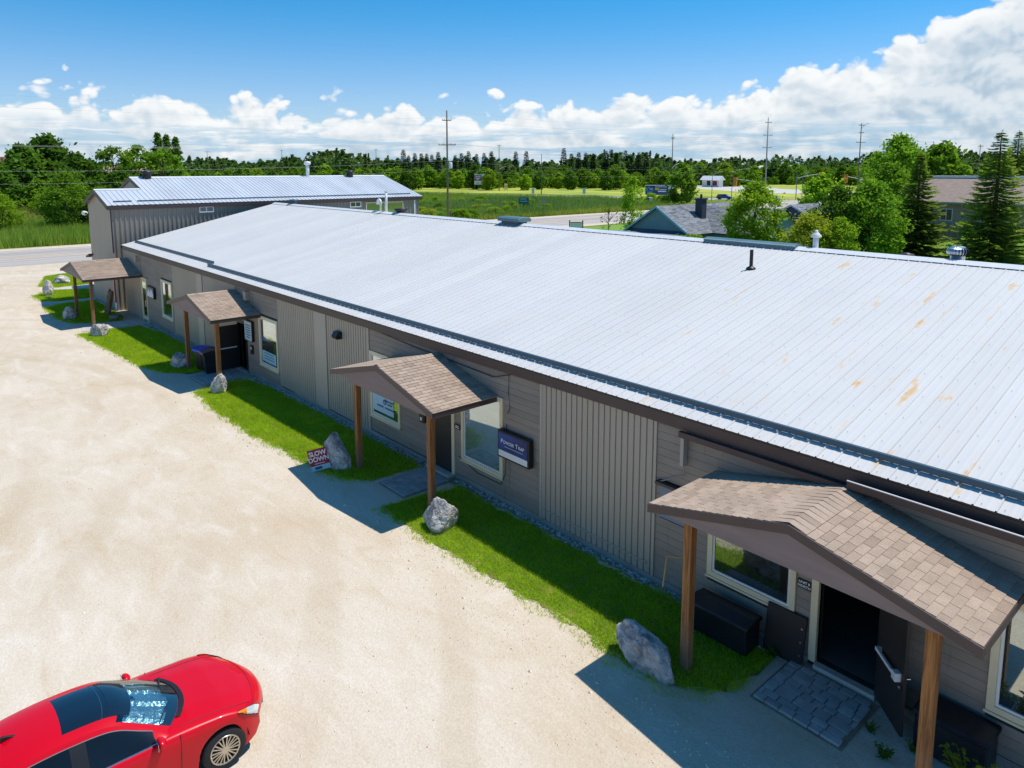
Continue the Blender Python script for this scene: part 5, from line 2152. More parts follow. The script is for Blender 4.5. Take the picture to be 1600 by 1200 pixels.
def build_houses():
    # teal house whose gable faces the long building
    t = wthing('teal_house', (-51, 69, -.62), 'teal house with grey shingle roof and dark chimney behind the long roof', 'house')
    xr, y0, y1 = -49.4, 65.2, 84.0
    zr, ze, hw = 4.95, 2.2, 4.25
    s = (zr - ze) / hw
    m = MB().prism([(xr - hw + .3, y0, -.6), (xr + hw - .3, y0, -.6), (xr + hw - .3, y0, ze + .15), (xr, y0, zr - .08), (xr - hw + .3, y0, ze + .15)], (0, y1 - y0, 0))
    m.build('wall', 'house_teal', t)
    # horizontal cladding boards on the gable
    for k in range(11):
        z = ze + .16 + k * .24
        w = (zr - .1 - z) / s - .15
        if w < .2:
            break
        B(xr - w, xr + w, y0 - .03, y0 - .002, z, z + .225).build('plank', 'house_teal', t)
    B(xr - hw + .35, xr + hw - .35, y0 - .05, y0 - .002, ze - .55, ze + .14).build('band', 'sign_teal', t)
    for sg in (-1, 1):
        MB().prism([(xr + sg * (hw + .25), y0 - .45, ze - s * .25), (xr, y0 - .45, zr), (xr, y0 - .45, zr - .12), (xr + sg * (hw + .25), y0 - .45, ze - s * .25 - .12)], (0, y1 - y0 + .7, 0)).build('roof_board', 'house_dark', t)
        shingle_slope(t, y0 - .45, y1 + .25, xr + sg * (hw + .25), ze - s * .25 + .01, xr, zr + .01, 'shingle_grey')
        MB().prism([(xr + sg * (hw + .28), y0 - .52, ze - s * .28 - .2), (xr + sg * (hw + .28), y0 - .52, ze - s * .28 + .05), (xr, y0 - .52, zr + .06), (xr, y0 - .52, zr - .2)], (0, .06, 0)).build('rake_board', 'trim_teal', t)
    # cross wing to the right with its own ridge
    zc, yc = 4.75, 73.5
    wg = wing_x = xr + 10.5
    m = MB().prism([(xr, yc - 4.2, -.6), (xr, yc + 4.2, -.6), (xr, yc + 4.2, 2.2), (xr, yc, zc - .08), (xr, yc - 4.2, 2.2)], (10.3, 0, 0))
    m.build('wall', 'house_teal', t)
    for sg in (-1, 1):
        ye = yc + sg * 4.5
        MB().prism([(xr + 1, ye, 2.02), (xr + 1, yc, zc), (xr + 1, yc, zc - .1), (xr + 1, ye, 1.92)], (9.6, 0, 0)).build('roof_board', 'house_dark', t)
        # shingle rows on the wing, eave along X
        d = Vector((0, yc - ye, zc - 2.02))
        L = d.length
        d.normalize()
        n = Vector((0, -d.z, d.y)) if d.y > 0 else Vector((0, d.z, -d.y))
        mm = MB()
        q = 0.0
        r = random.Random(3)
        while q < L:
            e = min(q + .17, L)
            x = xr + .6 - r.uniform(0, .6)
            while x < wg:
                w = r.uniform(.5, 1.0)
                a, b = x, min(x + w - .012, wg + .2)
                p0 = Vector((0, ye, 2.03)) + d * q
                p1 = Vector((0, ye, 2.03)) + d * e
                mm.add([p0 + n * .026 + Vector((a, 0, 0)), p0 + n * .026 + Vector((b, 0, 0)), p1 + n * .008 + Vector((b, 0, 0)), p1 + n * .008 + Vector((a, 0, 0))], [(0, 1, 2, 3)])
                x += w
            q = e
        o = mm.build('shingles', 'shingle_grey', t)
        tag(o, kind='stuff')
    B(wg - .2, wg + .25, yc - 4.6, yc + 4.6, 1.8, 1.95).build('gutter', 'white_paint', t)
    ch = B(-47.9, -47.0, 70.0, 70.9, 3.2, 5.6).build('chimney', 'chimney', t)
    B(-48.0, -46.9, 69.9, 71.0, 5.6, 5.75).build('chimney_cap', 'house_dark', ch)
    MB().tube([(-47.45, 70.45, 5.75), (-47.45, 70.45, 6.2)], .13, 10).build('flue', 'black', ch)
    MB().lathe([(.15, 0), (.15, .3), (.32, .32), (.32, .46), (0, .55)], (-44.9, 72.2, 4.1), n=12).build('roof_vent', 'black', t, True)
    # flat-pitched porch roof in front, window beneath
    MB().prism([(-54.8, 60.9, 1.55), (-54.8, 63.95, 2.05), (-54.8, 63.95, 1.93), (-54.8, 60.9, 1.43)], (11.4, 0, 0)).build('porch_roof', 'metal_green', t)
    B(-54.5, -43.7, 62.2, 62.35, -.6, 1.5).build('porch_wall', 'house_dark', t)
    w = B(-50.1, -48.5, 62.12, 62.19, -.1, 1.1).build('window', 'white_paint', t)
    B(-50.0, -49.35, 62.10, 62.118, 0, 1.0).build('pane', 'dark_glass', w)
    B(-49.25, -48.6, 62.10, 62.118, 0, 1.0).build('pane', 'dark_glass', w)
    B(-46.2, -46.0, 61.0, 61.2, -.6, 1.6).build('porch_post', 'white_paint', t)
    # second house, mostly behind trees
    t = wthing('gabled_house', (-44.5, 86, -.5), 'small blue-grey gabled house with brown porch roof between the trees', 'house')
    xr, y0 = -45.6, 88.0
    MB().prism([(xr - 3.2, y0, -.5), (xr + 3.2, y0, -.5), (xr + 3.2, y0, 2.9), (xr, y0, 4.45), (xr - 3.2, y0, 2.9)], (0, 9, 0)).build('wall', 'house_blue', t)
    for sg in (-1, 1):
        MB().prism([(xr + sg * 3.5, y0 - .4, 2.72), (xr, y0 - .4, 4.5), (xr, y0 - .4, 4.38), (xr + sg * 3.5, y0 - .4, 2.6)], (0, 9.6, 0)).build('roof_board', 'house_dark', t)
        shingle_slope(t, y0 - .4, y0 + 9.2, xr + sg * 3.5, 2.73, xr, 4.51, 'shingle_grey', .2)
        MB().prism([(xr + sg * 3.55, y0 - .46, 2.50), (xr + sg * 3.55, y0 - .46, 2.75), (xr, y0 - .46, 4.56), (xr, y0 - .46, 4.32)], (0, .06, 0)).build('rake_board', 'white_paint', t)
    MB().prism([(xr - 3.6, y0 - 6.0, 1.9), (xr - 3.6, y0 - .05, 2.85), (xr - 3.6, y0 - .05, 2.7), (xr - 3.6, y0 - 6.0, 1.75)], (9.2, 0, 0)).build('porch_roof', 'shingle_brown', t)
    B(xr - 3.5, xr + 5.6, y0 - 6.05, y0 - 5.95, 1.62, 1.80).build('porch_fascia', 'white_paint', t)
    B(xr - 3.2, xr + 5.2, y0 - 5.0, y0 - 4.8, -.5, 1.7).build('porch_wall', 'house_dark', t)
    B(xr + 1.5, xr + 1.75, y0 - 5.9, y0 - 5.65, -.5, 1.65).build('porch_post', 'white_paint', t)
    # dark plank fence behind it
    t = wthing('plank_fence', (-42, 103, -.4), 'dark weathered plank fence behind the small gabled house', 'fence')
    for k in range(95):
        x = -51 + k * .21
        B(x, x + .19, 104 + random.uniform(-.015, .015), 104.03, -.5, 1.9 + random.uniform(-.05, .05)).build('plank', 'fence_wood', t)
    for z in (.1, 1.4):
        B(-51, -31, 104.035, 104.09, z, z + .1).build('rail', 'fence_wood', t)
    t = wthing('plank_fence', (-30, 110, -.3), 'grey plank fence beyond the right-hand lawn', 'fence')
    for k in range(105):
        x = -38.0 + k * .3
        B(x, x + .27, 113 + random.uniform(-.02, .02), 113.04, -.4, 1.45 + random.uniform(-.05, .05)).build('plank', 'fence_wood', t)
    for z in (.1, 1.0):
        B(-38, -6, 113.045, 113.1, z, z + .1).build('rail', 'fence_wood', t)
    # long tan brick building on the right
    t = wthing('brick_building', (-30, 128, -.3), 'long low tan building with wide brown shingle roof on the right', 'building')
    x0, x1, y0, y1 = -47.5, 5.0, 120.0, 138.0
    B(x0 + .8, x1 - .8, y0 + .8, y1 - .8, -.5, 4.2).build('wall', 'brick_tan', t)
    MB().add([(x0, y0, 4.1), (x1, y0, 4.1), (x1 - 1, y0 + 8, 7.6), (x0 + 4.5, y0 + 8, 7.6), (x0, y1, 4.1), (x0 + 4.5, y1 - 8, 7.6), (x1, y1, 4.1), (x1 - 1, y1 - 8, 7.6)],
             [(0, 1, 2, 3), (0, 3, 5, 4), (4, 5, 7, 6), (3, 2, 7, 5), (0, 4, 6, 1)]).build('roof', 'shingle_brown', t)
    B(x0 + 4.6, x1 - 1, y0 + 7.9, y1 - 7.9, 7.62, 7.95).build('ridge_cap', 'white_metal', t)
    B(x0 - .05, x1, y0 - .08, y0 + .0, 3.82, 4.12).build('fascia', 'metal_green', t)
    for k in range(9):
        x = x0 + 3 + k * 5.4
        w = B(x, x + 1.7, y0 + .74, y0 + .79, 1.3, 3.1).build('window', 'white_paint', t)
        B(x + .1, x + .8, y0 + .72, y0 + .738, 1.4, 3.0).build('pane', 'dark_glass', w)
        B(x + .9, x + 1.6, y0 + .72, y0 + .738, 1.4, 3.0).build('pane', 'dark_glass', w)
    B(x0 + 1.0, x0 + 2.8, y0 + .70, y0 + .79, 0, 3.3).build('pale_panel', 'sign_aqua', t)
    # rounded white steel hut far behind
    t = wthing('arched_hut', (-270, 496, 1.4), 'white arched steel hut in front of the far wood', 'hut')
    dirv = Vector((-.97, .10, 0)).normalized()
    px = Vector((dirv.y, -dirv.x, 0))
    base = Vector((-254.5, 496.5, 1.4))
    n = 16
    for k in range(12):
        v, f = [], []
        for j in range(n + 1):
            a = pi * j / n
            for l in (k * 2.6, k * 2.6 + 2.5):
                p = base + dirv * l + px * (8.0 * cos(a)) + Vector((0, 0, 9.8 * sin(a)))
                v.append(p)
        for j in range(n):
            f.append((2 * j, 2 * j + 1, 2 * j + 3, 2 * j + 2))
        MB().add(v, f).build('arch_panel', 'white_paint', t, True)
    MB().add([base + dirv * .3 + px * (7.8 * cos(pi * j / n)) + Vector((0, 0, 9.6 * sin(pi * j / n))) for j in range(n + 1)], [tuple(range(n + 1))]).build('end_wall', 'white_metal', t)
    MB().add([base + dirv * .15 + px * q + Vector((0, 0, z)) for q, z in ((-2.4, 0), (2.4, 0), (2.4, 7), (0, 8.4), (-2.4, 7))], [(0, 1, 2, 3, 4)]).build('door', 'sign_grey', t)
    t = wthing('red_shed', (-296, 492, 1.0), 'small shed with a faded red roof left of the arched hut', 'shed')
    B(-300, -291, 492, 500, 1.0, 7.6).build('wall', 'white_paint', t)
    MB().prism([(-300.5, 491.5, 7.6), (-300.5, 496, 10.8), (-300.5, 500.5, 7.6)], (10, 0, 0)).build('roof', 'faded_red', t)
    # white kiosk of the filling station
    t = wthing('kiosk', (-216, 330, -.6), 'white kiosk with pitched roof on the pale forecourt', 'kiosk')
    B(-222, -212, 330, 334, -.6, 3.0).build('wall', 'white_paint', t)
    MB().prism([(-223, 329, 3.0), (-223, 332, 5.2), (-223, 335, 3.0)], (12, 0, 0)).build('roof', 'white_metal', t)
    B(-219, -217, 329.9, 329.99, 0.2, 2.6).build('window', 'dark_glass', t)
    B(-215.5, -213, 329.9, 329.99, 0.2, 2.6).build('window', 'sign_maroon', t)
    # brick house on the far left, brown roofed house among the left trees
    t = wthing('brick_house', (-236, 22, -.6), 'red brick house at the left edge behind the trees', 'house')
    B(-246, -232, 12, 27.0, -.6, 8.0).build('wall', 'brick_far', t)
    MB().prism([(-247, 11, 8.0), (-239, 11, 12.2), (-231, 11, 8.0)], (0, 17, 0)).build('roof', 'roof_red', t)
    for y in (14, 18, 22):
        w = B(-231.98, -231.9, y, y + 1.6, 3.8, 6.0).build('window', 'white_paint', t)
        B(-231.89, -231.86, y + .15, y + 1.45, 3.95, 5.85).build('pane', 'dark_glass', w)
    t = wthing('hidden_house', (-238, 58, -.6), 'dark brown house mostly hidden by the left trees', 'house')
    B(-246, -236, 52, 64, -.6, 7.6).build('wall', 'roof_red', t)
    MB().prism([(-247, 51, 7.6), (-241, 51, 9.8), (-235, 51, 7.6)], (0, 14, 0)).build('roof', 'shingle_brown', t)
    w = B(-235.98, -235.9, 57, 58.5, 4.6, 6.4).build('window', 'white_paint', t)
    B(-235.89, -235.86, 57.15, 58.35, 4.7, 6.3).build('pane', 'dark_glass', w)


M('faded_red', C8(206, 140, 136), .7)
M('roof_red', C8(112, 70, 62), .8, var=.15, vscale=.6)
build_houses()


# ------------------------------------------------------------------ poles, wires, street lights, signals
def pole(x, y, h, label, arms=(), r=.16, lamp=None, trafo=False, mat='pole_wood', ang=0.0, name='utility_pole', cat='utility pole', group='utility poles'):
    t = thing(name, (x, y, gz(x) - .05), label, cat, group, ang)
    MB().tube([(0, 0, 0), (0, 0, h)], [r, r * .62], 10).build('mast', mat, t, True)
    for z, w in arms:
        B(-w, w, -.06 - r, -r + .04, z - .07, z + .07).build('crossarm', mat, t)
        for q in (-.92, -.45, .45, .92):
            MB().lathe([(.03, 0), (.06, .04), (.03, .10), (.055, .15), (.02, .24), (0, .26)], (q * w, -r, z + .07), n=8).build('insulator', 'sign_grey', t)
    if trafo:
        MB().lathe([(0, 0), (.30, 0), (.32, .08), (.32, 1.0), (.22, 1.1), (0, 1.12)], (r + .36, 0, h * .49), n=14).build('transformer', 'white_metal', t, True)
    if lamp:
        z, l, a = lamp
        ar = MB().tube([(0, 0, z), (l * .5 * cos(a), l * .5 * sin(a), z + .9), (l * cos(a), l * sin(a), z + 1.3)], .06, 8).build('lamp_arm', 'white_metal', t)
        MB().obox((l * cos(a) * 1.1, l * sin(a) * 1.1, z + 1.32), (cos(a), sin(a), .1), (-sin(a), cos(a), 0), (0, 0, 1), .4, .15, .07).build('lamp_head', 'white_metal', ar)
    return t


def build_poles():
    VIEW = rad(48.6)        # arms square to the lines of wire
    pole(-105.3, 77.4, 19.9, 'tallest utility pole with one wide crossarm and a white transformer', [(13.9, 1.55), (18.2, .8)], .20, None, True, ang=VIEW)
    pole(-131.2, 179.2, 19.8, 'leaning grey utility pole with a street lamp arm beside the blue trailer', [(18.6, .5)], .18, (9.8, 2.2, .5), ang=VIEW)
    pole(-200.0, 191.2, 15.2, 'plain thin utility pole in the middle of the far field', [], .17, ang=VIEW)
    pole(-104.8, 186.3, 23.6, 'pale concrete utility pole with three crossarms near the crossing', [(22.2, .9), (18.8, 1.3), (15.4, 1.3)], .24, mat='white_metal_pole', ang=VIEW)
    pole(-94.4, 221.0, 23.0, 'utility pole with a lamp at its top right of the crossing', [(22.4, .9), (20.2, .7), (17.4, 1.4)], .20, (21.5, 1.6, -.2), ang=VIEW)
    pole(-240.6, 204.6, 19.9, 'utility pole with street lamp beside the orange sign', [(19.4, .9)], .2, (9.2, 2.6, .4), ang=VIEW)
    pole(-352.5, 210.4, 20.2, 'thin distant utility pole above the shed roof', [(19.8, .8)], .18, ang=VIEW)
    pole(-416.0, 184.1, 20.6, 'distant utility pole with lamp left of the white flue', [(20.2, .8)], .2, (10, 3, .2), ang=VIEW)
    pole(-497.1, 168.4, 21.3, 'farthest utility pole with a crossarm right of the poplars', [(20.6, 2.2)], .22, ang=VIEW)
    pole(-85.6, 299.6, 18.3, 'utility pole between the two right-hand spruces', [(17.6, .9)], .2, ang=VIEW)
    # steel poles at the crossing
    sig = []
    def signal(x, y, h, arm, label, ang):
        t = thing('traffic_signal', (x, y, gz(x)), label, 'traffic light', 'traffic signals at the crossing', ang)
        MB().tube([(0, 0, 0), (0, 0, h)], .13, 8).build('mast', 'galv_pole', t)
        MB().tube([(0, 0, h * .78), (arm * .5, 0, h * .88), (arm, 0, h * .94)], .09, 8).build('arm', 'white_metal', t)
        hd = B(arm - .55, arm + .55, -.25, .25, h * .94 - 2.1, h * .94 + .6).build('signal_head', 'orange', t)
        for k, c in enumerate(('sign_maroon', 'letter_yellow', 'sign_green')):
            MB().lathe([(0, 0), (.26, 0), (.26, .02), (0, .02)], n=12).build('lens', c, hd).rotation_euler = (rad(90), 0, 0)
            hd.children[-1].location = (arm, -.26, h * .94 + .1 - k * .75)
        return t
    signal(-117.0, 205.0, 6.8, 8.0, 'traffic signal whose arm reaches left over the far road', rad(190))
    signal(-111.0, 216.0, 8.6, 7.0, 'traffic signal with a large orange head beside the blue car', rad(20))
    signal(-97.0, 228.0, 8.0, 9.0, 'traffic signal reaching over the road right of the hut', rad(35))
    signal(-101.0, 240.0, 7.6, -5.0, 'second traffic signal right of the hut, arm turned left', rad(30))

    def slim(x, y, h, l, a, label):
        t = thing('street_light', (x, y, gz(x)), label, 'street light', 'street lights at the crossing')
        MB().tube([(0, 0, 0), (0, 0, h)], [.11, .07], 8).build('mast', 'galv_pole', t)
        ar = MB().tube([(0, 0, h - .1), (l * .5 * cos(a), l * .5 * sin(a), h + .7), (l * cos(a), l * sin(a), h + 1.0)], .05, 6).build('lamp_arm', 'white_metal', t)
        MB().obox((l * cos(a) * 1.08, l * sin(a) * 1.08, h + 1.0), (cos(a), sin(a), .1), (-sin(a), cos(a), 0), (0, 0, 1), .4, .16, .07).build('lamp_head', 'white_metal', ar)
    slim(-124.6, 190.5, 7.6, 2.0, .7, 'short street light left of the chimney')
    slim(-122.8, 198.5, 8.6, 4.2, .7, 'tall curved street light behind the chimney')
    slim(-104.0, 206.0, 7.4, 1.0, .5, 'dark street light right of the round tree')
    # wires between the poles
    w = thing('power_line', (-105.3, 77.4, 0), 'thin power lines strung between the roadside poles across the sky', 'wires')
    P = {1: Vector((-105.3, 77.4, 0)), 2: Vector((-131.2, 179.2, 0)), 4: Vector((-104.8, 186.3, 0)), 5: Vector((-94.4, 221.0, 0)), 3: Vector((-200, 191.2, 0)), 6: Vector((-240.6, 204.6, 0)), 9: Vector((-497, 168, 0)),
         0: Vector((-101, -60, 0)), 7: Vector((-352.5, 210.4, 0)), 8: Vector((-416, 184, 0)), 10: Vector((-85.6, 299.6, 0)), 11: Vector((-80, 420, 0))}

    def wire(a, za, b, zb, sag, off=0.0, r=.009):
        A, Bq = P[a] + Vector((off, off, za)), P[b] + Vector((off, off, zb))
        pts = []
        for k in range(15):
            u = k / 14
            p = A.lerp(Bq, u)
            p.z -= sag * 4 * u * (1 - u)
            pts.append(p - w.location)
        MB().tube(pts, r, 5, False).build('wire', 'wire', w)
    for off, za in ((-1.1, 13.6), (0, 13.5), (1.1, 13.4), (.3, 17.9), (0, 19.3), (.2, 10.5), (.2, 9.0)):
        wire(0, za + .5, 1, za, 2.0, off)
        wire(1, za, 4, za + (3 if za > 12 else 1), 2.2, off)
    for off, za in ((-.8, 22.0), (.8, 18.6), (0, 15.2), (.9, 15.2)):
        wire(4, za, 5, za, .5, off)
        wire(5, za, 10, za - 4.5, .9, off)
        wire(10, za - 4.5, 11, za - 5, .9, off)
    for off, za in ((-.3, 18.4), (.3, 17.9), (0, 12.5)):
        wire(4, za, 2, za, .6, off)
        wire(2, za, 3, za - 4.2, 1.2, off)
        wire(3, za - 4.2, 6, za - .5, 1.0, off)
        wire(6, za - .5, 7, za, 1.8, off)
        wire(7, za, 8, za, 1.2, off)
        wire(8, za, 9, za, 1.4, off)
    w.location = (-105.3, 77.4, 0)


M('white_metal_pole', C8(168, 166, 160), .8, var=.1)
M('galv_pole', C8(112, 122, 126), .6, var=.1)
build_poles()


# ------------------------------------------------------------------ roadside signs and vehicles
def facing(x, y):
    return atan2(-x, y) + 0.0 if False else atan2(y, x) + pi / 2


def build_roadside():
    # billboard
    x, y = -258, 208
    t = thing('billboard', (x, y, -.62), 'purple and white roadside billboard on posts in the far field', 'billboard', rz=facing(x, y) + pi)
    t.rotation_euler = (0, 0, atan2(y, x) - pi / 2)
    B(-2.6, 2.6, 0, .12, 2.4, 7.0).build('board', 'sign_white', t)
    B(-2.55, .7, -.03, -.005, 4.1, 6.6).build('purple_field', 'sign_purple', t)
    B(.75, 2.55, -.03, -.005, 4.6, 6.1).build('purple_field', 'sign_purple', t)
    B(.72, 2.55, -.03, -.005, 6.3, 7.1).build('white_field', 'sign_white', t)
    ln = MB()
    for x0, x1, z in ((-2.2, .3, 5.9), (-2.0, .1, 5.2), (-1.6, -.6, 4.6), (1.0, 2.3, 5.5), (1.0, 2.0, 5.0)):
        ln.box(x0, x1, -.05, -.033, z - .16, z + .16)
    ln.build('lettering', 'letter_white', t)
    ln = MB()
    for x0, x1 in ((-1.9, -.4), (.1, 1.9)):
        ln.box(x0, x1, -.03, -.005, 2.9, 3.25)
    ln.build('lettering', 'sign_grey', t)
    for px in (-2.5, -.6, .5, 1.3, 2.4):
        B(px - .07, px + .07, .13, .27, 0, 3.0).build('post', 'galv_pole', t)
    x, y = -236.8, 204.3
    t = thing('banner_sign', (x - .6, y + 1.4, -.62), 'small orange and cream upright sign in the far field', 'sign', rz=atan2(y, x) - pi / 2)
    B(-.7, .7, 0, .08, .6, 3.2).build('board', 'sign_cream', t)
    B(-.5, .5, -.03, -.005, 1.6, 2.4).build('panel', 'sign_orange', t)
    for px in (-.65, .65):
        B(px - .05, px + .05, .09, .18, 0, 3.2).build('post', 'galv_pole', t)
    # green road sign with wing post, white back-of-sign
    t = thing('road_sign', (-117.5, 107.0, -.62), 'green road sign among the roadside shrubs', 'sign', rz=atan2(107, -117.5) - pi / 2)
    B(-1.1, 1.1, 0, .04, 2.0, 3.4).build('board', 'sign_green', t)
    ln = MB()
    for x0, x1, z in ((-.8, .6, 3.05), (-.8, .8, 2.55)):
        ln.box(x0, x1, -.02, -.004, z - .1, z + .1)
    ln.build('lettering', 'sign_aqua', t)
    for px in (-.7, .95):
        B(px - .05, px + .05, .045, .12, 0, 3.9).build('post', 'galv_pole', t)
    t = thing('marker_sign', (-121.5, 113.5, -.62), 'narrow white sign on a post behind the green sign', 'sign', rz=atan2(113.5, -121.5) - pi / 2)
    B(-.3, .3, 0, .03, 4.0, 5.2).build('board', 'sign_white', t)
    B(-.05, .05, .03, .1, 0, 4.6).build('post', 'galv_pole', t)
    t = thing('marker_sign', (-160, 172, -.62), 'small white sign at the edge of the side road', 'sign', rz=atan2(172, -160) - pi / 2)
    B(-.5, .5, 0, .03, 1.6, 3.4).build('board', 'sign_white', t)
    B(-.05, .05, .03, .1, 0, 2.4).build('post', 'galv_pole', t)
    t = thing('bus_stop_post', (-105.5, 101.5, -.62), 'grey post with a small dark panel at the road verge', 'sign', rz=rad(48))
    B(-.28, .28, -.02, .02, 2.6, 3.6).build('board', 'galv_pole', t)
    B(-.06, .06, .02, .12, 0, 3.6).build('post', 'pole_wood', t)
    # white real-estate style stand
    t = thing('sign_stand', (-75.3, 79.3, -.62), 'white board held between two brown posts by the road', 'sign', rz=atan2(79.3, -75.3) - pi / 2)
    B(-.86, .86, -.02, .02, .45, 1.55).build('board', 'sign_white', t)
    for px in (-.98, .98):
        B(px - .09, px + .09, -.09, .09, 0, 1.95).build('post', 'brown_post', t)
    B(-.86, .86, -.05, .05, 1.56, 1.68).build('rail', 'brown_post', t)
    # advertising trailer: blue side with a white arrow diamond
    x, y = -150.0, 196.0
    t = thing('box_trailer', (-149.3, 197.2, -.62), 'dark blue advertising trailer with a white arrow beside the far road', 'trailer', rz=atan2(197, -149) - pi / 2 + .05)
    B(-4.6, 5.6, 0, 2.4, 1.15, 4.1).build('body', 'sign_white', t)
    B(-4.55, 2.9, -.03, -.004, 1.2, 4.05).build('blue_side', 'sign_teal', t)
    ar = MB()
    for a, b_ in (((-4.2, 2.6), (-3.2, 3.7)), ((-4.2, 2.6), (-3.2, 1.5)), ((-3.2, 1.9), (-2.0, 1.9))):
        p, q = Vector((a[0], -.045, a[1])), Vector((b_[0], -.045, b_[1]))
        d = (q - p)
        ar.obox((p + q) / 2, d.normalized(), (0, 1, 0), d.normalized().cross(Vector((0, 1, 0))), d.length / 2 + .05, .01, .06)
    ar.box(-3.2, -2.0, -.05, -.035, 2.5, 2.75).box(-3.2, -2.1, -.05, -.035, 2.95, 3.2)
    ar.build('arrow', 'sign_aqua', t)
    B(-1.4, .0, -.05, -.035, 2.5, 3.2).build('lettering', 'letter_yellow', t)
    ln = MB().box(-1.4, 2.4, -.05, -.035, 3.5, 3.68).box(.2, 2.4, -.05, -.035, 2.65, 2.85).box(-.4, 2.3, -.05, -.035, 1.9, 2.3)
    ln.build('lettering', 'letter_white', t)
    for px in (-3.2, -2.3, 4.4):
        MB().lathe([(0, 0), (.5, 0), (.5, .3), (0, .3)], n=16).build('wheel', 'tyre', t).rotation_euler = (rad(90), 0, 0)
        t.children[-1].location = (px, .35, .5)
    B(-4.4, 5.4, .2, 2.2, .85, 1.148).build('chassis', 'black', t)
    # dark utility trailer behind the near field edge
    t = thing('utility_box', (-128.5, 163, -.62), 'low dark box with a pale end beside the side road', 'box', rz=rad(45))
    B(-1.9, 1.2, -.8, .8, .3, 1.5).build('body', 'house_dark', t)
    B(1.25, 2.2, -.8, .8, .3, 1.6).build('end_panel', 'white_paint', t)
    # shrubs of magenta flowers are below; two distant vehicles
    def suv(x, y, rz, mat, label):
        t = thing('driving_car', (x, y, -.6), label, 'car', 'cars on the far road', rz)
        prof = [(-2.3, .35), (-2.35, .95), (-2.1, 1.05), (-1.9, 1.65), (.4, 1.72), (1.0, 1.15), (2.1, .98), (2.35, .7), (2.3, .35)]
        MB().prism([(a, -.92, z) for a, z in prof], (0, 1.84, 0)).build('body', mat, t, bevel=.06)
        for s in (-.93, .93):
            MB().prism([(-1.85, s - .006, 1.08), (-1.7, s - .006, 1.58), (.35, s - .006, 1.62), (.85, s - .006, 1.12)], (0, .012, 0)).build('side_window', 'dark_glass', t)
        MB().prism([(.45, -.8, 1.70), (1.02, -.8, 1.18), (1.05, -.8, 1.19), (.48, -.8, 1.72)], (0, 1.6, 0)).build('windshield', 'dark_glass', t)
        for a in (-1.45, 1.45):
            for s in (-.93, .75):
                w = MB().lathe([(0, 0), (.36, 0), (.36, .18), (0, .18)], n=16).build('wheel', 'tyre', t)
                w.rotation_euler = (rad(-90), 0, 0)
                w.location = (a, s, .36)
        for s in (-.7, .7):
            B(2.33, 2.37, s - .15, s + .15, .72, .86).build('headlight', 'lamp_glass', t)
    suv(-126.4, 200.2, rad(20), 'car_blue', 'dark blue car on the far road right of the chimney')
    suv(-111.0, 200.5, rad(200), 'car_teal', 'teal car on the far road, half behind a tree')


M('sign_cream', C8(230, 208, 150), .6)
M('sign_orange', C8(224, 130, 60), .6)
M('brown_post', C8(110, 66, 48), .8)
build_roadside()


# ------------------------------------------------------------------ trees and plants
def leaf_quads(P, size, rg, up=.35, aspect=.62):
    """diamond leaves or sprays at the points P, facing mostly outward and up"""
    n = len(P)
    d = rg.normal(0, 1, (n, 3))
    d[:, 2] = np.abs(d[:, 2]) + up
    d /= np.linalg.norm(d, axis=1, keepdims=True)
    a = np.cross(d, rg.normal(0, 1, (n, 3)))
    a /= np.linalg.norm(a, axis=1, keepdims=True) + 1e-9
    b = np.cross(d, a)
    s = (size * rg.uniform(.55, 1.35, n))[:, None]
    V = np.zeros((n, 4, 3))
    V[:, 0] = P - a * s
    V[:, 1] = P - b * s * aspect
    V[:, 2] = P + a * s
    V[:, 3] = P + b * s * aspect
    return V


def clump_points(h, r, base, n_cl, per, rg, shape='round', cr=.22, hollow=.35):
    """clump centres spread through an uneven crown"""
    C = []
    lob = [(rg.uniform(0, 2 * pi), rg.uniform(.15, .85), rg.uniform(.75, 1.12)) for _ in range(6)]
    while len(C) < n_cl:
        u = rg.uniform(0, 1)
        z = base + (h - base) * u
        if shape == 'round':
            R = r * (1 - abs(2 * u - .85) ** 2.3 * .8) if abs(2 * u - .85) < 1.17 else 0
        elif shape == 'column':
            R = r * min(1, (1 - u) * 3.0 + .12) * min(1, u * 5 + .5)
        elif shape == 'shrub':
            R = r * sqrt(max(0, 1 - u ** 2.2))
        else:
            R = r * (1 - u) ** .8
        a = rg.uniform(0, 2 * pi)
        k = 1.0
        for la, lu, lk in lob:
            dd = abs((a - la + pi) % (2 * pi) - pi)
            if dd < .6 and abs(u - lu) < .25:
                k *= lk
        q = R * k * sqrt(rg.uniform(hollow, 1.0))
        C.append((q * cos(a), q * sin(a), z))
    C = np.array(C)
    pts = []
    for c in C:
        rr = cr * r * rg.uniform(.6, 1.35)
        p = rg.normal(0, 1, (per, 3)) * rr * np.array([.62, .62, .46])
        pts.append(c + p)
    return C, np.concatenate(pts)


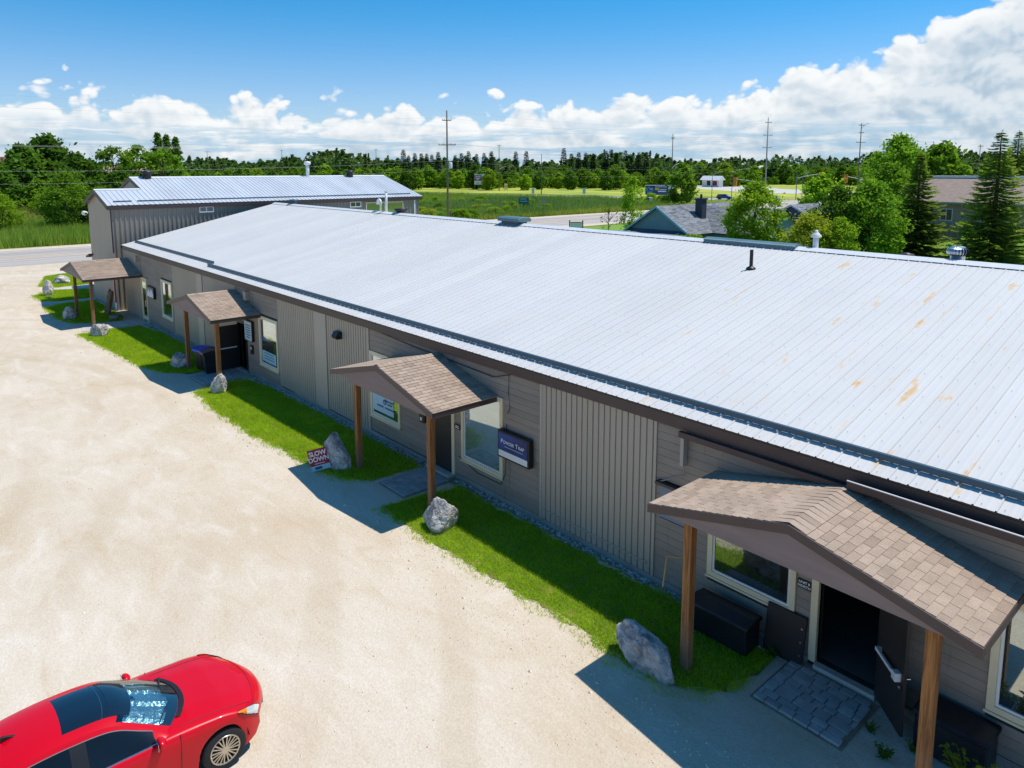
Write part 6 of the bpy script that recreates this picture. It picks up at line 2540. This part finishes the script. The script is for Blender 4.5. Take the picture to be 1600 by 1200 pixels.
def tree_mesh(seed, h, r, base, n_cl, per, leaf, shape='round', trunk_r=.2, cr=.22, limbs=9, hollow=.35):
    rg = np.random.default_rng(seed)
    C, P = clump_points(h, r, base, n_cl, per, rg, shape, cr, hollow)
    P[:, 2] = np.maximum(P[:, 2], .1)
    crown = fast_quads('crown', leaf_quads(P, leaf, rg))
    m = MB()
    top = h * .82
    m.tube([(0, 0, -.2), (r * .02, 0, h * .25), (-r * .03, r * .03, h * .55), (0, 0, top)], [trunk_r, trunk_r * .75, trunk_r * .45, trunk_r * .12], 8)
    for c in C[rg.permutation(len(C))[:limbs]]:
        z0 = max(base * .7, min(c[2] * .7, top * .8))
        m.tube([(0, 0, z0), (c[0] * .5, c[1] * .5, (z0 + c[2]) / 2 + .1 * r), tuple(c)], [trunk_r * .4, trunk_r * .25, trunk_r * .06], 6)
    return m.mesh('trunk', True), crown


def conifer_mesh(seed, h, r, base=.4, dens=1.0, leaf=.28, droop=.35):
    rg = np.random.default_rng(seed)
    Q = []
    m = MB().tube([(0, 0, -.2), (0, 0, h * .6), (0, 0, h)], [.026 * h, .014 * h, .01], 8)
    z = base
    while z < h - .15:
        u = (z - base) / (h - base)
        R = r * ((1 - u) ** .86) * (.92 + .16 * rg.uniform(-1, 1)) + .10
        nb = max(4, int((5 + 6 * (1 - u)) * dens))
        a0 = rg.uniform(0, 2 * pi)
        for k in range(nb):
            a = a0 + 2 * pi * k / nb + rg.uniform(-.25, .25)
            L = R * rg.uniform(.72, 1.12)
            zz = z + rg.uniform(-.12, .12)
            n = max(4, int(L / (leaf * .55)))
            out = np.array([cos(a), sin(a), -.10])
            sd = np.array([-sin(a), cos(a), 0])
            for i in range(n):
                q = (i + .5) / n
                x = L * q
                zc = zz - droop * L * q * (1.0 - .5 * q) + .16 * L * q * q
                p = np.array([x * cos(a), x * sin(a), zc])
                tw = (leaf * .55 + .34 * L * (1 - q) * min(1, q * 3 + .2)) * rg.uniform(.75, 1.2)
                for s in (-1, 1):
                    tip = p + sd * s * tw + out * tw * .75 + np.array([0, 0, -rg.uniform(.05, .30) * tw])
                    wd = leaf * .42 * rg.uniform(.8, 1.3)
                    mid = (p + tip) / 2
                    Q.append([p, mid + out * wd + np.array([0, 0, .05]), tip, mid - out * wd * .6 - np.array([0, 0, .04])])
            tip = np.array([L * 1.08 * cos(a), L * 1.08 * sin(a), zc - .02])
            Q.append([p, p + sd * leaf * .3, tip, p - sd * leaf * .3])
        z += (.17 + .16 * (1 - u)) * h / 11 / dens
    for k in range(26):
        a = rg.uniform(0, 2 * pi)
        zt = h - rg.uniform(0, .09) * h
        p = np.array([0, 0, zt])
        o = np.array([cos(a), sin(a), .9]) * .16
        s = np.array([-sin(a), cos(a), 0]) * .05
        Q.append([p, p + o * .5 + s, p + o, p + o * .5 - s])
    return m.mesh('trunk', True), fast_quads('crown', np.array(Q))


def plant(name, meshes, leafmat, x, y, label, cat='tree', group=None, scale=1.0, rz=None, sz=None, trunk='trunk', z=None):
    t = thing(name, (x, y, gz(x) if z is None else z), label, cat, group, random.uniform(0, 6.28) if rz is None else rz)
    t.scale = (scale, scale, scale if sz is None else sz)
    for nm, me, mt in (('trunk', meshes[0], trunk), ('crown', meshes[1], leafmat)):
        o = _link0(nm, me, None, t)
        if len(me.materials) == 0:
            me.materials.append(None)
        o.material_slots[0].link = 'OBJECT'
        o.material_slots[0].material = MATS[mt]
    return t


def build_trees():
    # meshes shared by kin
    dec_a = tree_mesh(11, 8, 3.0, 1.2, 150, 62, .17, cr=.20, trunk_r=.16)
    dec_b = tree_mesh(12, 9, 3.6, .8, 150, 62, .19, cr=.20, trunk_r=.18)
    sap = tree_mesh(13, 8.5, 1.7, 1.6, 90, 42, .13, cr=.24, trunk_r=.10, hollow=.1)
    yel = tree_mesh(14, 4.8, 3.2, .2, 120, 52, .15, 'shrub', cr=.17, trunk_r=.08, hollow=.15)
    bush = tree_mesh(15, 4.0, 3.0, .1, 90, 46, .17, 'shrub', cr=.2, trunk_r=.1)
    far_a = tree_mesh(16, 10, 4.2, 1.0, 110, 34, .42, cr=.20, trunk_r=.22)
    far_b = tree_mesh(17, 10, 3.6, .6, 110, 34, .40, cr=.22, trunk_r=.2)
    pop = tree_mesh(18, 20, 1.8, .6, 150, 34, .34, 'column', cr=.34, trunk_r=.25)
    open_t = tree_mesh(19, 12, 4.5, 3.5, 48, 46, .34, cr=.17, trunk_r=.25, limbs=24, hollow=.5)
    sp_a = conifer_mesh(21, 11, 3.9, .3, 1.0, .40, .34)
    sp_b = conifer_mesh(22, 13, 4.8, .3, 1.0, .42, .34)
    pine = conifer_mesh(23, 16, 3.4, 1.5, .9, .95, .12)
    # --- right-hand side, behind the long roof
    plant('young_tree', sap, 'leaf_bright', -63.3, 77.8, 'slim young tree beside the teal house gable', scale=1.0)
    plant('bare_sapling', tree_mesh(31, 5.5, 1.6, .8, 40, 8, .10, cr=.2, trunk_r=.07, limbs=26), 'leaf_dark', -63.8, 73.5, 'sparse half-bare sapling left of the teal house', scale=1.0)
    plant('leafy_tree', dec_a, 'leaf_bright', -38.6, 66.9, 'full round bright green tree in front of the teal house roof', scale=.98)
    plant('hedge_shrub', bush, 'leaf_bright', -40.6, 58.6, 'low rounded shrub just behind the ridge by the long ventilator', 'shrub', scale=.75)
    plant('yellow_shrub', yel, 'leaf_yellow', -32.2, 66.0, 'yellow-green feathery shrub right of the round tree', 'shrub', scale=1.0, sz=1.02)
    plant('leafy_tree', dec_b, 'leaf_dark', -31.8, 70.8, 'dark bushy tree between the yellow shrub and the spruces', scale=.80)
    plant('leafy_tree', dec_b, 'leaf_mid', -29.3, 71.8, 'mid green tree standing against the left spruce', scale=.86)
    plant('leafy_tree', dec_a, 'leaf_bright', -29.8, 66.5, 'small bright green sapling in front of the dark bushy tree', scale=.58)
    plant('leafy_tree', dec_a, 'leaf_mid', -37.8, 97.5, 'taller green tree behind the dark bushy tree', scale=1.22)
    plant('leafy_tree', sap, 'leaf_mid', -41.8, 100.5, 'narrow green tree left of the pole with the lamp', scale=.95)
    plant('spruce_tree', sp_a, 'leaf_spruce', -28.2, 80.5, 'smaller dark spruce left of the brown roof', scale=.98)
    plant('spruce_tree', sp_b, 'leaf_spruce', -21.4, 80.8, 'large spruce standing on the lawn at the right edge', scale=.98)
    plant('spruce_tree', sp_b, 'leaf_spruce', -50.1, 202.6, 'distant spruce at the far right skyline', scale=1.42)
    plant('tall_tree', dec_a, 'leaf_mid', -56.3, 149.8, 'tall tree with the highest crown beyond the brown roof', scale=1.95)
    plant('tall_tree', far_b, 'leaf_mid', -51.0, 156.0, 'tall loose tree to the right of the highest crown', scale=1.42)
    plant('leafy_tree', far_a, 'leaf_bright', -57.0, 120.0, 'bright green tree behind the brown roof corner', scale=.85)
    plant('leafy_tree', far_a, 'leaf_mid', -117.1, 164.7, 'dark green tree beside the blue trailer', scale=1.02, sz=1.08)
    plant('leafy_tree', far_b, 'leaf_yellow', -62.5, 168.0, 'yellow-green tree low beside the tall crown', scale=.82)
    for i, (x, y, s) in enumerate(((-44, 165, .9), (-36, 162, .8), (-27, 168, .9), (-18, 160, .75), (-72, 190, 1.05), (-66, 205, 1.1), (-84, 250, 1.2), (-70, 262, 1.2), (-58, 270, 1.25), (-40, 250, 1.2))):
        plant('hedgerow_tree', (far_a, far_b)[i % 2], ('leaf_mid', 'leaf_bright', 'leaf_dark')[i % 3], x, y, 'bushy green tree in the hedgerow behind the right-hand buildings', group='hedgerow trees on the right', scale=s)
    for i, (x, y, s) in enumerate(((-33, 111.5, .5), (-28, 112, .42), (-22, 111.6, .5), (-12.5, 111, .55), (-8, 111.5, .5), (-40.5, 108, .6))):
        plant('fence_shrub', bush, ('leaf_bright', 'leaf_yellow', 'leaf_mid')[i % 3], x, y, 'low shrub along the grey fence on the right', 'shrub', 'shrubs along the right fence', scale=s)
    # --- left-hand side
    plant('large_bush', dec_b, 'leaf_mid', -129.6, 22.3, 'big bushy tree at the roadside left of the grey shed', scale=.98, sz=.96)
    plant('large_bush', dec_b, 'leaf_mid', -127.5, 26.5, 'second bushy tree touching the grey shed', scale=.72)
    plant('small_tree', dec_a, 'leaf_bright', -128.5, 13.9, 'small bright tree at the left edge of the marsh', scale=.72)
    LT = [(-205, 26.8, 1.5, 'leaf_dark', far_a, 'dark rounded tree by the brick house'), (-212.8, 33.2, 1.78, 'leaf_dark', far_b, 'tallest pointed tree of the left wood'),
          (-200, 37, 1.32, 'leaf_dark', far_a, 'broad dark tree right of the pointed one'), (-224, 50.5, 1.32, 'leaf_mid', open_t, 'open-crowned tree in the left wood'),
          (-231, 58.5, 1.38, 'leaf_mid', open_t, 'second open-crowned tree next to the poplars'), (-228, 64.5, 1.3, 'leaf_mid', open_t, 'third open-crowned tree touching the poplars')]
    for x, y, s, m, me, lab in LT:
        plant('wood_tree', me, m, x, y, lab, scale=s, sz=s * .98)
    for (x, y, s, lab) in ((-259.2, 72.1, 1.03, 'left one of the three tall poplars'), (-259.8, 75.0, 1.0, 'middle one of the three tall poplars'), (-261.2, 78.3, .97, 'right one of the three tall poplars')):
        plant('poplar_tree', pop, 'leaf_dark', x, y, lab, group='row of poplars', scale=s, sz=s * 1.02)
    rg = random.Random(9)
    for i in range(40):
        d = rg.uniform(142, 215)
        px = rg.uniform(-12, 345)
        ang = rad(138.61) - math.atan((px - 800) / 1127)
        r_ = d / cos(math.atan((px - 800) / 1127))
        x, y = r_ * cos(ang), r_ * sin(ang)
        plant('scrub_tree', (far_a, far_b, bush)[i % 3], ('leaf_mid', 'leaf_bright', 'leaf_mid', 'leaf_dark')[i % 4], x, y, 'bushy green scrub tree in the overgrown land on the left',
              group='scrub trees on the left', scale=rg.uniform(.6, 1.0) * (1 if i % 3 < 2 else 1.6))
    # --- middle distance: shrubs beyond the road
    for i in range(96):
        d = rg.uniform(118, 200) if i % 3 else rg.uniform(118, 150)
        px = rg.uniform(650, 830) if i % 4 else rg.uniform(830, 960)
        a0 = math.atan((px - 800) / 1127)
        ang = rad(138.61) - a0
        r_ = d / cos(a0)
        x, y = r_ * cos(ang), r_ * sin(ang)
        if x > -107.5:
            continue
        plant('roadside_shrub', bush, ('leaf_bright', 'leaf_mid', 'leaf_bright', 'leaf_yellow')[i % 4], x, y, 'green shrub in the rough ground beyond the main road', 'shrub', 'shrubs beyond the main road', scale=rg.uniform(.35, .8) * (1 if px < 780 else .6), sz=rg.uniform(.25, .55))
    for (x, y, s, m) in ((-139, 168, .5, 'leaf_mid'), (-133, 172, .6, 'leaf_bright'), (-127, 168.5, .5, 'leaf_mid'), (-119, 160, .6, 'leaf_bright')):
        plant('roadside_shrub', bush, m, x, y, 'green shrub in the rough ground beyond the main road', 'shrub', 'shrubs beyond the main road', scale=s)
    plant('flowering_shrub', bush, 'leaf_magenta', -247, 148, 'magenta flowering shrub beyond the shed roof', 'shrub', scale=.62)
    # --- tree line behind the far field: front rank as single trees
    k = 0
    for px in range(285, 1420, 13):
        d = 345 + rg.uniform(-25, 40) + (70 if px > 1060 else 0)
        pj = px + rg.uniform(-6, 6)
        a0 = math.atan((pj - 800) / 1127)
        ang = rad(138.61) - a0
        r_ = d / cos(a0)
        x, y = r_ * cos(ang), r_ * sin(ang)
        if abs(x + 94) < 16:
            continue
        if 1172 < px < 1262:
            x, y = x * 1.12, y * 1.12
        s = rg.uniform(.75, 1.1) * (1 if px < 1060 else 1.2)
        plant('tree_line_tree', (far_a, far_b)[k % 2], ('leaf_mid', 'leaf_bright', 'leaf_mid', 'leaf_dark')[k % 4], x, y, 'bushy tree in the front rank of the far tree line', group='front rank of the far tree line', scale=s, sz=s * rg.uniform(.85, 1.05))
        k += 1
    # conifers that stand out of the far wood
    for i, px in enumerate((632, 640, 650, 660, 668, 676, 686, 712, 722, 733, 745, 757, 768, 806, 822, 880, 892, 903, 914, 926, 945, 953, 962, 975, 985, 996, 1008)):
        d = 400 + rg.uniform(-15, 30)
        a0 = math.atan((px - 800) / 1127)
        ang = rad(138.61) - a0
        r_ = d / cos(a0)
        s = rg.uniform(1.05, 1.32)
        plant('pine_tree', pine, 'leaf_pine', r_ * cos(ang), r_ * sin(ang), 'dark conifer rising from the far wood', group='conifers of the far wood', scale=s)
    # the wood itself: one dark mass of crowns
    rgn = np.random.default_rng(77)
    Vs = []
    for k in range(760):
        px = rgn.uniform(-40, 1660)
        deep = rgn.uniform(0, 1) ** 1.3
        d = 400 + 330 * deep
        if px > 1150:
            d += 60
        a0 = math.atan((px - 800) / 1127)
        ang = rad(138.61) - a0
        r_ = d / cos(a0)
        x, y = r_ * cos(ang), r_ * sin(ang)
        if abs(x + 94.5) < 14:
            continue
        h = rgn.uniform(11, 18) * (.85 + .25 * sin(px * .021) * sin(px * .0073 + 1))
        ground = -1.0 + 7 * deep + max(0, (px - 1050) / 500) * 10 * deep
        if px < 300:
            h *= .8
        con = rgn.uniform() < .14
        n = 170
        u = rgn.uniform(0, 1, n)
        R = (rgn.uniform(3.8, 6.2) * np.sqrt(np.clip(1 - np.abs(2 * u - .8) ** 2.2, 0.03, 1))) if not con else 2.6 * (1 - u) + .2
        a = rgn.uniform(0, 2 * pi, n)
        R = R * np.sqrt(rgn.uniform(.25, 1, n))
        P = np.stack([x + R * np.cos(a), y + R * np.sin(a), ground + .8 + (h if not con else h * 1.1) * u], 1)
        Vs.append(leaf_quads(P, 1.2 if not con else .9, rgn, .5, .8))
    V = np.concatenate(Vs)
    tag(link('far_wood', fast_quads('far_wood', V), 'leaf_far'), 'dark green wood along the horizon', 'wood', kind='stuff')
    Vs = []
    for k in range(900):
        px = rgn.uniform(270, 1420)
        d = rgn.uniform(355, 425) + (70 if px > 1060 else 0)
        a0 = math.atan((px - 800) / 1127)
        ang = rad(138.61) - a0
        r_ = d / cos(a0)
        x, y = r_ * cos(ang), r_ * sin(ang)
        if abs(x + 94.5) < 14 or (-272 < x < -195 and 318 < y < 380):
            continue
        h = rgn.uniform(4, 8.5)
        if 1165 < px < 1265:
            h *= .55
        n = 70
        u = rgn.uniform(0, 1, n)
        a = rgn.uniform(0, 2 * pi, n)
        R = 2.9 * np.sqrt(np.clip(1 - u ** 2, .03, 1)) * np.sqrt(rgn.uniform(.3, 1, n))
        Vs.append(leaf_quads(np.stack([x + R * np.cos(a), y + R * np.sin(a), -.4 + h * u], 1), .75, rgn, .5, .8))
    tag(link('far_scrub', fast_quads('far_scrub', np.concatenate(Vs)), 'leaf_scrub'), 'bright green scrub along the foot of the far wood', 'scrub', kind='stuff')
    # hill that carries the wood on the right
    hv, hf = [], []
    nx = 40
    for i in range(nx):
        px = -300 + i * 2300 / (nx - 1)
        a0 = math.atan((px - 800) / 1127)
        ang = rad(138.61) - a0
        for dd, zz in ((430, -1.2), (560, 3), (760, 8), (1000, 10)):
            r_ = dd / cos(a0)
            bump = max(0, min(1, (px - 900) / 500)) * 11 * (zz > 0)
            hv.append((r_ * cos(ang), r_ * sin(ang), -.7 + max(0, zz - 1) * .85 + bump * zz / 10 - (1.0 if zz < 0 else 0)))
    for i in range(nx - 1):
        for j in range(3):
            hf.append((i * 4 + j, i * 4 + j + 1, (i + 1) * 4 + j + 1, (i + 1) * 4 + j))
    me = bpy.data.meshes.new('hill')
    me.from_pydata(hv, [], hf)
    tag(link('hill', me, 'field'), kind='structure')
    # rough grass: reeds by the road on the left, tall grass beyond the road
    def arc(p0, p1, d0, d1, n=10):
        a, b = [], []
        for i in range(n + 1):
            px = p0 + (p1 - p0) * i / n
            a0 = math.atan((px - 800) / 1127)
            ang = rad(138.61) - a0
            a.append((d0 / cos(a0) * cos(ang), d0 / cos(a0) * sin(ang)))
            b.append((d1 / cos(a0) * cos(ang), d1 / cos(a0) * sin(ang)))
        return a + b[::-1]
    mk = lambda nm, poly, de, h, w, m, sd, lab: tag(blades(nm, poly, de, h, w, m, -.02, .5, seed=sd), lab, 'grass')
    mk('marsh_reeds', [(-106.3, -12), (-132, -16), (-150, 34), (-106.3, 40)], 24, 1.5, .06, 'reed_blade', 3, 'tall reeds and marsh grass left of the road')
    mk('verge_grass', [(-106.2, 40), (-150, 34), (-240, 150), (-150, 172), (-106.2, 150)], 7.0, 1.3, .08, 'reed_blade', 4, 'tall rough grass beyond the main road')
    mk('dry_grass', [(-135, 10), (-200, 10), (-230, 60), (-150, 60)], 4.0, 1.3, .10, 'straw_blade', 5, 'dry yellow grass between the left shrubs')
    mk('sedge', [(-107, 62), (-120, 60), (-165, 130), (-150, 165), (-112, 150)], 6.0, 1.7, .09, 'sedge_blade', 14, 'blue-green sedge in the ditch beyond the road')
    mk('near_verge_grass', [(-106.4, 60), (-109.5, 60), (-110, 170), (-106.4, 170)], 40, .9, .05, 'straw_blade', 6, 'pale grass tops along the road verge')
    mk('lawn_tufts', [(-40, 76), (-5, 76), (-5, 110), (-42, 110)], 22, .12, .03, 'lawn_blade', 8, 'short lawn grass at the right edge')
    # leafy plant by the right porch post
    rg2 = np.random.default_rng(4)
    t = thing('leafy_plant', (-2.62, 11.08, 0), 'yellow-green leafy plant at the foot of the right porch post', 'plant')
    st = MB()
    Q = []
    for k in range(26):
        a = rg2.uniform(0, 2 * pi)
        l = rg2.uniform(.15, .36)
        h = rg2.uniform(.3, .75)
        e = np.array([l * cos(a), l * sin(a), h])
        st.tube([(0, 0, 0), (l * .4 * cos(a), l * .4 * sin(a), h * .6), tuple(e)], .006, 5)
        for j in range(9):
            q = .35 + .65 * j / 8
            p = np.array([l * q * cos(a), l * q * sin(a), h * q])
            b = rg2.uniform(0, 2 * pi)
            o = np.array([cos(b), sin(b), rg2.uniform(-.1, .5)])
            s = np.array([-sin(b), cos(b), 0])
            L = rg2.uniform(.07, .13)
            Q.append([p, p + o * L * .5 + s * L * .28, p + o * L - np.array([0, 0, .02]), p + o * L * .5 - s * L * .28])
    st.build('stems', 'leaf_mid', t)
    o = link('leaves', fast_quads('leaves', np.array(Q)), 'leaf_yellow', t)
    for i, (x, y, s) in enumerate(((-3.75, 11.0, .5), (-4.1, 11.4, .4), (-6.1, 11.9, .45), (-3.5, 11.5, .4))):
        c = copy_tree(t)
        c.location = (x, y, 0)
        c.scale = (s * .8, s * .8, s * .6)
        c.rotation_euler = (0, 0, i * 1.3)
        c['label'] = ('small green weed on the dirt left of the right porch post', 'small green weed under the open door leaf', 'green weed beside the leaning black panel', 'low weed between the post and the black chest')[i]
        for ch in c.children:
            if ch.name.startswith('leaves'):
                ch.material_slots[0].link = 'OBJECT'
                ch.material_slots[0].material = MATS['leaf_dark']


custom('sedge_blade', f_leaf((.110, .200, .060), (.260, .340, .120), .4, .04))
custom('leaf_scrub', f_leaf((.085, .170, .020), (.210, .330, .040), .4, .08))
custom('leaf_magenta', f_leaf((.12, .02, .08), (.34, .05, .22), .3))
build_trees()


def ordinal_labels():
    """things of one look that stand side by side: say which, counted from the left"""
    groups = {}
    for o in SC.objects:
        if o.parent is None and o.get('group') and o.get('label'):
            groups.setdefault((o['group'], o['label']), []).append(o)
    for (g, l), os_ in groups.items():
        if len(os_) < 2:
            continue
        os_.sort(key=lambda o: -atan2(o.location.y, o.location.x))
        for i, o in enumerate(os_):
            n = i + 1
            suf = 'th' if 10 <= n % 100 <= 20 else {1: 'st', 2: 'nd', 3: 'rd'}.get(n % 10, 'th')
            o['label'] = '%s, %d%s from the left' % (l, n, suf)


ordinal_labels()
